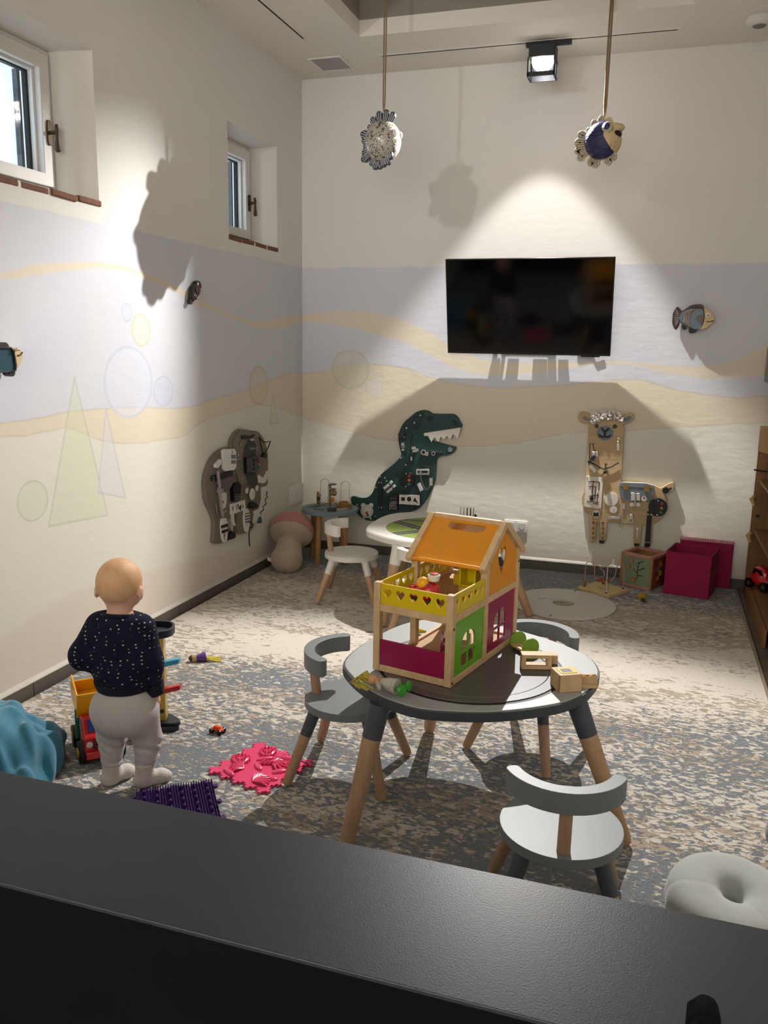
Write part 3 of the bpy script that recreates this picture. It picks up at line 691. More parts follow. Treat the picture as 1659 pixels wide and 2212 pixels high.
LLA = [['P','board','birch',0.004,0.03,[(2.098,1.012),(2.102,1.048),(2.067,1.045),(2.035,1.059),(2.023,1.087),(2.032,1.117),(2.057,1.125),(2.089,1.114),(2.121,1.091),(2.165,1.114),(2.251,1.118),(2.303,1.094),(2.331,1.121),(2.36,1.132),(2.381,1.118),(2.383,1.092),(2.365,1.066),(2.318,1.051),(2.328,1.023),(2.331,0.871),(2.33,0.665),(2.398,0.667),(2.498,0.668),(2.549,0.656),(2.59,0.64),(2.637,0.675),(2.663,0.686),(2.674,0.667),(2.669,0.635),(2.617,0.605),(2.636,0.559),(2.642,0.512),(2.629,0.463),(2.592,0.418),(2.554,0.393),(2.559,0.259),(2.551,0.234),(2.516,0.23),(2.507,0.384),(2.49,0.382),(2.487,0.252),(2.48,0.233),(2.45,0.232),(2.446,0.249),(2.437,0.378),(2.342,0.381),(2.262,0.383),(2.26,0.259),(2.251,0.234),(2.217,0.236),(2.208,0.381),(2.193,0.38),(2.196,0.248),(2.186,0.228),(2.155,0.233),(2.142,0.419),(2.11,0.444),(2.088,0.497),(2.083,0.54),(2.096,0.585),(2.101,0.709),(2.101,0.869)],[]],
 ['P','inner_ear','slate_blue',0.03,0.033,[(2.054,1.091),(2.064,1.097),(2.091,1.082),(2.109,1.069),(2.102,1.062),(2.076,1.066),(2.059,1.076)],[]],
 ['P','inner_ear','slate_blue',0.03,0.033,[(2.308,1.073),(2.332,1.098),(2.359,1.109),(2.369,1.105),(2.368,1.089),(2.349,1.074),(2.324,1.069)],[]],
 ['P','muzzle','slate_blue',0.03,0.036,[(2.259,0.991),(2.259,0.978),(2.254,0.966),(2.246,0.956),(2.236,0.948),(2.223,0.942),(2.21,0.94),(2.196,0.941),(2.183,0.945),(2.171,0.952),(2.162,0.962),(2.156,0.973),(2.153,0.986),(2.154,0.998),(2.159,1.01),(2.166,1.02),(2.177,1.028),(2.19,1.034),(2.203,1.036),(2.217,1.035),(2.23,1.031),(2.242,1.024),(2.251,1.014),(2.257,1.003)],[]],
 ['C','eye','black_gloss',0.03,0.036,2.15,1.032,0.013,0,0],
 ['C','eye','black_gloss',0.03,0.036,2.267,1.034,0.014,0,0],
 ['P','nose','black_matte',0.036,0.039,[(2.177,1.021),(2.191,1.022),(2.205,1.006),(2.224,1.024),(2.236,1.021),(2.235,1.013),(2.214,0.994),(2.212,0.96),(2.202,0.959),(2.198,0.993),(2.179,1.013)],[]],
 ['T','mouth','black_matte',0.038,0.006,[(2.167,0.977),(2.177,0.966),(2.196,0.96),(2.205,0.967),(2.218,0.961),(2.236,0.966),(2.243,0.977)]],
 ['C','bolt','steel',0.03,0.04,2.297,0.957,0.008,0,0],
 ['P','snap_hook','steel',0.03,0.04,[(2.289,0.94),(2.303,0.941),(2.304,0.925),(2.29,0.924)],[]],
 ['P','snap_hook','steel',0.03,0.036,[(2.288,0.924),(2.303,0.925),(2.307,0.878),(2.292,0.877)],[]],
 ['T','cord','black_matte',0.04,0.003,[(2.114,0.915),(2.115,0.859),(2.118,0.796),(2.116,0.764)]],
 ['T','cord','black_matte',0.04,0.003,[(2.132,0.916),(2.14,0.877),(2.159,0.851),(2.158,0.83),(2.134,0.807)]],
 ['C','cord_toggle','black_matte',0.035,0.065,2.12,0.792,0.012,0,0],
 ['P','clip','black_matte',0.035,0.06,[(2.123,0.817),(2.149,0.843),(2.155,0.83),(2.145,0.797),(2.126,0.804)],[]],
 ['P','latch','steel',0.03,0.042,[(2.13,0.86),(2.171,0.862),(2.174,0.826),(2.133,0.823)],[]],
 ['T','cord','black_matte',0.04,0.004,[(2.127,0.788),(2.173,0.764),(2.21,0.745),(2.265,0.765),(2.309,0.796)]],
 ['T','cord','black_matte',0.04,0.003,[(2.228,0.784),(2.223,0.743),(2.227,0.722)]],
 ['C','cord_toggle','black_matte',0.04,0.065,2.226,0.728,0.011,0,0],
 ['C','bell','brass',0.035,0.055,2.212,0.713,0.008,0,0],
 ['P','cord_knot','black_matte',0.035,0.055,[(2.218,0.788),(2.238,0.781),(2.228,0.771),(2.221,0.775)],[]],
 ['P','switch_tag','white_plastic',0.03,0.045,[(2.114,0.758),(2.128,0.775),(2.173,0.735),(2.158,0.715)],[]],
 ['P','maze_plate','off_white',0.03,0.036,[(2.104,0.69),(2.215,0.687),(2.215,0.474),(2.101,0.479)],[]],
 ['T','maze_groove','brown_dark',0.036,0.003,[(2.12,0.654),(2.195,0.655)]],
 ['T','maze_groove','brown_dark',0.036,0.003,[(2.152,0.663),(2.15,0.551)]],
 ['T','maze_groove','brown_dark',0.036,0.003,[(2.193,0.653),(2.191,0.599)]],
 ['T','maze_groove','brown_dark',0.036,0.003,[(2.124,0.622),(2.171,0.621)]],
 ['T','maze_groove','brown_dark',0.036,0.003,[(2.171,0.619),(2.17,0.53)]],
 ['T','maze_groove','brown_dark',0.036,0.003,[(2.187,0.583),(2.185,0.507)]],
 ['T','maze_groove','brown_dark',0.036,0.003,[(2.13,0.555),(2.196,0.569)]],
 ['T','maze_groove','brown_dark',0.036,0.003,[(2.118,0.519),(2.199,0.517)]],
 ['T','maze_groove','brown_dark',0.036,0.003,[(2.161,0.505),(2.196,0.504)]],
 ['P','maze_slider','black_matte',0.036,0.06,[(2.142,0.553),(2.155,0.562),(2.163,0.532),(2.146,0.527),(2.136,0.536)],[]],
 ['C','bolt','steel',0.036,0.039,2.111,0.68,0.004,0,0],
 ['C','bolt','steel',0.036,0.039,2.206,0.679,0.005,0,0],
 ['C','bolt','steel',0.036,0.039,2.108,0.482,0.005,0,0],
 ['C','bolt','steel',0.036,0.039,2.205,0.483,0.004,0,0],
 ['C','gear','off_white',0.03,0.038,2.277,0.544,0.049,22,0],
 ['C','gear','off_white',0.03,0.038,2.297,0.474,0.026,12,0],
 ['C','bolt','steel',0.038,0.042,2.277,0.544,0.005,0,0],
 ['C','bolt','steel',0.038,0.042,2.297,0.474,0.004,0,0],
 ['P','saddle','slate_blue',0.03,0.042,[(2.327,0.665),(2.498,0.668),(2.544,0.656),(2.545,0.579),(2.528,0.546),(2.433,0.538),(2.362,0.542),(2.337,0.564),(2.322,0.627)],[]],
 ['T','saddle_gap','black_matte',0.042,0.0025,[(2.331,0.634),(2.536,0.636)]],
 ['P','hinge','brass',0.042,0.05,[(2.346,0.65),(2.383,0.653),(2.386,0.618),(2.349,0.616)],[]],
 ['P','hinge','brass',0.042,0.05,[(2.482,0.651),(2.518,0.654),(2.521,0.615),(2.485,0.613)],[]],
 ['P','door_latch','alu',0.042,0.052,[(2.402,0.6),(2.426,0.601),(2.43,0.547),(2.406,0.545)],[]],
 ['P','door_latch','alu',0.042,0.052,[(2.437,0.599),(2.461,0.601),(2.465,0.549),(2.441,0.547)],[]],
 ['P','latch_bar','steel',0.052,0.062,[(2.425,0.6),(2.434,0.6),(2.441,0.507),(2.431,0.507)],[]],
 ['C','latch_plate','alu',0.032,0.042,2.414,0.519,0.014,0,0],
 ['C','latch_plate','alu',0.032,0.042,2.453,0.521,0.014,0,0],
 ['C','sticker','off_white',0.042,0.043,2.489,0.563,0.018,0,0],
 ['C','sticker_print','btn_red',0.043,0.044,2.488,0.57,0.007,0,0],
 ['C','light_panel','black_gloss',0.03,0.05,2.58,0.513,0.061,0,0],
 ['C','button','btn_red',0.05,0.057,2.604,0.54,0.009,0,0],
 ['C','button','btn_orange',0.05,0.057,2.604,0.51,0.009,0,0],
 ['C','button','btn_green',0.05,0.057,2.603,0.481,0.009,0,0],
 ['C','button','black_matte',0.05,0.057,2.549,0.537,0.009,0,0],
 ['C','button','black_matte',0.05,0.057,2.55,0.509,0.009,0,0],
 ['C','button','black_matte',0.05,0.057,2.552,0.481,0.009,0,0],
 ['C','bolt','steel',0.05,0.053,2.579,0.558,0.005,0,0],
 ['C','bolt','steel',0.05,0.053,2.58,0.462,0.005,0,0],
 ['P','zip_strap','black_matte',0.03,0.045,[(2.515,0.478),(2.527,0.482),(2.546,0.462),(2.549,0.251),(2.517,0.252)],[]],
 ['C','bolt','steel',0.045,0.049,2.522,0.46,0.005,0,0],
 ['C','bolt','steel',0.045,0.049,2.542,0.461,0.006,0,0],
 ['C','bolt','steel',0.045,0.049,2.523,0.269,0.005,0,0],
 ['C','bolt','steel',0.045,0.049,2.538,0.27,0.006,0,0],
 ['C','door_knob','black_gloss',0.03,0.07,2.62,0.632,0.02,0,0],
 ['P','key_lever','black_matte',0.04,0.055,[(2.634,0.641),(2.655,0.654),(2.659,0.644),(2.638,0.628)],[]],
 ['P','power_switch','black_gloss',0.032,0.05,[(2.167,0.446),(2.201,0.448),(2.203,0.421),(2.169,0.419)],[]],
 ['C','switch_plate','steel',0.03,0.034,2.186,0.434,0.026,0,0],
 ['P','slide_bolt','steel',0.03,0.042,[(2.261,0.424),(2.345,0.431),(2.346,0.413),(2.262,0.406)],[]],
 ['T','chain','steel',0.045,0.003,[(2.344,0.414),(2.345,0.37),(2.35,0.344),(2.358,0.415),(2.361,0.474)]],
 ['P','chain_plate','steel',0.03,0.038,[(2.352,0.519),(2.369,0.521),(2.372,0.483),(2.354,0.482)],[]],
 ['C','ring_latch','steel',0.03,0.045,2.417,0.409,0.018,0,18],
 ['P','ring_latch','steel',0.03,0.045,[(2.404,0.451),(2.426,0.453),(2.428,0.426),(2.405,0.424)],[]],
 ['P','latch','steel',0.03,0.042,[(2.455,0.358),(2.469,0.359),(2.473,0.293),(2.46,0.292)],[]],
 ['C','screw_eye','brass',0.03,0.042,2.169,0.372,0.008,0,8],
 ['C','screw_eye','brass',0.03,0.042,2.232,0.377,0.008,0,8],
 ['C','screw_eye','brass',0.03,0.042,2.172,0.334,0.008,0,8],
 ['C','screw_eye','brass',0.03,0.042,2.235,0.339,0.007,0,8],
 ['C','screw_eye','brass',0.03,0.042,2.174,0.301,0.008,0,8],
 ['C','screw_eye','brass',0.03,0.042,2.237,0.307,0.008,0,8],
 ['C','screw_eye','brass',0.03,0.042,2.176,0.267,0.008,0,8],
 ['C','screw_eye','brass',0.03,0.042,2.239,0.273,0.008,0,8],
 ['P','hoof','black_matte',0.03,0.034,[(2.216,0.253),(2.253,0.254),(2.251,0.239),(2.244,0.231),(2.225,0.231),(2.217,0.239)],[]],
 ['P','hoof','black_matte',0.03,0.034,[(2.446,0.251),(2.482,0.253),(2.48,0.238),(2.47,0.23),(2.455,0.23),(2.448,0.238)],[]],
 ['P','hoof','black_matte',0.03,0.034,[(2.514,0.253),(2.551,0.254),(2.55,0.24),(2.539,0.231),(2.524,0.231),(2.515,0.238)],[]]]
WF1 = [['P','body','fish_blue',0.02,0.05,[(2.61,1.745),(2.625,1.777),(2.651,1.793),(2.68,1.803),(2.722,1.805),(2.757,1.795),(2.765,1.746),(2.761,1.707),(2.745,1.671),(2.711,1.668),(2.671,1.686),(2.626,1.711),(2.609,1.733)],[]],
 ['P','head','fish_tan',0.02,0.055,[(2.757,1.801),(2.792,1.788),(2.817,1.758),(2.823,1.735),(2.814,1.711),(2.786,1.683),(2.749,1.669),(2.736,1.669),(2.757,1.707),(2.765,1.746)],[]],
 ['P','tail','fish_brown',0.02,0.04,[(2.598,1.81),(2.628,1.781),(2.615,1.761),(2.609,1.737),(2.621,1.705),(2.605,1.668),(2.59,1.677),(2.576,1.709),(2.575,1.745),(2.577,1.773)],[]],
 ['P','dorsal_fin','fish_brown',0.02,0.045,[(2.649,1.793),(2.668,1.813),(2.698,1.823),(2.736,1.825),(2.751,1.819),(2.759,1.797),(2.722,1.803),(2.681,1.801)],[]],
 ['P','belly_fin','fish_brown',0.02,0.04,[(2.634,1.694),(2.639,1.698),(2.665,1.682),(2.661,1.67),(2.645,1.669),(2.636,1.68)],[]],
 ['P','belly_fin','fish_brown',0.02,0.045,[(2.679,1.672),(2.687,1.676),(2.726,1.667),(2.72,1.653),(2.701,1.647),(2.685,1.65)],[]],
 ['P','stripe','fish_grey',0.05,0.056,[(2.641,1.717),(2.639,1.745),(2.651,1.787),(2.7,1.799),(2.723,1.799),(2.694,1.779),(2.679,1.746),(2.684,1.71),(2.702,1.678),(2.678,1.69)],[]],
 ['P','stripe','fish_grey',0.05,0.056,[(2.713,1.738),(2.726,1.758),(2.756,1.764),(2.761,1.746),(2.75,1.703),(2.73,1.714)],[]],
 ['T','stripe_line','fish_line',0.056,0.0018,[(2.649,1.718),(2.648,1.745),(2.659,1.783),(2.7,1.797)]],
 ['T','stripe_line','fish_line',0.056,0.0018,[(2.661,1.71),(2.659,1.745),(2.67,1.783),(2.706,1.797)]],
 ['T','stripe_line','fish_line',0.056,0.0018,[(2.673,1.702),(2.671,1.745),(2.68,1.783),(2.711,1.797)]],
 ['T','outline','fish_brown',0.054,0.003,[(2.61,1.745),(2.625,1.777),(2.651,1.793),(2.68,1.802),(2.722,1.804),(2.757,1.794),(2.765,1.746),(2.759,1.707),(2.744,1.672),(2.711,1.67),(2.671,1.687),(2.626,1.713),(2.611,1.733)]],
 ['C','eye','off_white',0.055,0.065,2.784,1.759,0.015,0,0],
 ['C','pupil','black_gloss',0.065,0.067,2.785,1.757,0.005,0,0],
 ['T','mouth','brown_dark',0.056,0.0025,[(2.779,1.721),(2.787,1.717),(2.802,1.719),(2.82,1.725)]],
 ['T','fin_ray','fish_line',0.041,0.0015,[(2.611,1.769),(2.588,1.797)]],
 ['T','fin_ray','fish_line',0.041,0.0015,[(2.611,1.763),(2.587,1.783)]],
 ['T','fin_ray','fish_line',0.041,0.0015,[(2.612,1.758),(2.586,1.77)]],
 ['T','fin_ray','fish_line',0.041,0.0015,[(2.612,1.752),(2.585,1.756)]],
 ['T','fin_ray','fish_line',0.041,0.0015,[(2.613,1.747),(2.583,1.742)]],
 ['T','fin_ray','fish_line',0.041,0.0015,[(2.613,1.741),(2.587,1.729)]],
 ['T','fin_ray','fish_line',0.041,0.0015,[(2.614,1.736),(2.59,1.715)]],
 ['T','fin_ray','fish_line',0.041,0.0015,[(2.614,1.73),(2.594,1.702)]],
 ['T','fin_ray','fish_line',0.041,0.0015,[(2.615,1.724),(2.597,1.688)]],
 ['T','fin_ray','fish_line',0.046,0.0015,[(2.662,1.797),(2.663,1.809)]],
 ['T','fin_ray','fish_line',0.046,0.0015,[(2.672,1.798),(2.672,1.811)]],
 ['T','fin_ray','fish_line',0.046,0.0015,[(2.681,1.799),(2.681,1.813)]],
 ['T','fin_ray','fish_line',0.046,0.0015,[(2.691,1.799),(2.691,1.815)]],
 ['T','fin_ray','fish_line',0.046,0.0015,[(2.701,1.8),(2.7,1.817)]],
 ['T','fin_ray','fish_line',0.046,0.0015,[(2.711,1.801),(2.709,1.819)]],
 ['T','fin_ray','fish_line',0.046,0.0015,[(2.721,1.802),(2.719,1.821)]],
 ['T','fin_ray','fish_line',0.046,0.0015,[(2.731,1.803),(2.728,1.821)]],
 ['T','fin_ray','fish_line',0.046,0.0015,[(2.741,1.803),(2.738,1.822)]],
 ['T','fin_ray','fish_line',0.046,0.0015,[(2.75,1.804),(2.747,1.822)]]]
WF2 = [['P','body','fish_dark',0.01,0.035,[(-1.602,1.787),(-1.6,1.811),(-1.59,1.836),(-1.565,1.853),(-1.552,1.864),(-1.535,1.871),(-1.529,1.846),(-1.517,1.829),(-1.522,1.804),(-1.532,1.789),(-1.552,1.776),(-1.579,1.767),(-1.598,1.77)],[]],
 ['P','side_panel','fish_redbrown',0.035,0.04,[(-1.573,1.833),(-1.561,1.846),(-1.536,1.848),(-1.523,1.825),(-1.531,1.812),(-1.546,1.801),(-1.563,1.808)],[]],
 ['P','face','off_white',0.035,0.042,[(-1.553,1.856),(-1.545,1.867),(-1.541,1.852),(-1.546,1.85)],[]],
 ['P','fin','fish_dark',0.01,0.03,[(-1.552,1.866),(-1.542,1.874),(-1.53,1.877),(-1.513,1.874),(-1.502,1.865),(-1.493,1.842),(-1.508,1.836),(-1.516,1.842),(-1.512,1.859),(-1.523,1.871),(-1.535,1.867)],[]],
 ['P','tail','fish_dark',0.01,0.03,[(-1.603,1.772),(-1.579,1.768),(-1.584,1.756),(-1.603,1.757),(-1.604,1.752),(-1.59,1.749),(-1.604,1.744),(-1.616,1.747),(-1.622,1.759),(-1.612,1.772)],[]],
 ['C','spot','off_white',0.035,0.039,-1.574,1.806,0.002,0,0],
 ['C','spot','off_white',0.035,0.039,-1.58,1.796,0.003,0,0],
 ['C','spot','off_white',0.035,0.039,-1.562,1.797,0.002,0,0],
 ['C','spot','off_white',0.035,0.039,-1.569,1.789,0.002,0,0],
 ['P','stripe','off_white',0.035,0.039,[(-1.564,1.781),(-1.544,1.788),(-1.534,1.8),(-1.537,1.79),(-1.552,1.78)],[]]]
WF3 = [['P','body','fish_teal',0.015,0.05,[(-3.177,1.475),(-3.151,1.499),(-3.101,1.51),(-3.042,1.508),(-3.029,1.492),(-3.024,1.464),(-3.022,1.437),(-3.026,1.419),(-3.074,1.412),(-3.134,1.421),(-3.168,1.448)],[]],
 ['P','head','fish_tan',0.015,0.055,[(-3.04,1.51),(-3.027,1.508),(-2.999,1.503),(-2.982,1.492),(-2.979,1.482),(-2.984,1.464),(-2.997,1.443),(-3.015,1.428),(-3.018,1.437),(-3.021,1.464),(-3.028,1.492)],[]],
 ['P','dorsal_fin','fish_dark',0.015,0.045,[(-3.138,1.508),(-3.1,1.526),(-3.057,1.528),(-3.043,1.511),(-3.089,1.51)],[]],
 ['P','belly_fin','fish_dark',0.015,0.05,[(-3.056,1.407),(-3.024,1.416),(-3.022,1.415),(-3.027,1.4),(-3.04,1.394),(-3.05,1.399)],[]],
 ['P','tail','fish_dark',0.015,0.04,[(-3.177,1.475),(-3.209,1.501),(-3.224,1.471),(-3.216,1.436),(-3.176,1.457)],[]],
 ['T','outline','fish_dark',0.054,0.004,[(-3.138,1.503),(-3.101,1.509),(-3.042,1.507),(-3.029,1.492),(-3.024,1.464),(-3.021,1.437),(-3.025,1.419),(-3.074,1.412),(-3.135,1.42)]],
 ['C','eye','off_white',0.055,0.07,-3.018,1.502,0.007,0,0],
 ['C','pupil','black_gloss',0.07,0.072,-3.017,1.499,0.002,0,0],
 ['T','mouth','brown_dark',0.056,0.003,[(-3.011,1.478),(-3.003,1.476),(-2.995,1.479),(-2.982,1.49)]]]
LLA_HEAD = (2.215,1.088)
# ------------------------------------------------------------------ materials
mat('white_paint', (228, 225, 219), .85, var=.015, scale=3, bump=.25, bscale=14)
mat('ceiling_paint', (238, 233, 224), .9, var=.01)
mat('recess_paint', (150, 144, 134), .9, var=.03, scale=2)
mat('frame_white', (226, 222, 216), .45, var=.02)
mat('black_matte', (18, 18, 20), .6, var=.1)
mat('black_gloss', (14, 14, 16), .25, var=.05)
mat('counter_black', (32, 35, 43), .38, var=.12, scale=260, bump=.06, bscale=500)
mat('counter_front', (5, 5, 7), .8, var=.1, spec=.1)  # unlit shade of the counter front put into the colour as near-black
mat('steel', (190, 190, 190), .3, 1.0, var=.03)
mat('alu', (200, 198, 192), .4, .8, var=.03)
mat('brass', (150, 120, 70), .35, .9, var=.08)
mat('bronze', (78, 62, 40), .5, .6, var=.1)
mat('white_plastic', (225, 223, 218), .4, var=.02)
mat('off_white', (220, 215, 205), .55, var=.03)
mat('grey_mid', (120, 120, 122), .6, var=.05)
mat('grey_dark', (62, 58, 55), .7, var=.05)
mat('grey_cloth', (104, 94, 88), .95, var=.06, bump=.3, bscale=300)
mat('grey_rope', (150, 142, 140), .95, var=.12, scale=120, bump=.5, bscale=260)
mat('dino_green', (22, 60, 58), .6, var=.04)
mat('dino_dark', (16, 44, 44), .6, var=.04)
mat('elephant_grey', (120, 110, 100), .65, var=.03)
wood('birch', (196, 168, 128), (170, 142, 104), .55, sc=(1, 9, 14), scale=5)
mat('slate_blue', (112, 120, 130), .6, var=.03)
mat('btn_red', (170, 50, 45), .4, var=.05)
mat('mark_red', (190, 60, 60), .5, var=.05)
mat('btn_orange', (205, 125, 40), .4, var=.05)
mat('btn_green', (40, 120, 90), .4, var=.05)
mat('key_blue', (90, 120, 150), .5, var=.05)
mat('screen_grey', (60, 66, 64), .3, var=.03)
mat('tan_wood', (160, 118, 70), .6, var=.1)
mat('brown_dark', (70, 46, 32), .7, var=.1)
mat('tassel_teal', (40, 92, 100), .8, var=.1)
mat('fish_blue', (18, 72, 104), .4, var=.12, scale=60, coat=.3)
mat('fish_teal', (28, 72, 84), .35, var=.3, scale=140, coat=.4)
mat('fish_tan', (212, 186, 140), .55, var=.05, scale=12)
mat('fish_brown', (52, 40, 38), .6, var=.12, scale=80)
mat('fish_grey', (120, 110, 100), .7, var=.12, scale=90)
mat('fish_line', (158, 148, 136), .7, var=.05)
mat('fish_dark', (26, 20, 18), .5, var=.1)
mat('fish_redbrown', (70, 36, 28), .5, var=.1)
mat('tile_base', (92, 86, 78), .5, var=.16, scale=7)
mat('grout_white', (205, 198, 186), .8, var=.05)
mat('brick_red', (116, 76, 56), .85, var=.22, scale=30, bump=.6, bscale=60)
mat('floor_stone', (92, 82, 72), .45, var=.15, scale=4)
mat('outside_plaster', (206, 216, 222), .9, var=.05, scale=3, bump=.8, bscale=30)
mat('rubber_grey', (60, 62, 68), .6, var=.05)
mat('tv_glass', (4, 4, 5), .08, var=0, spec=.35)

# ------------------------------------------------------------------ room shell
H, RW, FY = 3.338, 3.45, -8.2     # ceiling height, right wall, far end of the hall
W1 = (-3.03, -2.352, 2.168, 2.815)   # window openings on the left wall: y0, y1, z0, z1
W2 = (-1.098, -0.421, 2.168, 2.815)
INNER = .14                          # depth of the reveal
def rect(y0, y1, z0, z1):
    return [(y0, z0), (y1, z0), (y1, z1), (y0, z1)]
def inner(w):
    return (w[0] + .10, w[1] - .125, w[2] + .02, w[3] - .035)

def mural(name, axis, D, ells, cones):
    m = bpy.data.materials.new(name)
    m.use_nodes = True
    b = m.node_tree.nodes['Principled BSDF']
    b.inputs['Roughness'].default_value = .85
    b.inputs['Specular IOR Level'].default_value = .25
    T = Tree(m)
    X, Y, Z = T.pos()[:3]
    s = Y if axis == 'y' else X
    lo, hi = (-3.4, 0.0) if axis == 'y' else (0.0, 3.45)
    wob = T.m('MULTIPLY_ADD', T.noise(9, 1, T.world()), .02, -.01)
    z = T.m('ADD', Z, wob)
    C = {k: T.curve(s, D[k], lo, hi, 0.0, 2.2) for k in ('s3t', 's2b', 's2t', 's1b', 's1t')}
    green, sand, sky, sand2, sky2, white, peach = [lin(c) for c in ((222, 220, 206), (223, 211, 190), (214, 214, 222), (225, 213, 194), (216, 215, 220), (228, 225, 219), (222, 210, 196))]
    # blotchy water-colour washes
    wash = T.noise(2.2, 2, T.world())
    skyc = T.mix(wash, lin((207, 209, 221)), lin((219, 217, 219)))
    grc = T.mix(wash, green, lin((224, 220, 206)))
    col = T.mix(T.step(T.m('SUBTRACT', z, C['s3t']), .02), peach, grc)
    col = T.mix(T.step(T.m('SUBTRACT', z, C['s2b']), .004), col, sand)
    col = T.mix(T.step(T.m('SUBTRACT', z, C['s2t']), .003), col, skyc)
    band = T.m('MULTIPLY', T.step(T.m('SUBTRACT', z, C['s1b']), .006), T.step(T.m('SUBTRACT', C['s1t'], z), .006))
    col = T.mix(band, col, sand2)
    col = T.mix(T.step(T.m('SUBTRACT', z, 2.077), .004), col, white)
    for k in ('s2t', 's2b'):
        line = T.step(T.m('SUBTRACT', .0045, T.m('ABSOLUTE', T.m('SUBTRACT', z, C[k]))), .002)
        col = T.mix(T.m('MULTIPLY', line, .28), col, lin((186, 170, 150)))
    tint = [(196, 202, 224), (212, 216, 180), (214, 218, 232), (200, 206, 226), (216, 198, 170), (208, 212, 186)]
    if axis == 'x':
        tint = [(208, 208, 184), (212, 214, 216)]
    for (cs, cz, rx, rz), tc in zip(ells, tint):
        d = T.m('SQRT', T.m('ADD', T.m('POWER', T.m('DIVIDE', T.m('SUBTRACT', s, cs), rx), 2.0), T.m('POWER', T.m('DIVIDE', T.m('SUBTRACT', Z, cz), rz), 2.0)))
        ins = T.step(T.m('SUBTRACT', 1.0, d), .02)
        rim = T.m('POWER', T.m('MINIMUM', d, 1.0), 5.0)
        col = T.mix(T.m('MULTIPLY', ins, T.m('MULTIPLY_ADD', rim, .4, .32)), col, lin(tc))
        edge = T.step(T.m('SUBTRACT', .035, T.m('ABSOLUTE', T.m('SUBTRACT', d, .97))), .03)
        col = T.mix(T.m('MULTIPLY', edge, .45), col, lin(tuple(x * .86 for x in tc)))
    ct = [(208, 212, 178), (212, 210, 222), (208, 206, 178)]
    for P, tc in zip(cones, ct):
        (ax, az), (bx, bz), (cx, cz) = P
        def side(x0, z0, x1, z1):
            L = math.hypot(x1 - x0, z1 - z0)
            return T.m('ADD', T.m('MULTIPLY', T.m('SUBTRACT', s, x0), -(z1 - z0) / L), T.m('MULTIPLY', T.m('SUBTRACT', Z, z0), (x1 - x0) / L))
        d = T.m('MINIMUM', T.m('MINIMUM', side(ax, az, bx, bz), side(cx, cz, ax, az)), T.m('ADD', side(bx, bz, cx, cz), .03))
        ins = T.step(d, .004)
        col = T.mix(T.m('MULTIPLY', ins, .4), col, lin(tc))
        edge = T.step(T.m('SUBTRACT', .005, T.m('ABSOLUTE', d)), .003)
        col = T.mix(T.m('MULTIPLY', edge, .38), col, lin(tuple(x * .84 for x in tc)))
    T.put(b.inputs['Base Color'], col)
    T.put(b.inputs['Normal'], T.bump(T.noise(10, 2, T.world(), sc=(1, 1, 2.2)), .16, .010))
    return m

m_left = mural('mural_left', 'y', ML, EL, CL)
m_back = mural('mural_back', 'x', MB, EB, [])

g = G()
g.prism([(FY, 0), (0, 0), (0, H), (FY, H)], LEFT, -.02, 0.0, [rect(*W1), rect(*W2)])
for w in (W1, W2):
    i = inner(w)
    a, b = rect(*w), rect(*i)
    # rounded, slightly bulging plaster reveals
    K = 6
    for e in range(4):
        p0, p1, q0, q1 = a[e], a[(e + 1) % 4], b[e], b[(e + 1) % 4]
        rows = []
        for k in range(K + 1):
            t = k / K
            ss = math.sin(t * PI / 2) ** 1.3
            cc = 1 - math.cos(t * PI / 2)
            x = -INNER * (t * .55 + cc * .45)
            f = lambda p, q: (p[0] + (q[0] - p[0]) * ss, p[1] + (q[1] - p[1]) * ss)
            A, B = f(p0, q0), f(p1, q1)
            rows += [(x, A[0], A[1]), (x, B[0], B[1])]
        g.add(rows, [(2 * k, 2 * k + 1, 2 * k + 3, 2 * k + 2) for k in range(K)])
    for (p, q) in zip(b, b[1:] + b[:1]):   # outer jambs towards the light well
        g.add([(-INNER - .10, p[0], p[1]), (-INNER - .10, q[0], q[1]), (-.5, q[0], q[1]), (-.5, p[0], p[1])], [(0, 1, 2, 3)])
wl = g.build('wall_left', m_left, smooth=50)
tag(wl, 'left wall with painted sand and sky mural and two small windows', None, None, 'structure')
wb = G().bx((-.02, 0, 0), (RW, .06, H)).build('wall_back', m_back)
tag(wb, 'back wall with painted dunes, bubbles and white upper half', None, None, 'structure')
tag(G().bx((RW, FY, 0), (RW + .06, .06, H)).build('wall_right', 'white_paint'), 'right wall behind the wooden shelf', None, None, 'structure')
tag(G().bx((-.02, FY - .06, 0), (RW + .06, FY, H)).build('wall_front', 'white_paint'), 'far wall of the hall behind the counter', None, None, 'structure')
fl = G().bx((-.02, FY, -.06), (RW, .02, 0)).build('floor', 'floor_stone')
tag(fl, 'dark stone tile floor beside the rug', None, None, 'structure')
for k in range(7):   # stone tiles that show beside the rug
    G().bx((3.122, -.02 - .6 * (k + 1) + .003, 0), (RW - .002, -.02 - .6 * k - .003, .004)).build('tile', 'floor_stone', fl, bevel=.001, seg=1)

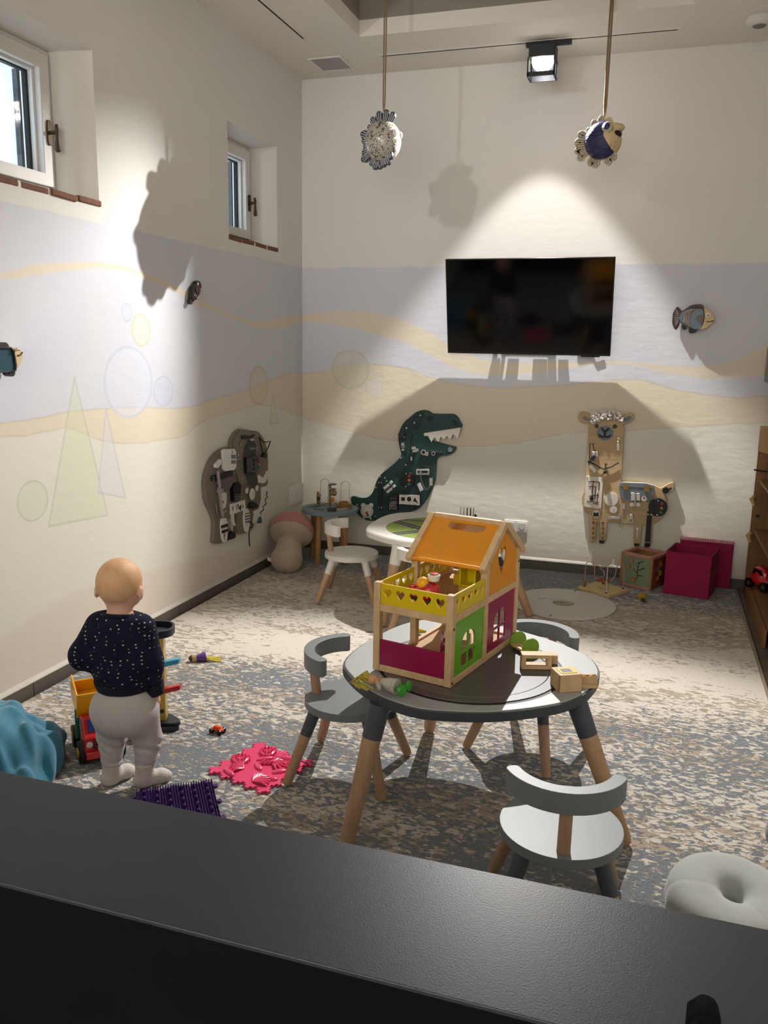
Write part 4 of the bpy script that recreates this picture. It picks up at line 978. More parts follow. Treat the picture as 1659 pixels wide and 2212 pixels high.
# ceiling with recess
RX0, RX1, RY0, RY1, RZ = .67, 2.55, -.69, -5.6, 3.62
g = G()
g.prism([(-.02, FY), (RW, FY), (RW, .02), (-.02, .02)], XY, H, H + .02, [[(RX0, RY1), (RX1, RY1), (RX1, RY0), (RX0, RY0)]])
for (a, b) in (((RX0, RY1), (RX0, RY0)), ((RX0, RY0), (RX1, RY0)), ((RX1, RY0), (RX1, RY1)), ((RX1, RY1), (RX0, RY1))):
    g.add([(a[0], a[1], H + .02), (b[0], b[1], H + .02), (b[0], b[1], H + .09), (a[0], a[1], H + .09)], [(0, 1, 2, 3)])
ce = g.build('ceiling', 'ceiling_paint')
tag(ce, 'pale ceiling with a sunken rectangular recess', None, None, 'structure')
g = G()
sx = .0
g.prism([(RX0 - sx, RY1 - sx), (RX1 + sx, RY1 - sx), (RX1 + sx, RY0 + sx), (RX0 - sx, RY0 + sx)], XY, RZ, RZ + .02)
for (a, b) in (((RX0 - sx, RY1 - sx), (RX0 - sx, RY0 + sx)), ((RX0 - sx, RY0 + sx), (RX1 + sx, RY0 + sx)), ((RX1 + sx, RY0 + sx), (RX1 + sx, RY1 - sx)), ((RX1 + sx, RY1 - sx), (RX0 - sx, RY1 - sx))):
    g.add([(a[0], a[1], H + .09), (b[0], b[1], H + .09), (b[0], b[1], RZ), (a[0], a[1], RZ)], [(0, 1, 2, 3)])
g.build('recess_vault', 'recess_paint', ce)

# baseboards of dark stone tiles with a pale cap
def baseboard(name, wall, length, step, label):
    b = thing(name, None, None, kind='structure')
    b['label'] = label
    n = int(math.ceil(length / step))
    for k in range(n):
        a0, a1 = -k * step - .0015, -min(length, (k + 1) * step) + .0015
        g = G()
        if wall == 'L':
            g.bx((0, a1, 0), (.014, a0, .066))
        else:
            g.bx((-a0 + .014, -.014, 0), (-a1 + .014, 0, .066))
        g.build('tile', 'tile_base', b, bevel=.0015, seg=1)
    g = G()
    if wall == 'L':
        g.prism([(0, .066), (.015, .066), (.012, .072), (0, .084)], lambda u, v, d: (u, d, v), 0, -length)
    else:
        g.prism([(0, .066), (.015, .066), (.012, .072), (0, .084)], lambda u, v, d: (d, -u, v), .014, length)
    g.build('cap_strip', 'grout_white', b)
    return b
baseboard('baseboard_left', 'L', 4.9, .30, 'dark stone tile baseboard along the mural wall')
baseboard('baseboard_back', 'B', 3.43, .30, 'dark stone tile baseboard along the back wall')

# windows
mg = bpy.data.materials.new('window_glass')
mg.use_nodes = True
T = Tree(mg)
nt = mg.node_tree
nt.nodes.remove(nt.nodes['Principled BSDF'])
a, b2, c = T.node('ShaderNodeBsdfTransparent'), T.node('ShaderNodeBsdfGlossy'), T.node('ShaderNodeMixShader')
b2.inputs['Roughness'].default_value = .03
c.inputs[0].default_value = .06
nt.links.new(a.outputs[0], c.inputs[1])
nt.links.new(b2.outputs[0], c.inputs[2])
nt.links.new(c.outputs[0], nt.nodes['Material Output'].inputs[0])
MATS['window_glass'] = mg

def window(name, w, label):
    o = thing(name, None, None, (0, (w[0] + w[1]) / 2, w[2]), world=True, kind='structure')
    o['label'] = label
    y0, y1, z0, z1 = inner(w)
    x = -INNER
    def ring(a, b, X0, X1, nm, m, bev=.003):
        return G().prism(rect(*a), LEFT, X0, X1, [rect(*b)]).build(nm, m, o, bevel=bev)
    f0 = (y0, y1, z0, z1)
    f1 = (y0 + .02, y1 - .02, z0 + .02, z1 - .02)
    ring(f0, f1, x - .07, x + .005, 'frame', 'frame_white')
    s1 = (f1[0] + .06, f1[1] - .062, f1[2] + .055, f1[3] - .065)
    ring((f1[0] + .002, f1[1] - .002, f1[2] + .002, f1[3] - .002), s1, x - .06, x + .018, 'sash', 'frame_white')
    s2 = (s1[0] + .012, s1[1] - .014, s1[2] + .006, s1[3] - .012)
    ring(s1, s2, x - .055, x - .012, 'glazing_bead', 'frame_white', .002)
    s3 = (s2[0] + .004, s2[1] - .010, s2[2] + .002, s2[3] - .006)
    ring(s2, s3, x - .06, x - .035, 'gasket', 'black_matte', .001)
    G().bx((x - .046, s2[0], s2[2]), (x - .04, s2[1], s2[3])).build('pane', 'window_glass', o)
    # outer storm bar seen through the glass
    G().bx((x - .09, s2[1] - .03, s2[2]), (x - .065, s2[1] - .012, s2[3])).build('outer_profile', 'rubber_grey', o)
    # bronze lever handle on the stile near the corner
    hy, hz = y1 - .045, z0 + (z1 - z0) * .42
    h = G().prism([(hy + p[0], hz + p[1]) for p in spline([(-.014, -.04), (0, -.052), (.014, -.04), (.014, .04), (0, .052), (-.014, .04)], 3)], LEFT, x + .018, x + .026).build('handle', 'bronze', o, bevel=.002)
    G().tube([(x + .024, hy, hz), (x + .06, hy, hz)], .008).build('spindle', 'bronze', h, smooth=True)
    G().tube([(x + .06, hy, hz + .032), (x + .062, hy, hz + .012), (x + .062, hy, hz - .02), (x + .062, hy, hz - .075), (x + .062, hy, hz - .082)], [.007, .009, .007, .013, .008]).build('lever', 'bronze', h, smooth=True)
    # old brick sill: single bricks
    n = 4
    L = (w[1] + .02 - w[0] + .02) / n
    for k in range(n):
        a = w[0] - .02 + k * L + .006 + random.uniform(0, .006)
        b = a + L - .014 - random.uniform(0, .008)
        dz = random.uniform(-.004, .004)
        G().box((-.068 + random.uniform(-.005, .005), (a + b) / 2, w[2] - .010 + dz), (.15, b - a, .027), Matrix.Rotation(random.uniform(-.03, .03), 3, 'X')).build('brick', 'brick_red', o, bevel=.005)
    return o
window('window_1', W1, 'white framed window with bronze lever nearest the camera')
window('window_2', W2, 'white framed window with bronze lever near the room corner')
ow = G()
ow.bx((-1.2, -4.2, 1.2), (-1.1, .4, 4.2))
tag(ow.build('outside_wall', 'outside_plaster'), 'pale rough plaster wall of the light well outside the windows', 'wall', None, 'structure')

# ------------------------------------------------------------------ rug
m = bpy.data.materials.new('rug_pile')
m.use_nodes = True
b = m.node_tree.nodes['Principled BSDF']
b.inputs['Roughness'].default_value = .95
b.inputs['Specular IOR Level'].default_value = .1
b.inputs['Sheen Weight'].default_value = .15
T = Tree(m)
wv = T.world()
xs = T.pos()
blot = T.noise(46, 3, wv, sc=(.5, 1.0, 1), rough=.5, dist=.7)          # pebble-like clumps, stretched along the weave
blot2 = T.noise(58, 3, wv, sc=(.6, 1.0, 1), rough=.5, dist=.6)
streak = T.noise(1.6, 3, wv, sc=(.45, 1.5, 1), rough=.5)
streak2 = T.noise(2.6, 3, wv, sc=(.4, 1.4, 3), rough=.5)
# the woven design changes from end to end: where blue and where cream prevails
bcurve = T.curve(xs[1], [(-4.9, .10), (-3.6, .10), (-3.0, .06), (-2.6, .09), (-2.3, .0), (-2.0, -.13), (-1.2, -.12), (-.85, -.08), (-.55, .08), (0, .13)], -4.9, 0.0, -.2, .2)
ccurve = T.curve(xs[1], [(-4.9, .0), (-3.0, .0), (-2.4, .03), (-2.0, .10), (-1.5, .09), (-1.2, .0), (-.8, -.08), (0, -.03)], -4.9, 0.0, -.2, .2)
cream = T.step(T.m('SUBTRACT', T.m('ADD', T.m('MULTIPLY_ADD', T.m('SUBTRACT', streak2, .5), .6, blot), ccurve), .49), .02)
blue = T.step(T.m('SUBTRACT', T.m('ADD', T.m('MULTIPLY_ADD', T.m('SUBTRACT', streak, .5), .55, blot2), bcurve), .565), .035)
shade = T.noise(140, 4, wv, rough=.7)
tan = T.mix(shade, lin((148, 132, 115)), lin((198, 182, 162)))
crm = T.mix(shade, lin((190, 178, 162)), lin((236, 228, 216)))
blu = T.mix(T.noise(90, 4, wv), lin((84, 92, 103)), lin((152, 155, 157)))
col = T.mix(cream, tan, crm)
col = T.mix(blue, col, blu)
T.put(b.inputs['Base Color'], col)
h = T.m('ADD', T.m('MULTIPLY', T.m('MAXIMUM', cream, blue), .8), T.m('MULTIPLY', T.noise(320, 2, wv), .5))
T.put(b.inputs['Normal'], T.bump(h, .8, .006))
MATS['rug_pile'] = m
rug = thing('rug', 'large rug mottled beige, cream and slate blue covering the floor', 'rug', (1.6, -2.5, 0), world=True)
RUGZ = .012
G().bx((.03, -4.9, .001), (3.1, -.06, RUGZ)).build('pile', 'rug_pile', rug, bevel=.004)
mat('rug_binding', (150, 132, 112), .9, var=.1, scale=90)
G().bx((3.1, -4.9, .001), (3.114, -.06, RUGZ + .001)).build('edge_binding', 'rug_binding', rug, bevel=.003)

# ------------------------------------------------------------------ foreground counter
ct = thing('counter', 'dark grey speckled counter top in the foreground', 'counter', (2.2, -5.13, 0), world=True)
G().bx((.015, -5.226, .995), (RW - .01, -5.041, 1.0)).build('counter_top', 'counter_black', ct, bevel=.001)
G().bx((.016, -5.2255, .962), (RW - .011, -5.042, .995)).build('edge_band', 'counter_front', ct)  # edge face painted near-black for the shade on it
G().bx((.02, -5.224, .0), (RW - .015, -5.10, .961)).build('front_panel', 'counter_front', ct)
G().bx((.02, -5.099, .0), (RW - .015, -5.06, .961)).build('rear_panel', 'counter_front', ct)
# ------------------------------------------------------------------ lamps and ceiling fittings
mat('lamp_glow', (255, 250, 240), .5, var=0, emit=(255, 246, 232), estr=14)
MATS['lamp_glow'].cycles.emission_sampling = 'NONE'
mat('lamp_black', (22, 24, 30), .5, var=.05)
mat('frost_glass', (190, 196, 180), .3, var=.03, trans=.6)

def track(name, a, b, label):
    g = G()
    (x0, y0), (x1, y1) = a, b
    t = thing(name, label, 'track', ((x0 + x1) / 2, (y0 + y1) / 2, H), world=True, group='recessed ceiling light tracks')
    w = .022
    g.bx((min(x0, x1) - w, min(y0, y1) - w, H - .003), (max(x0, x1) + w, max(y0, y1) + w, H))
    g.build('cover_strip', 'ceiling_paint', t)
    g = G()
    w = .005
    g.bx((min(x0, x1) - w, min(y0, y1) - w, H - .0045), (max(x0, x1) + w, max(y0, y1) + w, H - .003))
    g.build('slot', 'black_matte', t)
    return t
track('ceiling_track', (.70, -.335), (2.468, -.335), 'thin black light track across the ceiling carrying the lit spotlight')
track('ceiling_track', (.338, -.76), (.338, -4.6), 'thin black light track in the ceiling along the left wall')

def fixture(loc, rz, label, lit=True, group='track spotlights'):
    """square black track spotlight with a half-dome reflector in a glass box; opens towards local -y"""
    t = thing('track_spotlight', label, 'lamp', loc, rz, group)
    G().bx((-.105, -.018, -.028), (.165, .018, -.0045)).build('adapter', 'lamp_black', t, bevel=.003)
    G().bx((-.078, -.065, -.10), (.078, .065, -.028)).build('housing', 'lamp_black', t, bevel=.006)
    g = G()
    g.bx((-.078, .055, -.20), (.078, .065, -.10))
    for s in (-1, 1):
        g.bx((s * .078 - .005, -.065, -.205), (s * .078 + .005, -.055, -.10)).bx((s * .078 - .005, .055, -.205), (s * .078 + .005, .065, -.10))
    g.bx((-.08, -.065, -.207), (.08, -.055, -.183)).bx((-.08, .055, -.207), (.08, .065, -.199))  # front bar deepened to block the upper part of the beam
    for s in (-1, 1):
        g.bx((s * .078 - .005, -.06, -.207), (s * .078 + .005, .06, -.199))
    g.build('glass_frame', 'lamp_black', t)
    g = G()
    pr = [(.066 * math.cos(k * PI / 16), -.108 - .062 * math.sin(k * PI / 16)) for k in range(8, -1, -1)]
    pr[0] = (0.0005, pr[0][1])
    g.lathe(pr, 24)
    g.build('reflector_dome', 'lamp_glow', t, smooth=True)
    return t
fixture((1.715, -.335, H), 0, 'lit black track spotlight above the television')
spot('key_spot', KEY, (KEY[0], KEY[1] - 1.5, KEY[2] - .70), 600, 50, .35, .008)
# wall-washing lens of the same fixture: its beam is shaped so that the wall below is lit evenly, none of it falls on the floor
ww = spot('wall_wash', (1.715, -.345, 3.12), (1.715, -.345, 0.0), 1.0, 39, .4, .012)
ww.data.use_nodes = True
T = Tree(ww.data)
em = [n for n in T.t.nodes if n.type == 'EMISSION'][0]
ge = T.node('ShaderNodeNewGeometry')
se = T.node('ShaderNodeSeparateXYZ')
T.t.links.new(ge.outputs['Incoming'], se.inputs[0])
dy = T.m('MAXIMUM', se.outputs[1], .10)
on = T.step(T.m('SUBTRACT', se.outputs[1], .115), .012)
T.put(em.inputs['Strength'], T.m('MULTIPLY', on, T.m('MULTIPLY', T.m('POWER', dy, -2.4), WASH)))
for k, (p, tg, wt, ha, bl) in enumerate(LAMPS):
    rz = math.atan2(tg[1] - p[1], tg[0] - p[0]) + PI / 2
    fixture((p[0], p[1], H), 0 if k else 0, ['black track spotlight on the left ceiling track, out of the picture', 'added black ceiling spotlight over the hall for soft fill, out of the picture'][k])
    spot('room_spot', (p[0], p[1], 3.11), tg, wt, ha, bl, .03)

t = thing('ceiling_vent', 'flat grey square panel set in the ceiling corner', 'vent', (.33, -.28, H), world=True)
G().prism(rect(.216, .446, -.412, -.15), XY, H - .008, H - .0005, [rect(.232, .43, -.396, -.166)]).build('frame', 'ceiling_paint', t, bevel=.002)
mat('vent_grey', (170, 168, 165), .7, var=.02)
G().bx((.232, -.396, H - .006), (.43, -.166, H - .001)).build('grille', 'vent_grey', t)
t = thing('smoke_detector', 'round white smoke detector on the ceiling', 'detector', (2.90, -.40, H))
G().lathe([(.072, -.001), (.075, -.02), (.062, -.035), (.04, -.042), (.001, -.042)][::-1], 32).build('base', 'white_plastic', t, smooth=True)
G().lathe([(.001, -.050), (.03, -.048), (.036, -.042)], 24).build('sensor', 'grey_mid', t, smooth=True)

# ------------------------------------------------------------------ boards hung on the walls
def board(name, label, cat, data, to3, base, smooth_board=True, group=None, nosmooth=()):
    t = thing(name, label, cat, base, world=True, group=group)
    root = None
    for e in data:
        if e[0] == 'P':
            _, n, m, d0, d1, P, holes = e
            if n in ('board', 'body', 'head', 'ear_panel', 'pocket', 'tail', 'dorsal_fin', 'belly_fin', 'muzzle', 'ear_patch', 'tusk', 'lacing_shoe', 'zigzag', 'clock_face', 'fin', 'side_panel') and n not in nosmooth:
                P = spline(P, 4)
            o = G().prism(P, to3, d0, d1, holes)
            o.build(n, m, t, bevel=.002 if d1 - d0 > .008 else 0)
        elif e[0] == 'C':
            _, n, m, d0, d1, u, z, r, teeth, hole = e
            k = 24 if r > .012 else 12
            hs = []
            if hole:
                hs = [circ((u, z), r * .62, k)]
            G().prism(circ((u, z), r, k, teeth), to3, d0, d1, hs).build(n, m, t, bevel=.0015 if d1 - d0 > .012 and not teeth else 0)
        else:
            _, n, m, d, rad, P = e
            G().tube([to3(u, z, d) for u, z in P], rad, 6).build(n, m, t, smooth=True)
    return t
board('dinosaur_busy_board', 'dark green dinosaur busy board with white teeth on the back wall', 'busy board', DINO, BACK, (1.0, -.004, .2))
board('elephant_busy_board', 'grey elephant busy board with straps and gears on the left wall', 'busy board', ELE, LEFT, (.004, -.9, .2))
lla = board('llama_busy_board', 'birch llama busy board with fluffy white hair on the back wall', 'busy board', LLA, BACK, (2.2, -.004, .2), nosmooth=('board',))
mat('fleece', (222, 216, 208), .95, var=.08, scale=90, bump=.8, bscale=300)
g = G()
for k in range(95):
    a = random.uniform(0, 1)
    u = -.105 + .21 * a
    zt = .052 * math.sqrt(max(0, 1 - (u / .12) ** 2))
    zb = -.045 * (abs(u) / .105) ** 2 + .004
    z = random.uniform(zb - .012, zt)
    r = random.uniform(.008, .0125)
    cx = LLA_HEAD[0] + u
    g.ball((cx, -.04 - random.uniform(0, .016), LLA_HEAD[1] + z), r, 7, 5)
g.build('fleece', 'fleece', lla, smooth='all', kind='stuff')
board('wall_fish', 'ceramic fish with blue and grey stripes and tan head beside the television', 'fish ornament', WF1, BACK, (2.9, -.02, 1.6), group='ceramic wall fish')
board('wall_fish', 'small dark brown ceramic fish above the painted bubbles on the left wall', 'fish ornament', WF2, LEFT, (.01, -1.5, 1.7), group='ceramic wall fish')
board('wall_fish', 'teal ceramic fish with tan face at the left picture edge', 'fish ornament', WF3, LEFT, (.015, -3.0, 1.4), group='ceramic wall fish')

# ------------------------------------------------------------------ television
t = thing('television', 'black flat television mounted tilted on the back wall', 'television', (1.66, -.03, 1.49), world=True)
yb, yt, zb, zt, x0, x1 = -.055, -.205, 1.492, 2.104, 1.116, 2.208
up = Vector((0, yt - yb, zt - zb)).normalized()
nn = Vector((0, -1, 0)) - up * Vector((0, -1, 0)).dot(up)
nn.normalize()
def tvp(u, v, d):
    p = Vector((u, yb, zb)) + up * v + nn * d
    return (p.x, p.y, p.z)
hh = (Vector((0, yt, zt)) - Vector((0, yb, zb))).length
G().prism(rect(x0, x1, 0, hh), tvp, -.022, 0).build('cabinet', 'black_gloss', t, bevel=.003)
G().prism(rect(x0 + .008, x1 - .008, .014, hh - .008), tvp, 0, .0012).build('screen', 'tv_glass', t)
G().prism(rect(2.02, 2.14, -.008, .0), tvp, -.018, -.002).build('sensor_bar', 'black_gloss', t)
g = G()
g.bx((1.50, -.03, 1.62), (1.82, -.001, 1.98))
for x in (1.52, 1.80):
    g.tube([(x, -.02, 1.66), (x, yb + .0, 1.62)], .012, 8).tube([(x, -.02, 1.95), (x, -.14, 1.97)], .012, 8)
g.build('wall_bracket', 'black_matte', t)
G().tube([(1.95, -.06, 1.75), (2.06, -.03, 1.62), (2.10, -.02, 1.52), (2.16, -.012, 1.50)], .006, 8).build('cable', 'black_matte', t, smooth=True)
for x, w_ in ((1.44, .05), (1.54, .07), (1.70, .09), (1.86, .06)):
    G().bx((x, -.05, 1.50), (x + w_, -.02, 1.56)).build('connector', 'black_matte', t)

t = thing('wall_hatch', 'white access panel low on the left wall beside the corner', 'panel', (0, -.14, .37), world=True)
G().prism(rect(-.255, -.012, .36, .505), LEFT, .001, .012).build('frame', 'white_plastic', t, bevel=.002)
G().prism(rect(-.235, -.03, .372, .488), LEFT, .012, .016).build('door_leaf', 'white_plastic', t, bevel=.002)
t = thing('wall_socket', 'white double power socket low on the back wall behind the dollhouse', 'socket', (1.64, 0, .29), world=True)
G().prism(rect(1.556, 1.72, .252, .338), BACK, .0, .008).build('frame', 'white_plastic', t, bevel=.002)
for x in (1.6, 1.68):
    o = G().prism(rect(x - .032, x + .032, .263, .327), BACK, .008, .011).build('socket_plate', 'off_white', t, bevel=.001)
    G().prism(circ((x, .295), .021), BACK, .011, .0125).build('well', 'grey_mid', o)
    G().prism(circ((x, .295), .018), BACK, .0125, .013).build('well_floor', 'white_plastic', o)
    G().tube([(x, -.013, .305), (x, -.02, .305)], .0025, 8).build('pin', 'steel', o)

# ------------------------------------------------------------------ hanging ceramic fish
mat('jute', (140, 116, 82), .95, var=.2, scale=150, bump=.6, bscale=400)
def speckle():
    m = bpy.data.materials.new('silver_speckle')
    m.use_nodes = True
    b = m.node_tree.nodes['Principled BSDF']
    T = Tree(m)
    v = T.node('ShaderNodeTexVoronoi')
    v.inputs['Scale'].default_value = 78
    v.inputs['Randomness'].default_value = .8
    m.node_tree.links.new(T.obj(), v.inputs['Vector'])
    v2 = T.node('ShaderNodeTexVoronoi')
    v2.inputs['Scale'].default_value = 30
    m.node_tree.links.new(T.obj(), v2.inputs['Vector'])
    col = T.mix(T.noise(8, 2), lin((150, 146, 136)), lin((196, 190, 178)))
    col = T.mix(T.step(T.m('SUBTRACT', .30, v2.outputs[0]), .04), col, lin((126, 108, 74)))
    col = T.mix(T.step(T.m('SUBTRACT', .30, v.outputs[0]), .05), col, lin((34, 36, 44)))
    T.put(b.inputs['Base Color'], col)
    b.inputs['Roughness'].default_value = .25
    b.inputs['Coat Weight'].default_value = .5
    MATS['silver_speckle'] = m
speckle()
mat('navy_fin', (48, 52, 64), .35, var=.2, scale=60, coat=.4)
mat('ray_pale', (196, 196, 200), .4, var=.05)
mat('ray_brown', (84, 62, 44), .6, var=.1)
mat('pale_fin', (190, 176, 150), .5, var=.2, scale=90)
mat('fin_hole', (34, 24, 18), .7, var=.05)
def blueglaze():
    m = bpy.data.materials.new('blue_glaze')
    m.use_nodes = True
    b = m.node_tree.nodes['Principled BSDF']
    T = Tree(m)
    w = T.noise(14, 3, sc=(1, 1, 5), dist=1.5)
    T.put(b.inputs['Base Color'], T.mix(w, lin((18, 20, 58)), lin((52, 54, 104))))
    T.put(b.inputs['Normal'], T.bump(w, .8, .01))
    b.inputs['Roughness'].default_value = .25
    MATS['blue_glaze'] = m
blueglaze()

def fin(lobes, r, th, to3, root, g=None):
    """scalloped fan: union outline of lobes round a root point"""
    P = [root]
    for (a, L) in lobes:
        for k in range(7):
            q = a + (k / 6 - .5) * 1.0 * (2 * r / L)
            e = math.sin(k / 6 * PI)
            P.append((root[0] + math.cos(q) * (L - r * .8 + e * r * .8), root[1] + math.sin(q) * (L - r * .8 + e * r * .8)))
    return (g or G()).prism(P, to3, -th / 2, th / 2)

def hang_fish(loc, yaw, tilt, kind, label, ztop, top_off):
    t = thing('hanging_fish', label, 'fish ornament', loc, world=False, group='ceramic fish hung from the ceiling')
    Mx = Matrix.Rotation(yaw, 4, 'Z') @ Matrix.Rotation(tilt, 4, 'Y')
    TF = lambda u, v, d: tuple(Mx @ Vector((u, d, v)))
    silver = kind == 'silver'
    R = (.106, .10, .116) if silver else (.10, .09, .10)
    g = G().ball((0, 0, 0), R, 32, 20, Mx.to_3x3())
    body = g.build('body', 'silver_speckle' if silver else 'blue_glaze', t, smooth='all')
    fm = 'navy_fin' if silver else 'pale_fin'
    def addfin(nm, lobes, r, th, f3, root):
        o = fin(lobes, r, th, f3, root).build(nm, fm, t, bevel=.003)
        g_ = G()
        for (a, L) in lobes:
            for da in (-.09, 0, .09):
                for sd in (-1, 1):
                    P_ = [f3(root[0] + math.cos(a + da) * q, root[1] + math.sin(a + da) * q, sd * th / 2) for q in (L * .62, L * .80, L * .95 - abs(da) * .05)]
                    g_.tube(P_, .0024 if silver else .0016, 5)
        g_.build('fin_rays', 'ray_pale' if silver else 'ray_brown', o, smooth=True)
        return o
    if silver:
        addfin('dorsal_fin', [(1.15, .165), (1.45, .17), (1.78, .168), (2.1, .158), (2.4, .14)], .026, .016, TF, (.0, .0))
        addfin('tail', [(2.72, .165), (2.95, .145), (3.2, .13), (3.45, .145), (3.68, .165)], .03, .016, TF, (0, -.01))
        addfin('belly_fin', [(4.1, .14), (4.35, .148), (4.6, .14)], .028, .016, TF, (0, -.01))
        addfin('belly_fin', [(4.95, .14), (5.2, .142), (5.45, .125)], .028, .016, lambda u, v, d: TF(u, v, d - .03), (0, -.01))
        for s in (-1, 1):
            c = Mx @ Vector((.092, s * .03, .03))
            G().ball(c, (.018, .012, .022), 12, 8, Mx.to_3x3()).build('eye', 'white_plastic', t, smooth='all')
        for (u, d, v) in ((.02, -.098, .0), (.045, -.089, .005), (.035, -.093, -.03)):
            c = Mx @ Vector((u, d, v))
            G().ball(c, .006, 8, 6).build('glaze_drop', 'white_plastic', t, smooth='all')
    else:
        addfin('dorsal_fin', [(1.3, .125), (1.7, .135), (2.1, .13), (2.5, .12)], .028, .016, TF, (0, 0))
        addfin('tail', [(2.75, .16), (3.05, .165), (3.35, .165), (3.65, .16)], .03, .018, TF, (.0, -.01))
        addfin('belly_fin', [(4.2, .14), (4.45, .14)], .03, .016, TF, (0, -.005))
        addfin('belly_fin', [(5.1, .135), (5.4, .13)], .03, .016, TF, (0, -.005))
        for (a, L) in ((2.75, .125), (3.05, .13), (3.35, .13), (3.65, .125), (4.3, .115), (5.25, .11)):
            G().prism([(math.cos(a) * L + .008 * math.cos(q) * math.cos(a) - .004 * math.sin(q) * math.sin(a), -.01 + math.sin(a) * L + .008 * math.cos(q) * math.sin(a) + .004 * math.sin(q) * math.cos(a)) for q in [k * PI / 5 for k in range(10)]], TF, -.0105, .0105).build('fin_slot', 'fin_hole', t)
        # tan face: cap of the body towards local +x, with an open beak mouth
        def face(p):
            q = p @ np.array(Mx.to_3x3())
            d = sd_ell(q, (0, 0, 0), (.104, .094, .104))
            cut = .035 - q[:, 0] + .35 * (np.abs(q[:, 2] - .01)) - .2 * q[:, 2]
            inner_ = -sd_ell(q, (0, 0, 0), (.097, .087, .097))
            d = np.maximum(np.maximum(d, cut), inner_)
            beak = sd_ell(q, (.072, 0, .060), (.046, .046, .024))
            d = smin(d, beak, .01)
            mouth = sd_ell(q, (.105, 0, .026), (.062, .05, .017))
            return np.maximum(d, -mouth)
        solid(face, (-.16, -.16, -.16), (.16, .16, .16), .005, 'face', 'fish_tan', t)
        G().ball(Mx @ Vector((.072, 0, .026)), (.030, .05, .018), 12, 8, Mx.to_3x3()).build('mouth', 'fin_hole', t, smooth='all')
        for s in (-1, 1):
            c = Mx @ Vector((.05, s * .072, .05))
            e = G().ball(c, (.030, .022, .030), 16, 10, Mx.to_3x3()).build('eye', 'pale_fin', t, smooth='all')
            c2 = Mx @ Vector((.052, s * .086, .052))
            G().ball(c2, (.019, .012, .019), 14, 8, Mx.to_3x3()).build('pupil', 'blue_glaze', e, smooth='all')
    # doubled cord up to the vault of the recess
    a = Mx @ Vector(top_off)
    hz = ztop - loc[2]
    for s in (-1, 1):
        G().tube([(a.x, a.y, a.z), (a.x + s * .005, a.y, a.z + .06), (a.x + s * .006, a.y, hz * .6), (a.x + s * .004, a.y, hz)], .004 if silver else .005, 8).build('cord', 'jute', t, smooth=True)
    return t
hang_fish((.928, -.99, 2.675), -.25, .02, 'silver', 'speckled silver ceramic fish hanging on a cord, left one', 3.62, (.0, 0, .150))
hang_fish((2.128, -.765, 2.665), -.30, .02, 'blue', 'dark blue ceramic fish with tan open mouth hanging on a cord', 3.62, (.0, 0, .118))
# ------------------------------------------------------------------ children's tables and chairs
wood('beech', (196, 161, 126), (172, 135, 101), .5, sc=(9, 9, 1), scale=5)
mat('chair_grey', (120, 124, 126), .45, var=.05, scale=200, spec=.6)
mat('chair_dark', (72, 77, 84), .45, var=.04)
mat('table_grey', (160, 163, 162), .44, var=.08, scale=300, spec=1.0)
mat('table_rim', (62, 66, 72), .45, var=.04)
mat('turn_dark', (72, 70, 70), .44, var=.3, scale=300, spec=1.0, coat=.3)
mat('paint_white', (226, 222, 214), .45, var=.02)
mat('groove_black', (12, 12, 13), .5, var=0)

def arc_poly(r0, r1, a0, a1, n=18):
    """curved bar outline with rounded ends"""
    P = []
    for k in range(n + 1):
        a = a0 + (a1 - a0) * k / n
        P.append((r1 * math.cos(a), r1 * math.sin(a)))
    rm, rr = (r0 + r1) / 2, (r1 - r0) / 2
    for (a, s) in ((a1, 1),):
        for k in range(1, 6):
            q = k * PI / 6
            P.append(((rm + rr * math.cos(q)) * math.cos(a) - s * rr * .7 * math.sin(q) * math.sin(a), (rm + rr * math.cos(q)) * math.sin(a) + s * rr * .7 * math.sin(q) * math.cos(a)))
    for k in range(n, -1, -1):
        a = a0 + (a1 - a0) * k / n
        P.append((r0 * math.cos(a), r0 * math.sin(a)))
    for k in range(1, 6):
        q = k * PI / 6
        P.append(((rm - rr * math.cos(q)) * math.cos(a0) + rr * .7 * math.sin(q) * math.sin(a0), (rm - rr * math.cos(q)) * math.sin(a0) - rr * .7 * math.sin(q) * math.cos(a0)))
    return P

def make_chair(seat_m, top_m, label):
    """round seat on four splayed legs, curved bar back on one post; sits facing local +y"""
    t = thing('child_chair', label, 'chair', group='round-seated children\'s chairs')
    G().prism(circ((0, 0), .163, 48), XY, .274, .302).build('seat', seat_m, t, bevel=.007, seg=3)
    for sx in (-1, 1):
        for sy in (-1, 1):
            a, b = Vector((sx * .096, sy * .096, .276)), Vector((sx * .176, sy * .176, RUGZ + .007))
            m1 = a.lerp(b, .34)
            lg = G().tube([m1, a.lerp(b, .95), b], [.0205, .0175, .0145], 16).build('leg', 'beech', t, smooth=True)
            G().tube([a, m1], [.0225, .021], 16).build('leg_sleeve', top_m, lg, smooth=True)
    G().tube([(0, -.128, .30), (0, -.143, .428)], [.0175, .0165], 16).build('back_post', 'beech', t, smooth=True)
    G().prism(arc_poly(.127, .165, -PI / 2 - 1.16, -PI / 2 + 1.16), XY, .424, .482).build('backrest', seat_m, t, bevel=.006, seg=3)
    return t
c0 = make_chair('chair_grey', 'chair_dark', 'grey round-seated child chair left of the dollhouse table')
place(c0, (1.552, -3.165, 0), math.radians(-88))
place(clone(c0, label='grey round-seated child chair nearest the camera, back turned to the counter'), (2.367, -3.75, 0), math.radians(9))
place(clone(c0, label='grey round-seated child chair tucked under the far side of the dollhouse table'), (2.15, -2.76, 0), math.radians(157.9))
c1 = make_chair('paint_white', 'paint_white', 'white round-seated child chair beside the white play table')
place(c1, (.822, -1.155, 0), math.radians(-80))
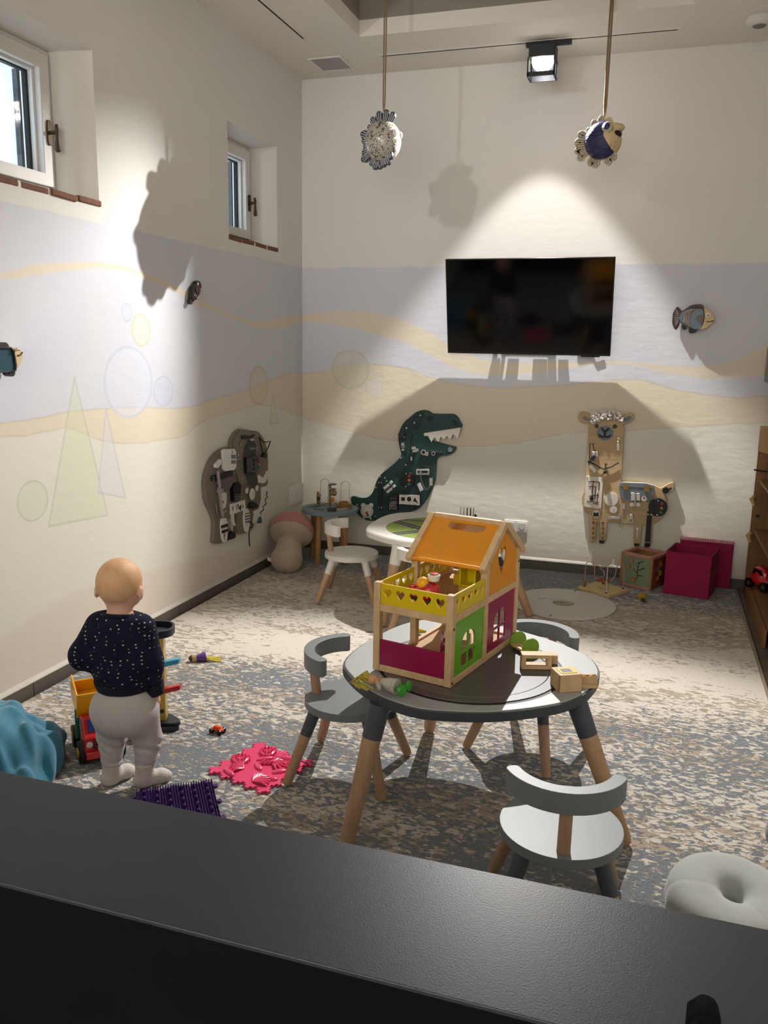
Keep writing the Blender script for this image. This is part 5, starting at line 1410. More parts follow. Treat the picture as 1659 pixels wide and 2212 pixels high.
place(clone(c1, label='white round-seated child chair half hidden behind the dollhouse'), (1.395, -1.56, 0), math.radians(12))

OUT = [(-.415, -.13), (-.428, -.03), (-.42, .07), (-.40, .17), (-.375, .27), (-.33, .37), (-.25, .45), (-.13, .475), (0, .462), (.14, .405), (.24, .35), (.325, .285), (.38, .215), (.408, .13), (.412, .05), (.395, -.05), (.37, -.12), (.325, -.19), (.265, -.245), (.18, -.305), (.09, -.348), (.0, -.372), (-.08, -.382), (-.165, -.36), (-.235, -.325), (-.305, -.27), (-.365, -.205)]
FEET = [(-.291, -.416, .76), (.536, -.124, .66), (-.25, .431, .76)]
TZ = .49
def make_table(top_m, rim_m, sleeve_m, label, loc, rz):
    t = thing('play_table', label, 'table', loc, rz)
    P = spline(OUT, 3)
    top = G().prism(P, XY, TZ - .034, TZ - .004).build('rim', rim_m, t, bevel=.011, seg=3)
    P2 = [(x * .985, y * .985) for x, y in P]
    G().prism(P2, XY, TZ - .010, TZ).build('tabletop', top_m, t, bevel=.004, seg=2)
    for (x, y, k) in FEET:
        a, b = Vector((x * k, y * k, TZ - .036)), Vector((x, y, RUGZ + .008))
        m1 = a.lerp(b, .24)
        lg = G().tube([m1, a.lerp(b, .96), b], [.030, .0235, .019], 20).build('leg', 'beech', t, smooth=True)
        G().tube([a, m1], [.034, .031], 20).build('leg_sleeve', sleeve_m, lg, smooth=True)
    return t
gt = make_table('table_grey', 'table_rim', 'chair_dark', 'grey rounded play table carrying the dollhouse', (2.0, -3.2, 0), 0)
G().prism(circ((-.005, 0), .312, 64), XY, TZ, TZ + .0008, [circ((-.005, 0), .302, 64)]).build('groove', 'groove_black', gt)
G().prism(circ((-.005, 0), .302, 64), XY, TZ, TZ + .004, [circ((-.005, 0), .262, 64)]).build('turntable_ring', 'turn_dark', gt, bevel=.001)
G().prism(circ((-.005, 0), .260, 64), XY, TZ, TZ + .0035).build('turntable_disc', 'turn_dark', gt, bevel=.001)
wt = make_table('paint_white', 'paint_white', 'paint_white', 'white rounded play table with green road mat inlay', (1.365, -1.14, 0), math.radians(13))

def roadmat():
    m = bpy.data.materials.new('road_mat')
    m.use_nodes = True
    b = m.node_tree.nodes['Principled BSDF']
    b.inputs['Roughness'].default_value = .6
    T = Tree(m)
    x = T.node('ShaderNodeSeparateXYZ')
    m.node_tree.links.new(T.obj(), x.inputs[0])
    X, Y = x.outputs[0], x.outputs[1]
    col = T.mix(T.noise(14, 3), lin((120, 142, 52)), lin((150, 168, 78)))
    spots = T.step(T.m('SUBTRACT', T.noise(22, 2), .66), .02)
    col = T.mix(spots, col, lin((96, 60, 52)))
    sp2 = T.step(T.m('SUBTRACT', T.noise(31, 2, sc=(1, 1.2, 3)), .68), .02)
    col = T.mix(sp2, col, lin((196, 186, 150)))
    road = None
    for (a, b_, c, w) in ((.75, .66, .10, .030), (-.55, .83, .02, .028), (.2, .98, -.16, .022), (.97, .24, -.12, .024)):
        d = T.m('ABSOLUTE', T.m('ADD', T.m('ADD', T.m('MULTIPLY', X, a), T.m('MULTIPLY', Y, b_)), c))
        r = T.step(T.m('SUBTRACT', w, d), .002)
        ln = T.step(T.m('SUBTRACT', .003, d), .001)
        road = (T.m('MAXIMUM', road[0], r), T.m('MAXIMUM', road[1], ln)) if road else (r, ln)
    col = T.mix(road[0], col, lin((50, 52, 58)))
    col = T.mix(road[1], col, lin((190, 190, 186)))
    T.put(b.inputs['Base Color'], col)
    MATS['road_mat'] = m
roadmat()
G().prism(circ((-.01, 0), .305, 56), XY, TZ, TZ + .002).build('road_mat', 'road_mat', wt)

# round activity table in the corner
mat('act_blue', (116, 132, 140), .55, var=.05)
mat('act_dark', (70, 82, 90), .6, var=.05)
wood('pine_leg', (176, 132, 82), (150, 106, 62), .5, sc=(9, 9, 1), scale=5)
at = thing('activity_table', 'small round blue-grey activity table with pegs in the corner', 'table', (.365, -.36, 0))
G().prism(circ((0, 0), .20, 48), XY, .372, .398).build('tabletop', 'act_blue', at, bevel=.005)
for a in (1.3, 2.9, 4.5, 5.9):
    G().tube([(.135 * math.cos(a), .135 * math.sin(a), .374), (.155 * math.cos(a),   .155 * math.sin(a), RUGZ + .004)], [.022, .019], 16).build('leg', 'pine_leg', at, smooth=True)
for (x, y, r) in ((-.12, -.03, .8), (-.10, .05, .5), (-.05, -.09, .2), (-.13, .0, 1.4)):
    G().box((x, y, .399), (.08, .012, .002), Matrix.Rotation(r, 3, 'Z')).build('track_groove', 'act_dark', at)
def arch(x0, x1, y, h, nm, m, r=.003):
    P = [(x0, y, .398)] + [((x0 + x1) / 2 - (x1 - x0) / 2 * math.cos(k * PI / 8), y, .398 + h - (x1 - x0) / 2 * (1 - math.sin(k * PI / 8))) for k in range(9)] + [(x1, y, .398)]
    return G().tube(P, r, 8).build(nm, m, at, smooth=True)
mat('wire_white', (206, 202, 192), .4, var=.02)
arch(-.11, -.045, .10, .19, 'wire_arch', 'wire_white')
arch(.045, .11, .10, .18, 'wire_arch', 'wire_white')
G().bx((-.115, .03, .398), (-.10, .05, .50)).build('bead_post', 'tan_wood', at, bevel=.002)
for k, (m_, r) in enumerate((('tan_wood', .014), ('brown_dark', .013), ('brass', .013), ('key_blue', .012))):
    G().ball((-.093, .02, .478 - k * .024), r, 12, 8).build('bead', m_, at, smooth='all')
G().bx((-.03, .04, .398), (-.012, .055, .56)).build('spinner_post', 'tan_wood', at, bevel=.002)
for k in range(3):
    o = G().tube([(-.02, .03, .555 - k * .035), (.01, .015, .567 - k * .035), (.05, .0, .570 - k * .035)], [.008, .011, .004], 8).build('metal_leaf', 'steel', at, smooth=True)
G().tube([(0.0, -.02, .398), (0.0, -.02, .56)], .003, 8).build('rod', 'steel', at, smooth=True)
for (x, y, z, r, m_) in ((.02, .03, .50, .022, 'tan_wood'), (.012, .02, .455, .018, 'btn_orange'), (.03, .03, .445, .014, 'off_white'), (.045, .035, .415, .016, 'tan_wood'), (-.03, .03, .455, .013, 'off_white')):
    G().ball((x, y, z), r, 12, 8).build('bead', m_, at, smooth='all')
G().lathe([(.028, .398), (.032, .43), (.034, .44), (.03, .44), (.026, .42), (.001, .42)], 20, c=(.085, .05, 0)).build('cup', 'tan_wood', at, smooth=True)
G().lathe([(.032, .398), (.034, .414), (.02, .418), (.001, .418)], 20, c=(.055, -.10, 0)).build('drum', 'grey_dark', at, smooth=True)
for k in range(6):
    G().bx((.085 + k * .011, -.10 + k * .012, .398), (.094 + k * .011, -.06 + k * .012, .41)).build('xylophone_bar', 'alu', at)
G().prism([(.09, .06), (.15, .05), (.145, .0), (.12, .03), (.10, .01)], XY, .398, .43).build('wooden_figure', 'tan_wood', at, bevel=.002)

# ------------------------------------------------------------------ dollhouse
wood('pine', (222, 190, 146), (196, 160, 116), .5, sc=(3, 3, 3), scale=9)
wood('ply_floor', (196, 152, 104), (180, 136, 90), .6, sc=(1, 8, 1), scale=6)
mat('house_orange', (232, 150, 20), .35, var=.02, coat=.2)
mat('house_yellow', (222, 194, 12), .38, var=.02, coat=.2)
mat('house_pink', (150, 18, 72), .32, var=.02, coat=.2)
mat('house_green', (104, 172, 22), .35, var=.02, coat=.2)
HZ = TZ + .0045
HLOC, HROT = (1.698, -3.352, HZ), math.radians(-13.2)
hs = thing('dollhouse', 'wooden dollhouse with orange roof, yellow balcony and pink walls', 'dollhouse', HLOC, HROT)
Wd, Dp, Md = .287, .535, .26
EV, RDG = .352, .452
Rr = .012
def post(x, y, h, z0=0):
    return G().bx((x - Rr, y - Rr, z0), (x + Rr, y + Rr, h)).build('post', 'pine', hs, bevel=.002)
for (x, y, h) in ((Rr, Rr, .30), (Wd - Rr, Rr, .30), (Rr, Md, EV), (Wd - Rr, Md, EV), (Rr, Dp - Rr, EV), (Wd - Rr, Dp - Rr, EV)):
    post(x, y, h)
def beam(a, b):
    return G().bx(a, b).build('beam', 'pine', hs, bevel=.0015)
F2 = .205
for z0, z1 in ((0, .022), (F2, F2 + .024)):
    beam((2 * Rr, 0.002, z0), (Wd - 2 * Rr, .018, z1))
    beam((2 * Rr, Dp - .018, z0), (Wd - 2 * Rr, Dp - .002, z1))
    for x0, x1 in ((.002, .018), (Wd - .018, Wd - .002)):
        beam((x0, 2 * Rr, z0), (x1, Md - Rr, z1))
        beam((x0, Md + Rr, z0), (x1, Dp - 2 * Rr, z1))
G().bx((.018, .018, .008), (Wd - .018, Dp - .018, .014)).build('ground_floor', 'ply_floor', hs)
G().bx((.018, .018, F2 + .006), (Wd - .018, Dp - .018, F2 + .012)).build('upper_floor', 'ply_floor', hs)
XZ = lambda u, v, d: (u, d, v)       # panels across the house; depth along y (faces -y when d falls)
FR = lambda u, v, d: (u, -d, v)
SD = lambda u, v, d: (d, u, v)       # panels along the house; depth along x
def panel(nm, m, P, to3, d0, d1, holes=()):
    return G().prism(P, to3, d0, d1, holes).build(nm, m, hs, bevel=.0008, seg=1)
panel('front_wall', 'house_pink', rect(2 * Rr, Wd - 2 * Rr, .022, .108), FR, -.012, -.006)
RL, RT = F2 + .024, .297
def hearts(a, b, n, w=.031, h=.034):
    s = (b - a) / n
    return [heart((a + s * (k + .5), (RL + RT) / 2 + .002), w, h) for k in range(n)]
panel('balcony_rail', 'house_yellow', rect(2 * Rr, Wd - 2 * Rr, RL, RT), FR, -.012, -.006, hearts(2 * Rr, Wd - 2 * Rr, 5))
panel('balcony_rail', 'house_yellow', rect(2 * Rr, Md - Rr, RL, RT), SD, Wd - .012, Wd - .006, hearts(2 * Rr, Md - Rr, 5))
panel('balcony_rail', 'house_yellow', rect(2 * Rr, Md - Rr, RL, RT), SD, .006, .012, hearts(2 * Rr, Md - Rr, 5))
panel('balcony_rail', 'house_yellow', rect(Md + Rr, Dp - 2 * Rr, RL, RT), SD, .006, .012, hearts(Md + Rr, Dp - 2 * Rr, 5))
def arched(c, z0, w, h, gap=.008):
    """four panes of an arched window"""
    out = []
    zm = z0 + h * .42
    for s in (-1, 1):
        x0, x1 = c + s * gap / 2, c + s * w / 2
        out.append([(x0, z0), (x1, z0), (x1, zm - gap / 2), (x0, zm - gap / 2)])
        P = [(x0, zm + gap / 2), (x1, zm + gap / 2), (x1, zm + h * .22)]
        for k in range(1, 6):
            a = k * PI / 12
            P.append((c + s * (gap / 2 + (w / 2 - gap / 2) * math.cos(a)), zm + h * .22 + h * .34 * math.sin(a)))
        P.append((x0, zm + h * .56))
        out.append(P)
    return out
panel('side_wall', 'house_green', rect(2 * Rr, Md - Rr, .022, F2), SD, Wd - .012, Wd - .006, arched(Md / 2 + .005, .040, .10, .115))
panel('side_wall', 'house_pink', rect(Md + Rr, Dp - 2 * Rr, .022, F2), SD, Wd - .012, Wd - .006, arched((Md + Dp) / 2 - .01, .045, .10, .115))
cy = (Md + Dp - Rr) / 2
gable = [(Md + Rr, F2 + .024), (Dp - 2 * Rr, F2 + .024), (Dp - 2 * Rr, EV - .004), (cy, RDG - .012), (Md + Rr, EV - .004)]
panel('gable_wall', 'house_orange', gable, SD, Wd - .012, Wd - .006, [heart((cy - .005, .325), .07, .11)])
# roof
oh = .035
def slope(y):          # height of the roof underside at y
    return RDG - (RDG - EV) / (cy - Md) * abs(y - cy)
yf, yr = Md - oh, 2 * cy - Md + oh
for ya in (yf, yr):
    L = math.hypot(ya - cy, RDG - slope(ya))
    dirv = Vector((0, ya - cy, slope(ya) - RDG)).normalized()
    nrm = Vector((0, -dirv.z, dirv.y)) if dirv.y > 0 else Vector((0, dirv.z, -dirv.y))
    if nrm.z < 0:
        nrm = -nrm
    def RF(u, v, d, D=dirv, N=nrm):
        p = Vector((0, cy, RDG)) + D * v + N * d
        return (u, p.y, p.z)
    o_ = ya < cy
    ho = [[(Wd * .30, .022), (Wd * .78, .022), (Wd * .78, .045), (Wd * .72, .055), (Wd * .36, .055), (Wd * .30, .045)]] if o_ else []
    f3 = RF if o_ else (lambda u, v, d, F=RF: F(Wd - u, v, d))
    G().prism(rect(.012, Wd - .012, .006, L - .006), f3, .004, .010, ho).build('roof_panel', 'house_orange', hs, bevel=.0008, seg=1)
    for x in (-.006, Wd - .016):
        G().prism(rect(x, x + .022, -.004 if o_ else .004, L + .004), RF, -.004, .018).build('rafter', 'pine', hs, bevel=.002)
    p = RF(0, L - .008, .004)
    G().tube([(.016, p[1], p[2]), (Wd - .016, p[1], p[2])], .008, 10).build('eave_rod', 'house_orange', hs, smooth=True)
G().box((Wd / 2, cy - .004, RDG + .008), (Wd - .03, .02, .016), Matrix.Rotation(.0, 3, 'X')).build('ridge_beam', 'pine', hs, bevel=.002)
for (x, y, z) in ((Wd, Rr, .19), (Wd, Rr, .012), (Wd, Dp - Rr, .30)):
    G().prism(circ((y, z), .005, 12), SD, Wd - .001, Wd + .001).build('bolt', 'bronze', hs)

def hw(x, y, z):
    c, s = math.cos(HROT), math.sin(HROT)
    return (HLOC[0] + c * x - s * y, HLOC[1] + s * x + c * y, HLOC[2] + z)
ZU, ZG = F2 + .0125, .0145
# doll furniture inside
t = thing('doll_wardrobe', 'yellow doll wardrobe standing on the upper dollhouse floor', 'doll furniture', hw(.205, .30, ZU), HROT)
for s in (-.028, .028):
    G().bx((s - .003, -.03, 0), (s + .003, .03, .095)).build('side_board', 'house_yellow', t, bevel=.001, seg=1)
G().bx((-.025, -.024, .03), (.025, .028, .036)).build('shelf', 'house_yellow', t)
G().bx((-.025, .024, 0), (.025, .03, .09)).build('rear_board', 'house_yellow', t)
G().bx((-.025, -.028, .004), (.025, .022, .028)).build('drawer', 'pine', t, bevel=.002)
t = thing('doll_table', 'yellow round doll table on the upper dollhouse floor', 'doll furniture', hw(.20, .40, ZU), HROT)
G().prism(circ((0, 0), .035, 24), XY, .055, .061).build('table_top', 'house_yellow', t, bevel=.001)
G().tube([(0, 0, 0), (0, 0, .055)], .010, 12).build('pedestal', 'pine', t, smooth=True)
t = thing('doll_chair', 'yellow doll chair at the far side of the upper dollhouse floor', 'doll furniture', hw(.12, .40, ZU), HROT)
G().bx((-.02, -.02, .03), (.02, .02, .036)).build('seat', 'house_yellow', t, bevel=.001)
G().bx((-.02, .016, 0), (.02, .022, .08)).build('backrest', 'house_yellow', t, bevel=.001)
G().bx((-.02, -.022, 0), (.02, -.016, .03)).build('leg', 'house_yellow', t)
t = thing('doll_bench', 'pink and pine doll bench on the dollhouse ground floor', 'doll furniture', hw(.16, .25, ZG), HROT + .3)
G().prism([(-.03, 0), (.03, 0), (.034, .03), (.012, .072), (-.01, .075), (-.034, .03)], lambda u, v, d: (d, u, v), -.03, -.022).build('side_board', 'house_pink', t, bevel=.001)
G().prism([(-.03, 0), (.03, 0), (.034, .03), (.012, .072), (-.01, .075), (-.034, .03)], lambda u, v, d: (d, u, v), .06, .068).build('side_board', 'house_pink', t, bevel=.001)
G().bx((-.022, -.02, .03), (.06, .025, .04)).build('seat', 'pine', t)
t = thing('doll_stool', 'small dark red doll stool behind the green dollhouse window', 'doll furniture', hw(.225, .11, ZG), HROT)
G().prism(circ((0, 0), .022, 20), XY, .05, .058).build('seat', 'btn_red', t, bevel=.001)
G().tube([(0, 0, 0), (0, 0, .05)], .014, 12).build('pedestal', 'black_matte', t, smooth=True)

# toy car on the balcony
mat('toy_red', (190, 18, 24), .3, var=.02, coat=.4)
mat('toy_yellow', (236, 166, 18), .4, var=.03)
mat('toy_blue', (40, 90, 150), .4, var=.03)
t = thing('toy_car', 'red toy car with yellow-haired driver on the dollhouse balcony', 'toy car', hw(.12, .125, ZU), HROT + math.radians(205))
t.scale = (1.35, 1.35, 1.35)
def carbody(p):
    d = sd_ell(p, (0, 0, .022), (.042, .026, .016))
    d = smin(d, sd_ell(p, (-.012, 0, .036), (.024, .022, .018)), .012)
    return np.maximum(d, .006 - p[:, 2])
solid(carbody, (-.06, -.04, -.005), (.06, .04, .07), .0035, 'body', 'toy_red', t)
for sx in (-.026, .026):
    for sy in (-.024, .024):
        w = G().tube([(sx, sy - .006, .012), (sx, sy + .006, .012)], .012, 16).build('wheel', 'black_gloss', t, smooth=True)
        G().tube([(sx, sy - .0065, .012), (sx, sy + .0065, .012)], .005, 10).build('hub', 'off_white', w, smooth=True)
for sy in (-.018, .018):
    G().ball((.03, sy, .03), (.012, .004, .012), 10, 8).build('fender', 'toy_red', t, smooth='all')
G().ball((.004, 0, .05), .016, 16, 10).build('driver_head', 'toy_yellow', t, smooth='all')
G().lathe([(.010, .056), (.013, .058), (.016, .072), (.013, .074), (.001, .072)], 16, c=(-.022, 0, 0)).build('hat', 'white_plastic', t, smooth=True)
G().lathe([(.001, .0725), (.012, .0745), (.011, .076), (.001, .077)], 16, c=(-.022, 0, 0)).build('hat_button', 'toy_red', t, smooth=True)
G().box((-.008, 0, .045), (.02, .03, .012)).build('jacket', 'toy_blue', t, bevel=.003)

# toys lying on the grey table
mat('leaf_green', (120, 158, 40), .45, var=.05)
t = thing('doll_furniture_frame', 'open rectangular wooden frame block lying on the turntable', 'toy block', (2.205, -3.145, TZ + .0045), math.radians(18))
G().prism(rect(-.05, .05, .0, .05), FR, -.02, .02, [rect(-.036, .036, .012, .038)]).build('frame', 'pine', t, bevel=.001)
t = thing('wooden_block', 'small plain pine block behind the wooden frame block', 'toy block', (2.25, -3.085, TZ + .0045), math.radians(10))
G().bx((-.02, -.015, 0), (.02, .015, .032)).build('block', 'pine', t, bevel=.0015)
t = thing('doll_bed', 'wooden doll bed with two round green end boards beside the dollhouse', 'doll furniture', (2.145, -3.005, TZ + .0045), math.radians(-48))
for x in (-.045, .035):
    G().prism([(p[0] * 1.0, max(0.0, p[1])) for p in circ((0, .026), .034, 24)], lambda u, v, d: (d, u, v), x, x + .007).build('end_board', 'leaf_green', t, bevel=.001)
for y in (-.022, -.002, .018):
    G().bx((-.04, y - .007, .010), (.04, y + .007, .018)).build('slat', 'pine', t, bevel=.001)
G().bx((-.05, -.03, .024), (-.045, .03, .034)).build('rail', 'pine', t)
t = thing('toy_stove', 'cube-shaped wooden toy stove at the table edge', 'toy stove', (2.318, -3.275, TZ), math.radians(30))
G().bx((-.038, -.036, 0), (.038, .036, .058)).build('body', 'pine', t, bevel=.002)
G().prism(rect(-.027, .027, -.022, .022), XY, .058, .0595).build('hob_sticker', 'house_yellow', t)
G().prism(rect(-.018, .014, -.014, .012), XY, .0595, .060).build('hob_print', 'grey_mid', t)
G().bx((-.039, -.037, .0), (-.036, -.032, .058)).build('corner_strip', 'tan_wood', t)
t = thing('doll_cradle', 'curved wooden doll cradle end behind the toy stove', 'doll furniture', (2.383, -3.235, TZ), math.radians(20))
G().prism([(-.03, 0), (.03, 0), (.03, .028), (.022, .042), (.012, .040), (.0, .03), (-.012, .034), (-.03, .036)], FR, -.004, .004).build('end_board', 'pine', t, bevel=.001)
G().bx((-.028, -.02, .0), (.028, .018, .008)).build('base', 'pine', t, bevel=.001)
G().bx((-.026, .004, .008), (.026, .008, .036)).build('inlay', 'btn_orange', t)
t = thing('wooden_hook', 'small curved yellow wooden piece left of the dollhouse', 'toy block', (1.745, -2.945, TZ + .0045), math.radians(-35))
G().tube([(-.03, .004, .012), (-.015, -.002, .010), (.01, -.003, .008), (.03, .006, .010)], [.006, .009, .009, .005], 10).build('stick', 'house_yellow', t, smooth=True)

# rag doll with green feet
mat('doll_cloth', (186, 182, 168), .9, var=.25, scale=110)
mat('doll_skin', (214, 160, 112), .6, var=.04)
mat('raffia', (190, 172, 70), .8, var=.15, scale=120)
mat('doll_green', (56, 150, 40), .4, var=.04)
def rag_doll(name, label, loc, rz, dress, foot, belt, skin='doll_skin'):
    t = thing(name, label, 'doll', loc, rz)
    G().ball((-.035, 0, .016), .0165, 14, 10).build('head', skin, t, smooth='all')
    for k in range(15):
        a = random.uniform(-1.2, 1.2)
        b_ = random.uniform(-.6, .9)
        p = Vector((-.048, math.sin(a) * .012, .016 + b_ * .012))
        q = Vector((-.075 - random.uniform(0, .02), math.sin(a) * .045, .006 + random.uniform(0, .01)))
        r_ = Vector((-.06 + random.uniform(-.03, .05), math.sin(a) * .06, .003))
        G().tube([p, p.lerp(q, .6) + Vector((0, 0, .012)), q, r_], .0022, 5).build('hair_strand', 'raffia', t, smooth=True)
    G().tube([(-.02, 0, .014), (0, 0, .014), (.03, 0, .013), (.052, 0, .012)], [.012, .015, .022, .026], 14).build('dress', dress, t, smooth=True)
    G().tube([(-.014, 0, .014), (-.004, 0, .014)], [.0145, .0165], 14).build('belt', belt, t, smooth=True)
    for s in (-1, 1):
        G().tube([(-.008, s * .012, .015), (.005, s * .03, .014), (.012, s * .042, .012)], [.007, .008, .006], 10).build('sleeve', dress, t, smooth=True)
        a, b_ = Vector((.045, s * .012, .012)), Vector((.082, s * (.028 if s < 0 else .016), .016))
        lg = G().tube([a, b_], .005, 10).build('leg', foot, t, smooth=True)
        d = (b_ - a).normalized()
        M = d.to_track_quat('Z', 'Y').to_matrix()
        G().lathe([(.016, -.002), (.017, .003), (.014, .007), (.001, .008)], 18, M, b_).build('shoe', foot, lg, smooth=True)
    return t
rag_doll('rag_doll', 'rag doll with green shoes and raffia hair lying on the table edge', (1.783, -3.505, TZ + .016), math.radians(-12), 'doll_cloth', 'doll_green', 'btn_orange')

# things on the white table
t = thing('toy_plate_rack', 'rack of small white and patterned toy discs on the white table', 'toy rack', (1.455, -.80, TZ), math.radians(15))
G().bx((-.05, -.02, 0), (.06, .02, .008)).build('base', 'pine', t, bevel=.001)
for k in range(5):
    G().prism(circ((0, .038), .032, 24), lambda u, v, d: (d, u, v), -.045 + k * .02, -.038 + k * .02).build('disc', ['off_white', 'off_white', 'grey_mid', 'navy_fin', 'off_white'][k], t, bevel=.002)
G().ball((.045, -.012, .02), .014, 10, 8).build('knob', 'black_gloss', t, smooth='all')
mat('toy_purple', (120, 84, 130), .5, var=.05)
t = thing('stacking_toy', 'small orange and purple stacking toy at the white table edge', 'toy', (1.655, -1.02, TZ), 0)
G().lathe([(.026, 0), (.03, .008), (.026, .016), (.001, .016)], 20).build('ring', 'btn_orange', t, smooth=True)
G().lathe([(.02, .016), (.024, .024), (.02, .032), (.001, .032)], 20).build('ring', 'toy_purple', t, smooth=True)
G().lathe([(.015, .032), (.018, .039), (.014, .046), (.001, .046)], 20).build('ring', 'btn_orange', t, smooth=True)
# ------------------------------------------------------------------ things along the back wall
mat('lid_white', (216, 210, 204), .5, var=.02)
t = thing('round_lid', 'flat white round table lid with a centre hole lying on the rug', 'lid', (2.075, -.825, RUGZ + .001), math.radians(10))
G().prism(circ((0, 0), .308, 72), XY, 0, .010, [circ((0, 0), .066, 32)]).build('disc', 'lid_white', t, bevel=.003)
g = G()
for k in range(-27, 28):
    x = k * .011
    h_ = math.sqrt(max(0, .298 ** 2 - x * x))
    q = math.sqrt(max(0, .078 ** 2 - x * x)) if abs(x) < .078 else 0
    for a, b in (((-h_, -q), (q, h_)) if q else ((-h_, h_),)):
        g.bx((x - .0025, a, .010), (x + .0025, b, .0118))
g.build('ribs', 'lid_white', t, kind='stuff')
for a in (-1.9, 1.25):
    G().box((.285 * math.cos(a), .285 * math.sin(a), .0122), (.006, .03, .001), Matrix.Rotation(a + PI / 2, 3, 'Z')).build('mark', 'black_matte', t)

wood('maze_wood', (222, 196, 140), (204, 176, 120), .5, sc=(2, 8, 8))
mat('wire_pink', (196, 150, 140), .4, var=.05)
t = thing('bead_maze', 'wooden bead maze with looping wires on the rug', 'toy', (2.285, -.44, RUGZ), math.radians(-33))
G().bx((-.122, -.105, 0), (.122, .105, .022)).build('base', 'maze_wood', t, bevel=.003)
def loopw(P, m_):
    Q = []
    n = len(P)
    for i in range(n - 1):
        p0, p1, p2, p3 = P[max(i - 1, 0)], P[i], P[i + 1], P[min(i + 2, n - 1)]
        for s in range(6):
            u = s / 6
            Q.append(tuple(.5 * (2 * b + (c - a) * u + (2 * a - 5 * b + 4 * c - d) * u * u + (3 * b - a - 3 * c + d) * u ** 3) for a, b, c, d in zip(p0, p1, p2, p3)))
    Q.append(P[-1])
    return G().tube(Q, .0028, 8).build('wire', m_, t, smooth=True)
loopw([(-.095, -.07, .02), (-.095, -.07, .16), (-.08, -.055, .185), (-.055, -.035, .16), (-.05, -.03, .09), (-.03, -.01, .07), (.02, .03, .07), (.045, .05, .10), (.05, .055, .16), (.065, .065, .185), (.085, .08, .16), (.09, .085, .02)], 'wire_pink')
loopw([(-.06, .08, .02), (-.06, .08, .10), (-.075, .05, .13), (-.03, .02, .15), (.02, .05, .165), (-.02, .085, .175), (-.065, .05, .19), (-.02, .01, .20), (.04, -.03, .19), (.075, -.075, .14), (.085, -.085, .02)], 'wire_white')
loopw([(-.05, .02, .022), (.0, -.03, .035), (.05, -.0, .03), (.0, .05, .035), (-.06, .07, .05)], 'wire_white')
for (x, y, z, m_) in ((-.095, -.07, .036, 'grey_mid'), (-.095, -.07, .058, 'tan_wood'), (-.06, .08, .04, 'toy_yellow'), (-.06, .08, .064, 'toy_purple'), (-.03, -.01, .07, 'btn_red'), (-.01, .006, .068, 'brass'), (.012, .024, .07, 'btn_red')):
    G().ball((x, y, z), .0125, 12, 8).build('bead', m_, t, smooth='all')
for (x, y) in ((-.095, -.07), (.09, .085), (-.06, .08), (.085, -.085)):
    G().lathe([(.008, .022), (.008, .026), (.001, .028)], 12, c=(x, y, 0)).build('wire_foot', 'black_matte', t)

wood('pink_wood', (196, 138, 122), (178, 118, 104), .5, sc=(2, 8, 8))
mat('cube_green', (128, 140, 116), .6, var=.06, scale=6)
mat('cube_print', (128, 66, 50), .6, var=.35, scale=24)
cb = thing('activity_cube', 'open wooden activity cube with a tree on its green side', 'toy box', (2.525, -.19, RUGZ + .001), math.radians(-27))
S = .112
for sx in (-1, 1):
    for sy in (-1, 1):
        G().bx((sx * S - (.018 if sx > 0 else 0), sy * S - (.018 if sy > 0 else 0), 0), (sx * S + (.018 if sx < 0 else 0), sy * S + (.018 if sy < 0 else 0), .222)).build('corner_post', 'tan_wood', cb, bevel=.002)
for nm, m_, a, b in (('panel', 'cube_green', (-S + .018, -S + .004, .018), (S - .018, -S + .010, .206)), ('panel', 'cube_print', (S - .010, -S + .018, .018), (S - .004, S - .018, .206)), ('panel', 'tan_wood', (-S + .018, S - .010, .018), (S - .018, S - .004, .206)), ('panel', 'tan_wood', (-S + .004, -S + .018, .018), (-S + .010, S - .018, .206)), ('bottom', 'tan_wood', (-S + .018, -S + .018, .01), (S - .018, S - .018, .018))):
    G().bx(a, b).build(nm, m_, cb)
for sy in (-1, 1):
    G().bx((-S, sy * S - (.022 if sy > 0 else 0), .206), (S, sy * S + (.022 if sy < 0 else 0), .226)).build('top_rail', 'pink_wood', cb, bevel=.002)
    G().bx((-S + .018, sy * S - (.012 if sy > 0 else 0), 0), (S - .018, sy * S + (.012 if sy < 0 else 0), .018)).build('bottom_rail', 'pink_wood', cb, bevel=.002)
for sx in (-1, 1):
    G().bx((sx * S - (.022 if sx > 0 else 0), -S + .022, .206), (sx * S + (.022 if sx < 0 else 0), S - .022, .226)).build('top_rail', 'pink_wood', cb, bevel=.002)
yy = -S + .003
tree_b = G()
for P in ([(.01, .06), (.012, .15), (.014, .175)], [(.014, .165), (.045, .19)], [(.01, .12), (.035, .13), (.06, .145)], [(.01, .10), (-.02, .125)], [(.01, .085), (.05, .09)]):
    tree_b.tube([(u, yy, v) for u, v in P], .003, 6)
tree_b.build('tree_slot', 'brown_dark', cb)
for (u, v) in ((-.035, .178), (-.052, .135), (-.012, .055)):
    G().prism(circ((u, v), .016, 20), FR, -yy + .0, -yy + .012).build('fruit_knob', 'tan_wood', cb, bevel=.003)
for k in range(4):
    G().prism(circ((.0 + (k % 2) * .03 - .02, .07 + k * .03), .02, 12, 6), lambda u, v, d: (d, u, v), S - .004, S - .002).build('painted_figure', ['btn_orange', 'house_yellow', 'grey_mid', 'btn_orange'][k], cb)

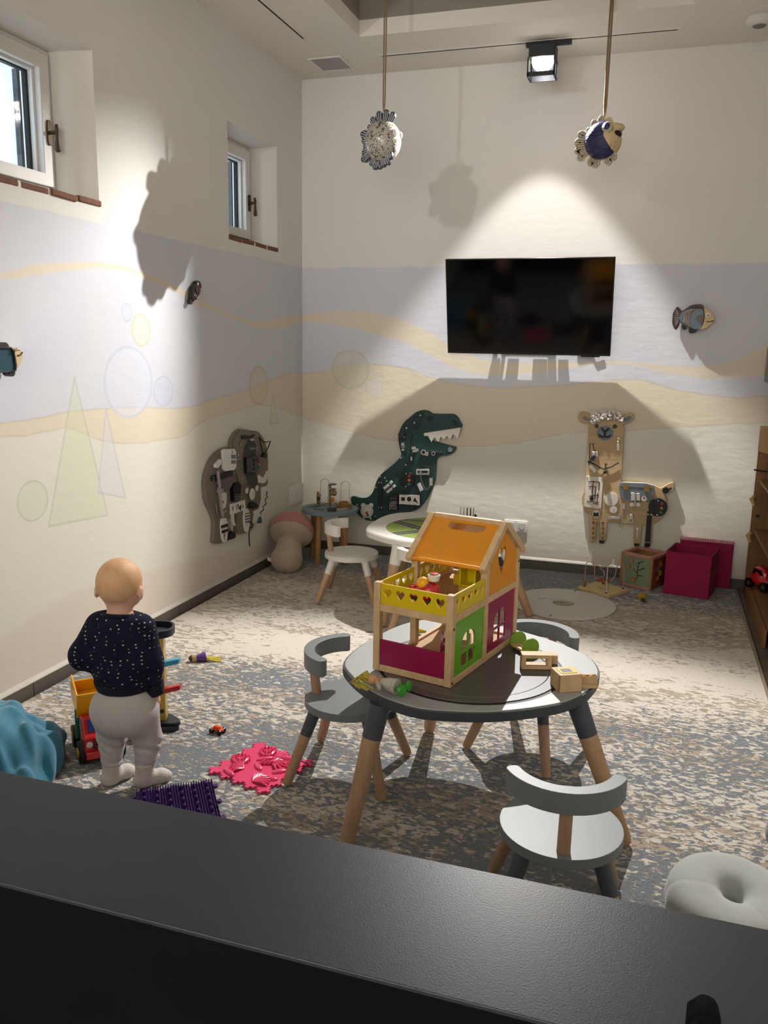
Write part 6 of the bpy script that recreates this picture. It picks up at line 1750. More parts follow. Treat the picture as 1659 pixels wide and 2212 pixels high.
mat('box_pink', (148, 18, 66), .85, var=.05, scale=14, bump=.15, bscale=500)
mat('box_pink_in', (110, 12, 48), .9, var=.06)
bxo = thing('storage_box', 'open magenta fabric storage box', 'storage box', (2.815, -.24, RUGZ + .001), math.radians(-12.5))
B = .137
for (a, b) in (((-B, -B, 0), (B, -B + .006, .275)), ((-B, B - .006, 0), (B, B, .275)), ((-B, -B + .006, 0), (-B + .006, B - .006, .275)), ((B - .006, -B + .006, 0), (B, B - .006, .275))):
    G().bx(a, b).build('side_panel', 'box_pink', bxo, bevel=.003)
G().bx((-B + .006, -B + .006, 0), (B - .006, B - .006, .006)).build('bottom', 'box_pink_in', bxo)
G().tube([(-B, -B, .275), (B, -B, .275), (B, B, .275), (-B, B, .275)], .0035, 8, closed=True).build('hem', 'box_pink', bxo, smooth=True)
for z in (.08, .15):
    G().ball((-B - .002, -.08, z), .005, 8, 6).build('rivet', 'off_white', bxo, smooth='all')
def gingham():
    m = bpy.data.materials.new('gingham')
    m.use_nodes = True
    b = m.node_tree.nodes['Principled BSDF']
    T = Tree(m)
    c = T.node('ShaderNodeTexChecker')
    c.inputs['Scale'].default_value = 130
    c.inputs['Color1'].default_value = lin((190, 40, 92)) + (1,)
    c.inputs['Color2'].default_value = lin((226, 190, 196)) + (1,)
    m.node_tree.links.new(T.obj(), c.inputs[0])
    T.put(b.inputs['Base Color'], c.outputs[0])
    b.inputs['Roughness'].default_value = .9
    MATS['gingham'] = m
gingham()
ld = thing('fabric_cover', 'magenta box lid with gingham trim leaning on the back wall', 'lid', (2.905, -.052, RUGZ), math.radians(-5))
Mt = Matrix.Rotation(math.radians(-5), 3, 'X')
def tl(p):
    return tuple(Mt @ Vector(p))
G().add(*(lambda v, f: ([tl(p) for p in v], f))(*(lambda g_: (g_.v, g_.f))(G().bx((-.165, -.03, 0.003), (.165, .0, .292))))).build('lid_panel', 'box_pink', ld, bevel=.006)
G().add(*(lambda v, f: ([tl(p) for p in v], f))(*(lambda g_: (g_.v, g_.f))(G().bx((-.168, -.036, .290), (.168, .006, .312))))).build('trim', 'gingham', ld, bevel=.008, seg=3)

t = thing('yellow_toy', 'small yellow and brown knitted toy on the rug before the cube', 'toy', (2.525, -.56, RUGZ), .4)
mat('knit_yellow', (170, 136, 44), .9, var=.2, scale=60, bump=.6, bscale=160)
G().ball((0, 0, .026), (.028, .026, .026), 16, 10).build('body', 'knit_yellow', t, smooth='all')
G().ball((-.004, -.03, .014), (.013, .016, .013), 12, 8).build('snout', 'brown_dark', t, smooth='all')
G().tube([(-.004, -.04, .012), (.004, -.055, .006), (.012, -.062, .004)], [.006, .004, .002], 8).build('tail', 'brown_dark', t, smooth=True)

# mushroom cushion in the corner
mat('cushion_pink', (176, 118, 110), .95, var=.05, scale=12, bump=.2, bscale=300, sheen=.3)
mat('cushion_beige', (178, 160, 140), .95, var=.04, scale=12, bump=.2, bscale=300, sheen=.3)
ms = thing('mushroom_cushion', 'plush mushroom cushion, pink cap and beige stem, leaning in the corner', 'cushion', (.18, -.55, RUGZ), world=True)
A0, A1 = np.array((.195, -.745, .092)), np.array((.158, -.56, .245))
axv = (A1 - A0) / np.linalg.norm(A1 - A0)
cc = A1
def cap_f(p):
    q = p - cc
    h_ = q @ axv
    r = np.linalg.norm(q - h_[:, None] * axv, axis=1)
    k = np.sqrt((r / .156) ** 2 + (np.where(h_ > 0, h_ / .15, h_ / .085)) ** 2)
    return (k - 1) * .10
def cap_top(p):
    h_ = (p - cc) @ axv
    return np.maximum(cap_f(p), -h_ - .018)
def cap_low(p):
    h_ = (p - cc) @ axv
    q = p - cc
    u = q @ np.array((1., 0, 0))
    w = q @ np.cross(axv, (1., 0, 0))
    an = np.arctan2(w, u)
    r = np.sqrt(u * u + w * w)
    return np.maximum(cap_f(p) + .0025 * np.sin(an * 44) * np.clip((.15 - r) / .06, 0, 1), h_ + .018)
b0, b1 = (-.02, -.88, .0), (.42, -.32, .46)
solid(cap_top, b0, b1, .008, 'cap', 'cushion_pink', ms)
solid(cap_low, b0, b1, .006, 'cap_underside', 'cushion_beige', ms)
def stem_f(p):
    d = sd_cone(p, A0 + np.array((0, .03, .0)), A1 - axv * .06, .100, .080)
    d = smin(d, sd_ell(p, A0 + np.array((0, .01, -.0)), (.106, .088, .086)), .03)
    return np.maximum(d, RUGZ + .002 - p[:, 2])
solid(stem_f, (.03, -.90, 0), (.32, -.50, .3), .008, 'stem', 'cushion_beige', ms)
g = G()
G().tube([(cc - axv * .10 + np.array((math.cos(a) *   .090, 0, 0)) + np.cross(axv, (1., 0, 0)) * math.sin(a) * .090) for a in [k * PI / 12 for k in range(24)]], .003, 6, closed=True).build('seam', 'cushion_beige', ms, smooth=True)
G().prism([(-.03, 0), (0, -.008), (.006, .02), (-.026, .026)], lambda u, v, d: (.105 + u, -.78 + d, .085 + v), -.002, .001).build('care_tag', 'off_white', ms)

# wooden shelf on the right
wood('oak', (146, 104, 58), (112, 76, 40), .5, sc=(6, 6, 1), scale=4)
wood('oak_light', (192, 158, 108), (172, 136, 88), .5, sc=(6, 6, 1), scale=4)
sh = thing('toy_shelf', 'tall brown wooden toy shelf at the right picture edge', 'shelf', (3.3, -.5, 0), world=True)
SX = 3.148
G().bx((SX, -.14, 0.005), (3.445, -.12, 1.06)).build('side_panel', 'oak', sh, bevel=.002)
G().bx((SX + .09, -1.22, .005), (3.445, -1.20, 1.06)).build('side_panel', 'oak', sh, bevel=.002)
G().bx((SX, -1.20, .005), (SX + .018, -.14, .105)).build('kick_board', 'oak', sh, bevel=.002)
for z in (.095, .42, .74):
    G().bx((SX + .02, -1.20, z), (3.44, -.14, z + .018)).build('shelf_board', 'oak', sh, bevel=.001)
G().bx((3.43, -1.20, .1), (3.445, -.14, 1.05)).build('rear_board', 'oak', sh)
G().prism([(SX, .93), (SX, 1.085), (3.445, 1.085), (3.445, .86)], lambda u, v, d: (u, -d, v), .10, .165).build('top_bracket', 'oak_light', sh, bevel=.003)
for z in (.365, .60):
    G().tube([(SX + .005, -.16, z + .05), (SX - .012, -.17, z + .03), (SX + .004, -.19, z - .01)], [.012, .016, .008], 8).build('peg', 'oak_light', sh, smooth=True)
G().prism(circ((SX + .035, .52), .012, 12), lambda u, v, d: (u, -d, v), .1405, .145).build('screw_cap', 'black_matte', sh)
G().tube([(SX - .02, -.2, .82), (SX + .05, -.24, .818)], .005, 8).build('rod', 'black_matte', sh, smooth=True)
t = thing('toy_van', 'red toy car with black wheels on the bottom board of the wooden shelf', 'toy car', (3.22, -.40, .1135), math.radians(-52))
def van(p):
    d = sd_ell(p, (0, 0, .055), (.105, .048, .034))
    d = smin(d, sd_ell(p, (-.015, 0, .095), (.062, .04, .048)), .02)
    return np.maximum(d, .022 - p[:, 2])
solid(van, (-.13, -.07, 0), (.13, .07, .16), .006, 'body', 'toy_red', t)
for sx in (-.058, .06):
    for sy in (-.042, .042):
        w = G().tube([(sx, sy - .012, .032), (sx, sy + .012, .032)], .031, 20).build('wheel', 'black_gloss', t, smooth=True)
        G().tube([(sx, sy - .013, .032), (sx, sy + .013, .032)], .014, 12).build('hub', 'brass', w, smooth=True)
for sy in (-1, 1):
    G().prism([(-.055, .095), (.03, .095), (.012, .125), (-.04, .128)], lambda u, v, d, s=sy: (u, s * d, v), .034, .038).build('side_window', 'black_gloss', t)
G().tube([(.098, -.03, .045), (.104, 0, .045), (.098, .03, .045)], .010, 8).build('bumper', 'toy_red', t, smooth=True)

t = thing('wall_screen', 'edge of a black wall screen at the right picture border', 'screen', (3.40, -.5, 1.36), world=True)
G().prism(rect(-1.05, -.25, 1.362, 1.567), lambda u, v, d: (3.45 - d, u, v), .001, .325).build('cabinet', 'black_gloss', t, bevel=.004)

# ------------------------------------------------------------------ floor toys on the left
mat('toy_navy', (26, 30, 44), .4, var=.05)
def clear_yellow():
    m = mat('clear_yellow', (226, 190, 70), .15, var=.03, trans=.35)
    return m
clear_yellow()
mat('toy_cyan', (70, 168, 206), .35, var=.03)
tw = thing('car_ramp_tower', 'toy car ramp tower, dark top tray, yellow column, blue and red ramps', 'toy', (.682, -3.085, RUGZ), math.radians(20))
P = spline([(-.085, -.03), (-.05, -.062), (.03, -.075), (.095, -.06), (.10, -.02), (.06, .05), (0, .07), (-.07, .05)], 4)
G().prism(P, XY, 0, .022).build('base', 'toy_navy', tw, bevel=.006, seg=3)
G().prism([(p[0] * .62 + .045, p[1] * .5 - .02) for p in P], XY, .022, .034).build('base_ramp', 'toy_navy', tw, bevel=.004)
for (x, y) in ((-.03, -.018), (.036, -.012)):
    G().bx((x - .014, y - .020, .022), (x + .014, y + .024, .392)).build('column', 'clear_yellow', tw, bevel=.002)
mat('lift_red', (176, 60, 60), .5, var=.05)
G().bx((-.018, -.004, .10), (.024, .012, .36)).build('lift_shaft', 'off_white', tw, bevel=.001)
for k in range(8):
    G().bx((-.020, -.010, .20 + k * .014), (.026, -.004, .206 + k * .014)).build('stripe', 'lift_red', tw)
P = spline([(-.085, -.05), (-.03, -.068), (.05, -.066), (.085, -.03), (.085, .03), (.05, .066), (-.04, .066), (-.088, .03)], 4)
G().prism(P, XY, .392, .402).build('top_tray', 'toy_navy', tw, bevel=.003)
G().prism(P, XY, .402, .422, [[(x * .90, y * .88) for x, y in P]]).build('tray_wall', 'toy_navy', tw, bevel=.003)
G().prism(circ((-.028, -.012), .038, 28), XY, .402, .432).build('turn_knob', 'toy_navy', tw, bevel=.004)
G().prism(circ((-.022, -.014), .015, 20), XY, .432, .4325).build('sticker', 'off_white', tw)
G().prism([(.02, -.042), (.058, -.045), (.062, -.02), (.026, -.016)], XY, .402, .4032).build('sticker', 'fish_tan', tw)
def ramp(m_, z, dy):
    P = [(.02, -.03), (.05, -.034), (.108, -.012), (.111, .014), (.05, .0), (.02, .004)]
    o = G()
    f = lambda u, v, d: (u, v + dy, z + d + (u - .02) * .12)
    return o.prism(P, f, 0, .02).build('ramp', m_, tw, bevel=.003)
ramp('toy_cyan', .262, -.012)
ramp('toy_red', .150, -.012)
G().tube([(.005, -.02, .20), (.03, -.03, .205), (.045, -.03, .195)], .008, 8).build('gate_lever', 'toy_yellow', tw, smooth=True)
G().box((.03, -.034, .30), (.026, .014, .018)).build('small_car', 'tassel_teal', tw, bevel=.004)
G().box((.034, -.034, .075), (.02, .014, .012)).build('small_car', 'black_matte', tw, bevel=.003)

mat('truck_red', (196, 22, 22), .3, var=.02, coat=.4)
mat('truck_green', (30, 104, 62), .35, var=.02, coat=.3)
mat('truck_yellow', (240, 170, 6), .35, var=.02, coat=.3)
mat('truck_blue', (30, 60, 140), .3, var=.02)
tr = thing('dump_truck', 'plastic dump truck, red cab, green frame and yellow tipper behind the child', 'toy truck', (.60, -3.345, RUGZ), math.radians(46))
G().bx((-.055, -.115, .035), (.055, .12, .058)).build('chassis', 'truck_red', tr, bevel=.004)
cabP = [(-.118, .045), (.0, .045), (.0, .165), (-.06, .170), (-.095, .118), (-.118, .112)]
G().prism(cabP, lambda u, v, d: (d, u, v), -.064, .064).build('cab', 'truck_red', tr, bevel=.008, seg=3)
wsh = G().prism(rect(-.046, .046, .004, .050), lambda u, v, d: (u, -.0945 + v * .56 - d * .8, .1185 + v * .83 + d * .5), .0, .003).build('windshield', 'truck_blue', tr)
for s in (-1, 1):
    G().prism([(-.075, .12), (-.015, .12), (-.015, .155), (-.055, .157)], lambda u, v, d, s=s: (s * d, u, v), .064, .0655).build('side_window', 'truck_blue', tr)
G().bx((-.062, -.132, .03), (.062, -.116, .06)).build('bumper', 'truck_red', tr, bevel=.005)
for k in range(4):
    G().bx((-.035, -.120, .068 + k * .010), (.035, -.117, .073 + k * .010)).build('grille_bar', 'black_matte', tr)
for sx in (-1, 1):
    G().ball((sx * .047, -.119, .085), (.012, .006, .012), 12, 8).build('headlight', 'off_white', tr, smooth='all')
    for y in (-.075, .075):
        w = G().tube([(sx * .055, y, .042), (sx * .082, y, .042)], .042, 24).build('wheel', 'black_matte', tr, smooth=True, bevel=.004)
        G().tube([(sx * .082, y, .042), (sx * .085, y, .042)], .018, 16).build('hub', 'truck_yellow', w, smooth=True)
G().tube([(-.068, .01, .06), (-.068, .01, .175), (-.05, .01, .182), (.05, .01, .182), (.068, .01, .175), (.068, .01, .06)], .0085, 10).build('roll_bar', 'truck_green', tr, smooth=True)
G().bx((-.066, .012, .058), (.066, .115, .072)).build('tipper_frame', 'truck_green', tr, bevel=.003)
Mb = Matrix.Rotation(math.radians(18), 3, 'X')
def bed(a, b):
    q = G().bx(a, b)
    q.v = [tuple(Mb @ Vector(p) + Vector((0, .05, .165))) for p in q.v]
    return q
for a, b in (((-.072, -.055, 0), (.072, .09, .008)), ((-.072, -.063, 0), (.072, -.055, .11)), ((-.072, -.055, .008), (-.064, .09, .09)), ((.064, -.055, .008), (.072, .09, .09)), ((-.064, .082, .008), (.064, .09, .06))):
    bed(a, b).build('tipper_panel', 'truck_yellow', tr, bevel=.003)

mat('orange_plastic', (232, 78, 20), .35, var=.03)
t = thing('small_orange_car', 'tiny orange toy car on the rug between tower and pink mat', 'toy car', (.953, -3.062, RUGZ), math.radians(-8))
G().bx((-.026, -.011, .008), (.026, .011, .02)).build('body', 'orange_plastic', t, bevel=.003)
G().box((-.002, 0, .024), (.026, .018, .01)).build('cabin', 'orange_plastic', t, bevel=.003)
for sx in (-.019, .019):
    for sy in (-.014, .014):
        G().tube([(sx, sy - .005, .010), (sx, sy + .005, .010)], .010, 14).build('wheel', 'black_gloss', t, smooth=True)

mat('doll_purple', (104, 66, 140), .85, var=.1, scale=60)
mat('raffia_bright', (206, 186, 60), .8, var=.15, scale=120)
t = thing('straw_doll', 'small doll with purple skirt and yellow raffia lying on the rug', 'doll', (.515, -2.395, RUGZ), math.radians(33))
G().tube([(-.078, 0, .017), (-.066, 0, .018), (-.060, 0, .018)], [.004, .017, .015], 14).build('hat', 'brown_dark', t, smooth=True)
G().tube([(-.062, 0, .018), (-.045, 0, .018)], [.0165, .0165], 14).build('head', 'tan_wood', t, smooth=True)
for k in range(4):
    G().tube([(-.058 + k * .005, .0172 * math.cos(a), .018 + .0172 * math.sin(a)) for a in [j * PI / 6 for j in range(12)]], .002, 5, closed=True).build('raffia_wrap', 'fish_tan', t, smooth=True)
G().tube([(-.042, 0, .017), (-.03, 0, .018), (-.006, 0, .021), (.006, 0, .022)], [.012, .016, .024, .022], 14).build('skirt', 'doll_purple', t, smooth=True)
for k in range(22):
    a = random.uniform(-1, 1)
    G().tube([(.0, a * .016, .018 + random.uniform(-.006, .006)), (.03, a * .026, .012), (.055 + random.uniform(-.01, .025), a * .034 + random.uniform(-.006, .006), .003)], .0022, 5).build('raffia_strand', 'raffia_bright', t, smooth=True)

# puzzle massage mats
mat('mat_pink', (238, 70, 120), .3, var=.02, coat=.3)
mat('mat_purple', (58, 26, 98), .45, var=.05)
def puzzle(h, n=5, r=.010):
    """square outline with alternating puzzle tabs"""
    P = []
    for s in range(4):
        a = s * PI / 2
        c, d = math.cos(a), math.sin(a)
        pts = []
        L = 2 * h / n
        for k in range(n):
            x0 = -h + k * L
            sg = -1
            pts += [(x0 + .001, -h)]
            xm = x0 + L / 2
            o = 1 if k % 2 == 0 else -.75
            pts += [(xm - r * .6, -h), (xm - r * 1.1, -h - o * r * .9), (xm - r * .7, -h - o * r * 1.6), (xm + r * .7, -h - o * r * 1.6), (xm + r * 1.1, -h - o * r * .9), (xm + r * .6, -h)]
        P += [(c * x - d * y, d * x + c * y) for x, y in pts]
    return P
t = thing('pink_puzzle_mat', 'bright pink puzzle massage mat with shell reliefs on the rug', 'mat', (1.243, -3.262, RUGZ + .001), math.radians(-16))
G().prism(puzzle(.131, 9, .0085), XY, 0, .009).build('base', 'mat_pink', t, bevel=.0015)
def shell(x, y, r, n, a, h):
    g_ = G()
    for k in range(n):
        q = a + (k / (n - 1) - .5) * 2.0
        c_, s_ = math.cos(q), math.sin(q)
        g_.tube([(x, y, .011), (x + c_ * r * .6, y + s_ * r * .6, .010 + h * .7), (x + c_ * r, y + s_ * r, .011)], [r * .05, r * .10, r * .06], 8)
    return g_.build('shell_relief', 'mat_pink', t, smooth=True)
shell(.055, -.105, .062, 8, 1.1, .012)
shell(-.035, -.055, .055, 7, 3.4, .012)
shell(.025, .03, .05, 6, .5, .012)
def urchin(x, y, r):
    g_ = G()
    g_.lathe([(r, .009), (r * .9, .016), (r * .6, .020), (r * .35, .017), (.001, .016)], 20, c=(x, y, 0))
    for n_, rr, h_ in ((14, .93, .020), (9, .55, .028)):
        for k in range(n_):
            q = 2 * PI * k / n_
            g_.tube([(x + math.cos(q) * r * rr, y + math.sin(q) * r * rr, .010), (x + math.cos(q) * r * rr * 1.04, y + math.sin(q) * r * rr * 1.04, h_)], [.0055, .0032], 6)
    return g_.build('urchin_relief', 'mat_pink', t, smooth=True)
urchin(-.045, .088, .032)
urchin(-.088, -.012, .034)
urchin(.098, .062, .026)
for (x, y, rx, ry, a) in ((.035, .095, .038, .014, .3), (.0, -.015, .030, .013, -.5), (.085, .005, .030, .014, 1.0), (-.02, .045, .034, .012, .9), (-.06, -.105, .036, .013, -.3), (.1, -.05, .02, .012, .3)):
    G().ball((x, y, .0105), (rx, ry, .0085), 18, 8, Matrix.Rotation(a, 3, 'Z')).build('pebble_relief', 'mat_pink', t, smooth='all')
for k in range(5):
    G().tube([(-.01 + k * .013, .0 + k * .011, .012), (.002 + k * .013, .024 + k * .006, .020)], [.006, .005], 8).build('ridge_relief', 'mat_pink', t, smooth=True)
t = thing('purple_spike_mat', 'dark purple puzzle mat covered with soft spikes by the counter', 'mat', (1.10, -3.60, RUGZ + .001), math.radians(36))
G().prism(puzzle(.130), XY, 0, .006).build('base', 'mat_purple', t, bevel=.0015)
g = G()
for i in range(30):
    for j in range(30):
        x, y = -.126 + i * .0087, -.126 + j * .0087
        if math.sin(i * .9) * math.sin(j * .9) > .82:
            continue
        g.tube([(x, y, .006), (x + random.uniform(-.001, .001), y, .021)], [.0026, .0010], 4)
g.build('spikes', 'mat_purple', t, kind='stuff')
g = G()
for i in range(6):
    for j in range(6):
        g.ball((-.105 + i * .042, -.105 + j * .042, .014), (.007, .007, .010), 8, 6)
g.build('knobs', 'mat_purple', t, smooth='all', kind='stuff')

# teal quilted blanket with a wooden board
mat('teal_velvet', (50, 122, 148), .85, var=.14, scale=14, bump=.35, bscale=18, sheen=.5)
tb = thing('teal_blanket', 'crumpled quilted teal blanket at the left edge by the counter', 'blanket', (.36, -3.60, RUGZ), world=True)
def heap(p):
    x, y, z = p[:, 0] - .36, p[:, 1] + 3.62, p[:, 2]
    d = sd_ell(p, (.30, -3.60, .05), (.26, .22, .20))
    d = smin(d, sd_ell(p, (.47, -3.60, .04), (.11, .20, .12)), .06)
    d = smin(d, sd_ell(p, (.33, -3.78, .03), (.30, .14, .08)), .05)
    d = smin(d, sd_ell(p, (.53, -3.66, .02), (.08, .11, .065)), .03)
    fold = .008 * np.sin(20 * x + 6 * np.sin(9 * y) - 30 * z) + .007 * np.sin(26 * y - 20 * z + 4 * np.sin(19 * x)) + .005 * np.sin(55 * (x - .7 * y) + 40 * z + 3 * np.sin(30 * y)) + .003 * np.sin(95 * y + 60 * x)
    return np.maximum((d + fold) * .8, RUGZ + .001 - z)
solid(heap, (.02, -3.98, 0), (.68, -3.32, .30), .0085, 'quilt', 'teal_velvet', tb)
t = thing('wooden_scooter_board', 'small wooden board toy with round wheel lying in the teal blanket', 'toy', (.40, -3.72, .235), math.radians(-30))
Mq = Matrix.Rotation(math.radians(24), 3, 'Y')
def tq(g_):
    g_.v = [tuple(Mq @ Vector(p)) for p in g_.v]
    return g_
tq(G().bx((-.09, -.025, 0), (.09, .025, .012))).build('board', 'birch', t, bevel=.003)
tq(G().tube([(.03, .02, .022), (.03, .036, .022)], .016, 18)).build('wheel', 'fish_tan', t, smooth=True)
tq(G().tube([(.03, .0, .022), (.03, .02, .022)], .004, 8)).build('axle', 'steel', t, smooth=True)
tq(G().box((-.03, -.006, -.012), (.05, .03, .022))).build('bracket', 'grey_mid', t, bevel=.003)

# cushions at the right, by the counter
mat('velvet_grey', (176, 180, 176), .9, var=.05, scale=14, bump=.15, bscale=200, sheen=.5)
mat('plush_orange', (196, 128, 76), .95, var=.08, scale=30, bump=.3, bscale=300, sheen=.4)
mat('plush_grey', (142, 146, 138), .95, var=.08, scale=30, bump=.3, bscale=300, sheen=.4)
t = thing('ring_cushion', 'light grey velvet ring cushion at lower right by the counter', 'cushion', (2.81, -3.655, RUGZ + .012), .5)
M1 = Matrix.Rotation(math.radians(7), 3, 'X')
def ringf(p):
    q = p @ np.array(M1)
    r = np.hypot(q[:, 0], q[:, 1])
    z = q[:, 2] - .075
    an = np.arctan2(q[:, 1], q[:, 0])
    dr = (r - .096) / .073
    dz = z / .066
    k = (np.abs(dr) ** 2.7 + np.abs(dz) ** 2.7) ** (1 / 2.7)
    seam = .0015 * np.exp(-((np.abs((an + .4) % 2.1 - 1.05)) / .05) ** 2)
    return np.maximum((k - 1) * .06 + seam, -p[:, 2])
solid(ringf, (-.18, -.18, -.01), (.18, .18, .18), .006, 'ring', 'velvet_grey', t)
G().tube([(M1 @ Vector((.155 * math.cos(a), .155 * math.sin(a), .075))) for a in [k * PI / 24 for k in range(48)]], .0022, 6, closed=True).build('piping', 'velvet_grey', t, smooth=True)
t = thing('plush_fox', 'orange plush toy peeking in at the right picture edge', 'plush toy', (2.985, -3.44, RUGZ), .3)
solid(lambda p: smin(sd_ell(p, (0, 0, .06), (.06, .055, .06)), sd_ell(p, (-.045, -.02, .045), (.03, .028, .03)), .02), (-.1, -.09, -.01), (.09, .09, .14), .007, 'body', 'plush_orange', t)
G().ball((-.02, .03, .118), (.018, .012, .022), 12, 8).build('ear', 'plush_orange', t, smooth='all')
t = thing('plush_bear', 'grey plush toy at the right picture edge above the ring cushion', 'plush toy', (3.02, -3.215, RUGZ), .0)
solid(lambda p: smin(sd_ell(p, (0, 0, .075), (.075, .06, .075)), sd_ell(p, (.02, 0, .15), (.05, .045, .05)), .02), (-.1, -.09, -.01), (.1, .09, .22), .008, 'body', 'plush_grey', t)
G().ball((.0, .035, .19), (.016, .016, .016), 12, 8).build('ear', 'plush_grey', t, smooth='all')

# black bracket standing on the counter side
t = thing('black_hook', 'black rounded metal hook standing up at the bottom right of the counter', 'hook', (2.60, -5.275, 1.0), world=True)
G().prism([(-.014, -.05), (.012, -.05), (.012, .085), (.008, .098), (-.004, .102), (-.014, .094)], lambda u, v, d: (2.592 + u * .9, -5.285 + d + u * .2, 1.0 + v), -.012, .010).build('upright', 'counter_front', t, bevel=.004)
G().tube([(2.600, -5.30, 1.075), (2.603, -5.33, 1.082), (2.606, -5.36, 1.082)], [.010, .010, .009], 14).build('knob', 'black_gloss', t, smooth=True)
G().bx((2.575, -5.30, .93), (2.612, -5.2275, .95)).build('foot_plate', 'black_matte', t, bevel=.002)
# ------------------------------------------------------------------ the toddler, seen from behind
mat('skin', (228, 178, 154), .55, var=.04, scale=20)
mat('hair_fair', (216, 170, 126), .6, var=.09, scale=16, sc=(3, 3, 1))
mat('pants_cream', (198, 193, 192), .9, var=.03, scale=14, bump=.15, bscale=220)
mat('sock_white', (222, 212, 204), .95, var=.04, bump=.5, bscale=260)
mat('eye_dark', (40, 36, 38), .2, var=0)
mat('lip', (190, 108, 100), .5, var=.04)
def navy_knit():
    m = bpy.data.materials.new('navy_dots')
    m.use_nodes = True
    b = m.node_tree.nodes['Principled BSDF']
    b.inputs['Roughness'].default_value = .9
    b.inputs['Specular IOR Level'].default_value = .2
    T = Tree(m)
    mp = T.node('ShaderNodeMapping')
    mp.inputs['Scale'].default_value = (52, 52, 74)
    mp.inputs['Rotation'].default_value = (.2, .1, .5)
    m.node_tree.links.new(T.obj(), mp.inputs[0])
    v = T.node('ShaderNodeTexVoronoi')
    v.inputs['Scale'].default_value = 1
    v.inputs['Randomness'].default_value = .35
    m.node_tree.links.new(mp.outputs[0], v.inputs['Vector'])
    dot = T.step(T.m('SUBTRACT', .17, v.outputs[0]), .05)
    base = T.mix(T.noise(20, 3), lin((14, 16, 34)), lin((30, 32, 54)))
    T.put(b.inputs['Base Color'], T.mix(dot, base, lin((196, 192, 190))))
    T.put(b.inputs['Normal'], T.bump(T.noise(240, 2), .3, .002))
    MATS['navy_dots'] = m
navy_knit()
mat('navy_rib', (16, 18, 36), .95, var=.12, scale=90, bump=.5, bscale=300)

O = np.array((.853, -3.522, 0.0))
Fv = np.array((-.20, .98, 0.0)); Fv /= np.linalg.norm(Fv)     # the way the body faces
Sv = np.array((Fv[1], -Fv[0], 0.0))                            # the child's right
Uv = np.array((0, 0, 1.0))
def bp(s, f, z):
    return O + Sv * s + Fv * f + Uv * z
Z0 = RUGZ
child = thing('person', 'fair-haired toddler in dotted navy sweater and cream trousers, back turned', 'person', tuple(O), world=True)
# joints: side (+ = right), forward, height
HEADC = bp(.0, .008, .736)
Hf = np.array((-.22, .97, -.22)); Hf /= np.linalg.norm(Hf)       # gaze: down, a little to the right
Hs = np.cross(Hf, Uv); Hs /= np.linalg.norm(Hs)
Hu = np.cross(Hs, Hf)
HM = np.stack([Hs, Hf, Hu], 1)                                  # columns: right, front, up of the head
J = dict(
    shL=bp(-.078, 0, .594), elL=bp(-.128, -.012, .490), wrL=bp(-.108, .075, .425), haL=bp(-.085, .115, .415),
    shR=bp(.078, 0, .592), elR=bp(.090, .0, .475), wrR=bp(.102, .022, .360), haR=bp(.108, .026, .316),
    hiL=bp(-.052, 0, .285), knL=bp(-.060, .020, .178), anL=bp(-.056, -.002, .066),
    hiR=bp(.055, 0, .285), knR=bp(.066, .030, .178), anR=bp(.064, .0, .060))
dL = np.array((.36, .93, 0)); dL /= np.linalg.norm(dL)           # foot directions
dR = np.array((.66, .75, 0)); dR /= np.linalg.norm(dR)

def head_sdf(p):
    q = (p - HEADC) @ HM
    d = sd_ell(q, (0, -.006, .012), (.073, .084, .080))
    d = smin(d, sd_ell(q, (0, .022, -.034), (.056, .052, .048)), .03)           # face and cheeks
    d = smin(d, sd_ell(q, (.030, .040, -.040), (.024, .024, .022)), .02)
    d = smin(d, sd_ell(q, (-.030, .040, -.040), (.024, .024, .022)), .02)
    d = smin(d, sd_ell(q, (0, .082, -.022), (.010, .013, .011)), .008)          # nose
    for s in (-1, 1):
        d = smin(d, sd_ell(q, (s * .076, -.006, -.022), (.008, .015, .023)), .007)  # ears
        d = np.maximum(d, -sd_ell(q, (s * .028, .083, .0), (.012, .010, .009)))     # eye sockets
    d = np.maximum(d, -sd_ell(q, (0, .083, -.052), (.016, .008, .003)))
    return d
def finger_set(base, pal, dirv, side, r=.0062):
    """palm and five bent fingers; dirv along the hand, side across it (thumb side)"""
    d = dirv / np.linalg.norm(dirv)
    s = side - d * (side @ d)
    s /= np.linalg.norm(s)
    nrm = np.cross(d, s)
    parts = []
    def f(p):
        e = sd_ell((p - (base + d * .016)) @ np.stack([s, d, nrm], 1), (0, 0, 0), (.019, .022, .011))
        for k, L in zip((-1.5, -.5, .5, 1.5), (.026, .030, .029, .023)):
            a = base + d * .030 - s * k * .0098
            b = a + d * L * .55 + nrm * pal * .006
            c = b + d * L * .35 + nrm * pal * .016
            e = smin(e, sd_cone(p, a, b, r, r * .93), .003)
            e = smin(e, sd_cone(p, b, c, r * .93, r * .8), .003)
        a = base + d * .008 + s * .016
        b = a + s * .012 + d * .012 + nrm * pal * .004
        c = b + d * .014 + nrm * pal * .008
        e = smin(e, sd_cone(p, a, b, .0075, .0068), .004)
        return smin(e, sd_cone(p, b, c, .0068, .0056), .003)
    return f
handR = finger_set(J['wrR'] + (J['haR'] - J['wrR']) * .35, -1, J['haR'] - J['wrR'] + Fv * .004, Fv)
handL = finger_set(J['wrL'] + (J['haL'] - J['wrL']) * .35, 1, J['haL'] - J['wrL'], Uv)
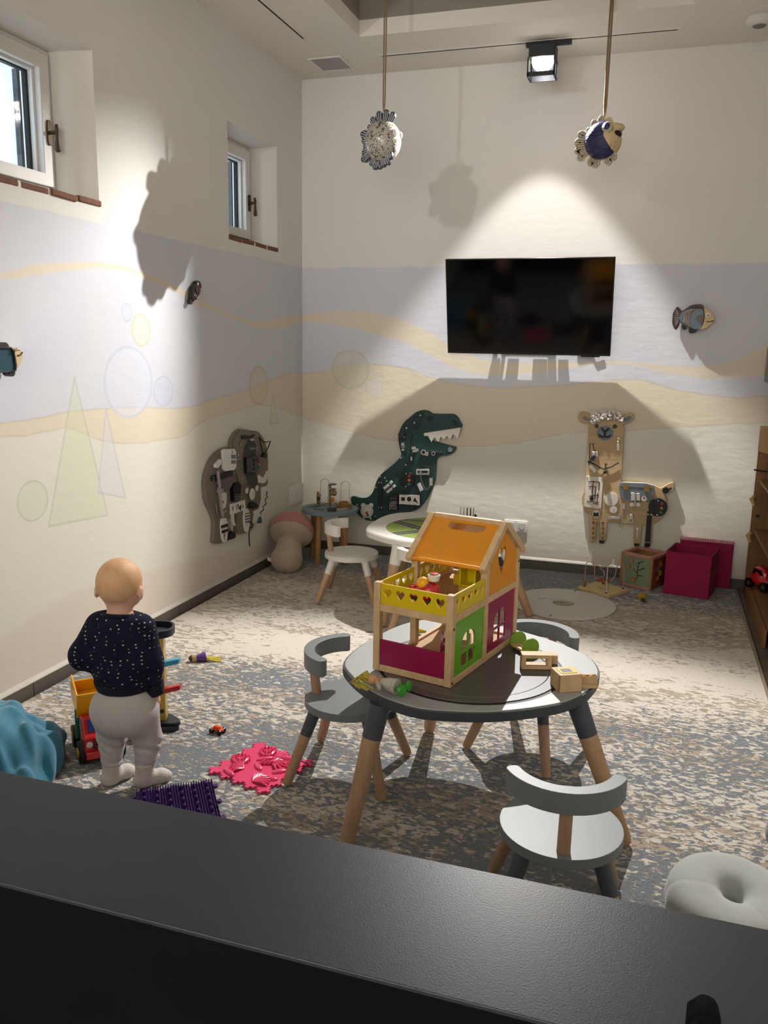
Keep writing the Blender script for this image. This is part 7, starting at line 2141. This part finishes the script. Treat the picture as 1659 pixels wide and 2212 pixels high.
def foot_sdf(p, an, d, grow=0.0):
    heel = np.array((an[0], an[1], Z0 + .024)) - d * .016
    ball = heel + d * .072
    toe = heel + d * .092
    e = sd_cone(p, heel, ball, .024 + grow, .0225 + grow)
    e = smin(e, sd_cone(p, ball - Uv * .003, toe - Uv * .006, .022 + grow, .016 + grow), .012)
    e = smin(e, sd_cone(p, an, heel + d * .01, .025 + grow, .023 + grow), .015)
    return np.maximum(e, Z0 - p[:, 2])
def torso_sdf(p, g=0.0):
    q = (p - O) @ np.stack([Sv, Fv, Uv], 1)
    d = sd_ell(q, (0, .0, .53), (.088 + g, .066 + g, .095 + g))
    d = smin(d, sd_ell(q, (0, .010, .42), (.092 + g, .076 + g, .10 + g)), .05)
    d = smin(d, sd_ell(q, (0, .0, .604), (.074 + g, .052 + g, .036 + g)), .04)
    return d
def pelvis_sdf(p, g=0.0):
    q = (p - O) @ np.stack([Sv, Fv, Uv], 1)
    d = sd_ell(q, (0, -.004, .315), (.100 + g, .086 + g, .085 + g))
    return smin(d, sd_ell(q, (0, -.026, .275), (.085 + g, .066 + g, .06 + g)), .03)
def legs_sdf(p, g=0.0, full=True):
    d = None
    for s in 'LR':
        e = sd_cone(p, J['hi' + s], J['kn' + s], .062 + g, .044 + g)
        e = smin(e, sd_cone(p, J['kn' + s], J['an' + s], .043 + g, .028 + g), .02)
        d = e if d is None else smin(d, e, .018)
    return d
def arms_sdf(p, g=0.0, puff=0.0):
    d = None
    for s in 'LR':
        e = sd_cone(p, J['sh' + s], J['el' + s], .034 + g, .029 + g + puff)
        e = smin(e, sd_cone(p, J['el' + s], J['wr' + s], .029 + g + puff, .020 + g), .02)
        d = e if d is None else np.minimum(d, e)
    return d
def body_sdf(p):
    d = torso_sdf(p)
    d = smin(d, pelvis_sdf(p, -.012), .04)
    d = smin(d, legs_sdf(p, -.010), .02)
    d = smin(d, arms_sdf(p), .03)
    d = smin(d, sd_cone(p, bp(0, -.004, .60), HEADC - Hu * .05, .042, .040), .02)
    d = smin(d, head_sdf(p), .012)
    for s, dd in (('L', dL), ('R', dR)):
        d = smin(d, foot_sdf(p, J['an' + s], dd, -.004), .01)
    d = smin(d, handR(p), .006)
    d = smin(d, handL(p), .006)
    return d
lo, hi = tuple(O + np.array((-.20, -.20, -.005))), tuple(O + np.array((.20, .20, .86)))
body = solid(body_sdf, lo, hi, .0052, 'body', 'skin', child)
def sweater(p):
    z = p[:, 2]
    wr = .003 * np.sin(70 * z + 16 * (p[:, 0] + p[:, 1])) * np.clip((.50 - z) / .1, 0, 1)
    d = torso_sdf(p, .012 + .000)
    d = smin(d, arms_sdf(p, .011, .010), .03) + wr
    d = np.maximum(d, .392 - z + .06 * ((p - O) @ Sv) * 0)
    cut = -(sd_cone(p, bp(0, .0, .624), bp(0, .012, .75), .042, .075))
    d = np.maximum(d, cut)
    for s in 'LR':          # sleeves stop at the wrists
        ax = (J['wr' + s] - J['el' + s]) / np.linalg.norm(J['wr' + s] - J['el' + s])
        h_ = (p - J['wr' + s]) @ ax
        near_ = np.linalg.norm(p - J['wr' + s], axis=1) < .07
        d = np.where(near_, np.maximum(d, h_ - .004), d)
    return d
sw = solid(sweater, lo, hi, .0055, 'sweater', 'navy_dots', child)
def hem(p):
    q = (p - O) @ np.stack([Sv, Fv, Uv], 1)
    d = np.minimum(torso_sdf(p, .010), pelvis_sdf(p, .008))
    return np.maximum(np.abs(d) - .004, np.abs(p[:, 2] - .388) - .014)
solid(hem, lo, hi, .005, 'hem_rib', 'navy_rib', sw)
def cuffs(p):
    d = None
    for s in 'LR':
        ax = (J['wr' + s] - J['el' + s]) / np.linalg.norm(J['wr' + s] - J['el' + s])
        e = sd_cone(p, J['wr' + s] - ax * .022, J['wr' + s] + ax * .004, .032, .029)
        d = e if d is None else np.minimum(d, e)
    return d
for s in 'LR':
    ax = (J['wr' + s] - J['el' + s]) / np.linalg.norm(J['wr' + s] - J['el' + s])
    G().tube([tuple(J['wr' + s] - ax * .040), tuple(J['wr' + s] - ax * .030), tuple(J['wr' + s] + ax * .008), tuple(J['wr' + s] + ax * .010)], [.030, .0365, .032, .026], 20).build('cuff', 'navy_rib', sw, smooth=True)
c0_, rr_ = bp(0, -.001, .636), .047
G().tube([tuple(c0_ + Sv * math.cos(a) * .050 + Fv * math.sin(a) * .046 + Uv * (-.010 * math.sin(a))) for a in [k * PI / 16 for k in range(32)]], .0065, 10, closed=True).build('neckband', 'navy_rib', sw, smooth=True)
def trousers(p):
    z = p[:, 2]
    fold = .0035 * np.sin(z * 150 + 2.5 * np.sin(26 * (p[:, 0] - p[:, 1])) + 50 * (p[:, 0] + p[:, 1])) * np.exp(-((z - .16) / .026) ** 2) + .003 * np.sin(z * 210 + 60 * p[:, 0]) * np.exp(-((z - .095) / .014) ** 2) - .003 * np.exp(-((p - O) @ Sv / .004) ** 2) * (((p - O) @ Fv) < 0)
    d = pelvis_sdf(p, .006)
    d = smin(d, legs_sdf(p, .004), .03) + fold
    return np.maximum(np.maximum(d, z - .385), .084 - z)
solid(trousers, lo, hi, .0052, 'trousers', 'pants_cream', child)
for s, dd in (('L', dL), ('R', dR)):
    an = J['an' + s]
    def sock(p, an=an, dd=dd):
        e = foot_sdf(p, an, dd, .003)
        a_ = np.arctan2(p[:, 1] - an[1], p[:, 0] - an[0])
        e2 = sd_cone(p, an - Uv * .01, an + Uv * .036, .029, .032) + .0018 * np.sin(a_ * 24)
        e = smin(e, e2, .01)
        return np.maximum(np.maximum(e, Z0 - p[:, 2]), p[:, 2] - .098)
    c_ = np.array((an[0], an[1], .05)) + dd * .03
    solid(sock, tuple(c_ - np.array((.09, .09, .055))), tuple(c_ + np.array((.09, .09, .06))), .0042, 'sock', 'sock_white', child)
def hair(p):
    q = (p - HEADC) @ HM
    d = sd_ell(q, (0, -.008, .013), (.0742, .0852, .0815)) 
    cut = q[:, 1] * .75 - q[:, 2] - .012        # runs from the nape over the ears to the brow
    nape = -.050 - q[:, 2]
    return np.maximum(np.maximum(d, cut), nape)
solid(hair, tuple(HEADC - .11), tuple(HEADC + .11), .0042, 'hair', 'hair_fair', child)
for s in (-1, 1):
    e = HEADC + HM @ np.array((s * .028, .071, .0))
    G().ball(e, .0095, 14, 10).build('eye', 'eye_dark', child, smooth='all')
m_ = HEADC + HM @ np.array((0, .0735, -.052))
G().ball(m_, (.014, .005, .004), 12, 8, Matrix([list(r) for r in HM])).build('mouth', 'lip', child, smooth='all')
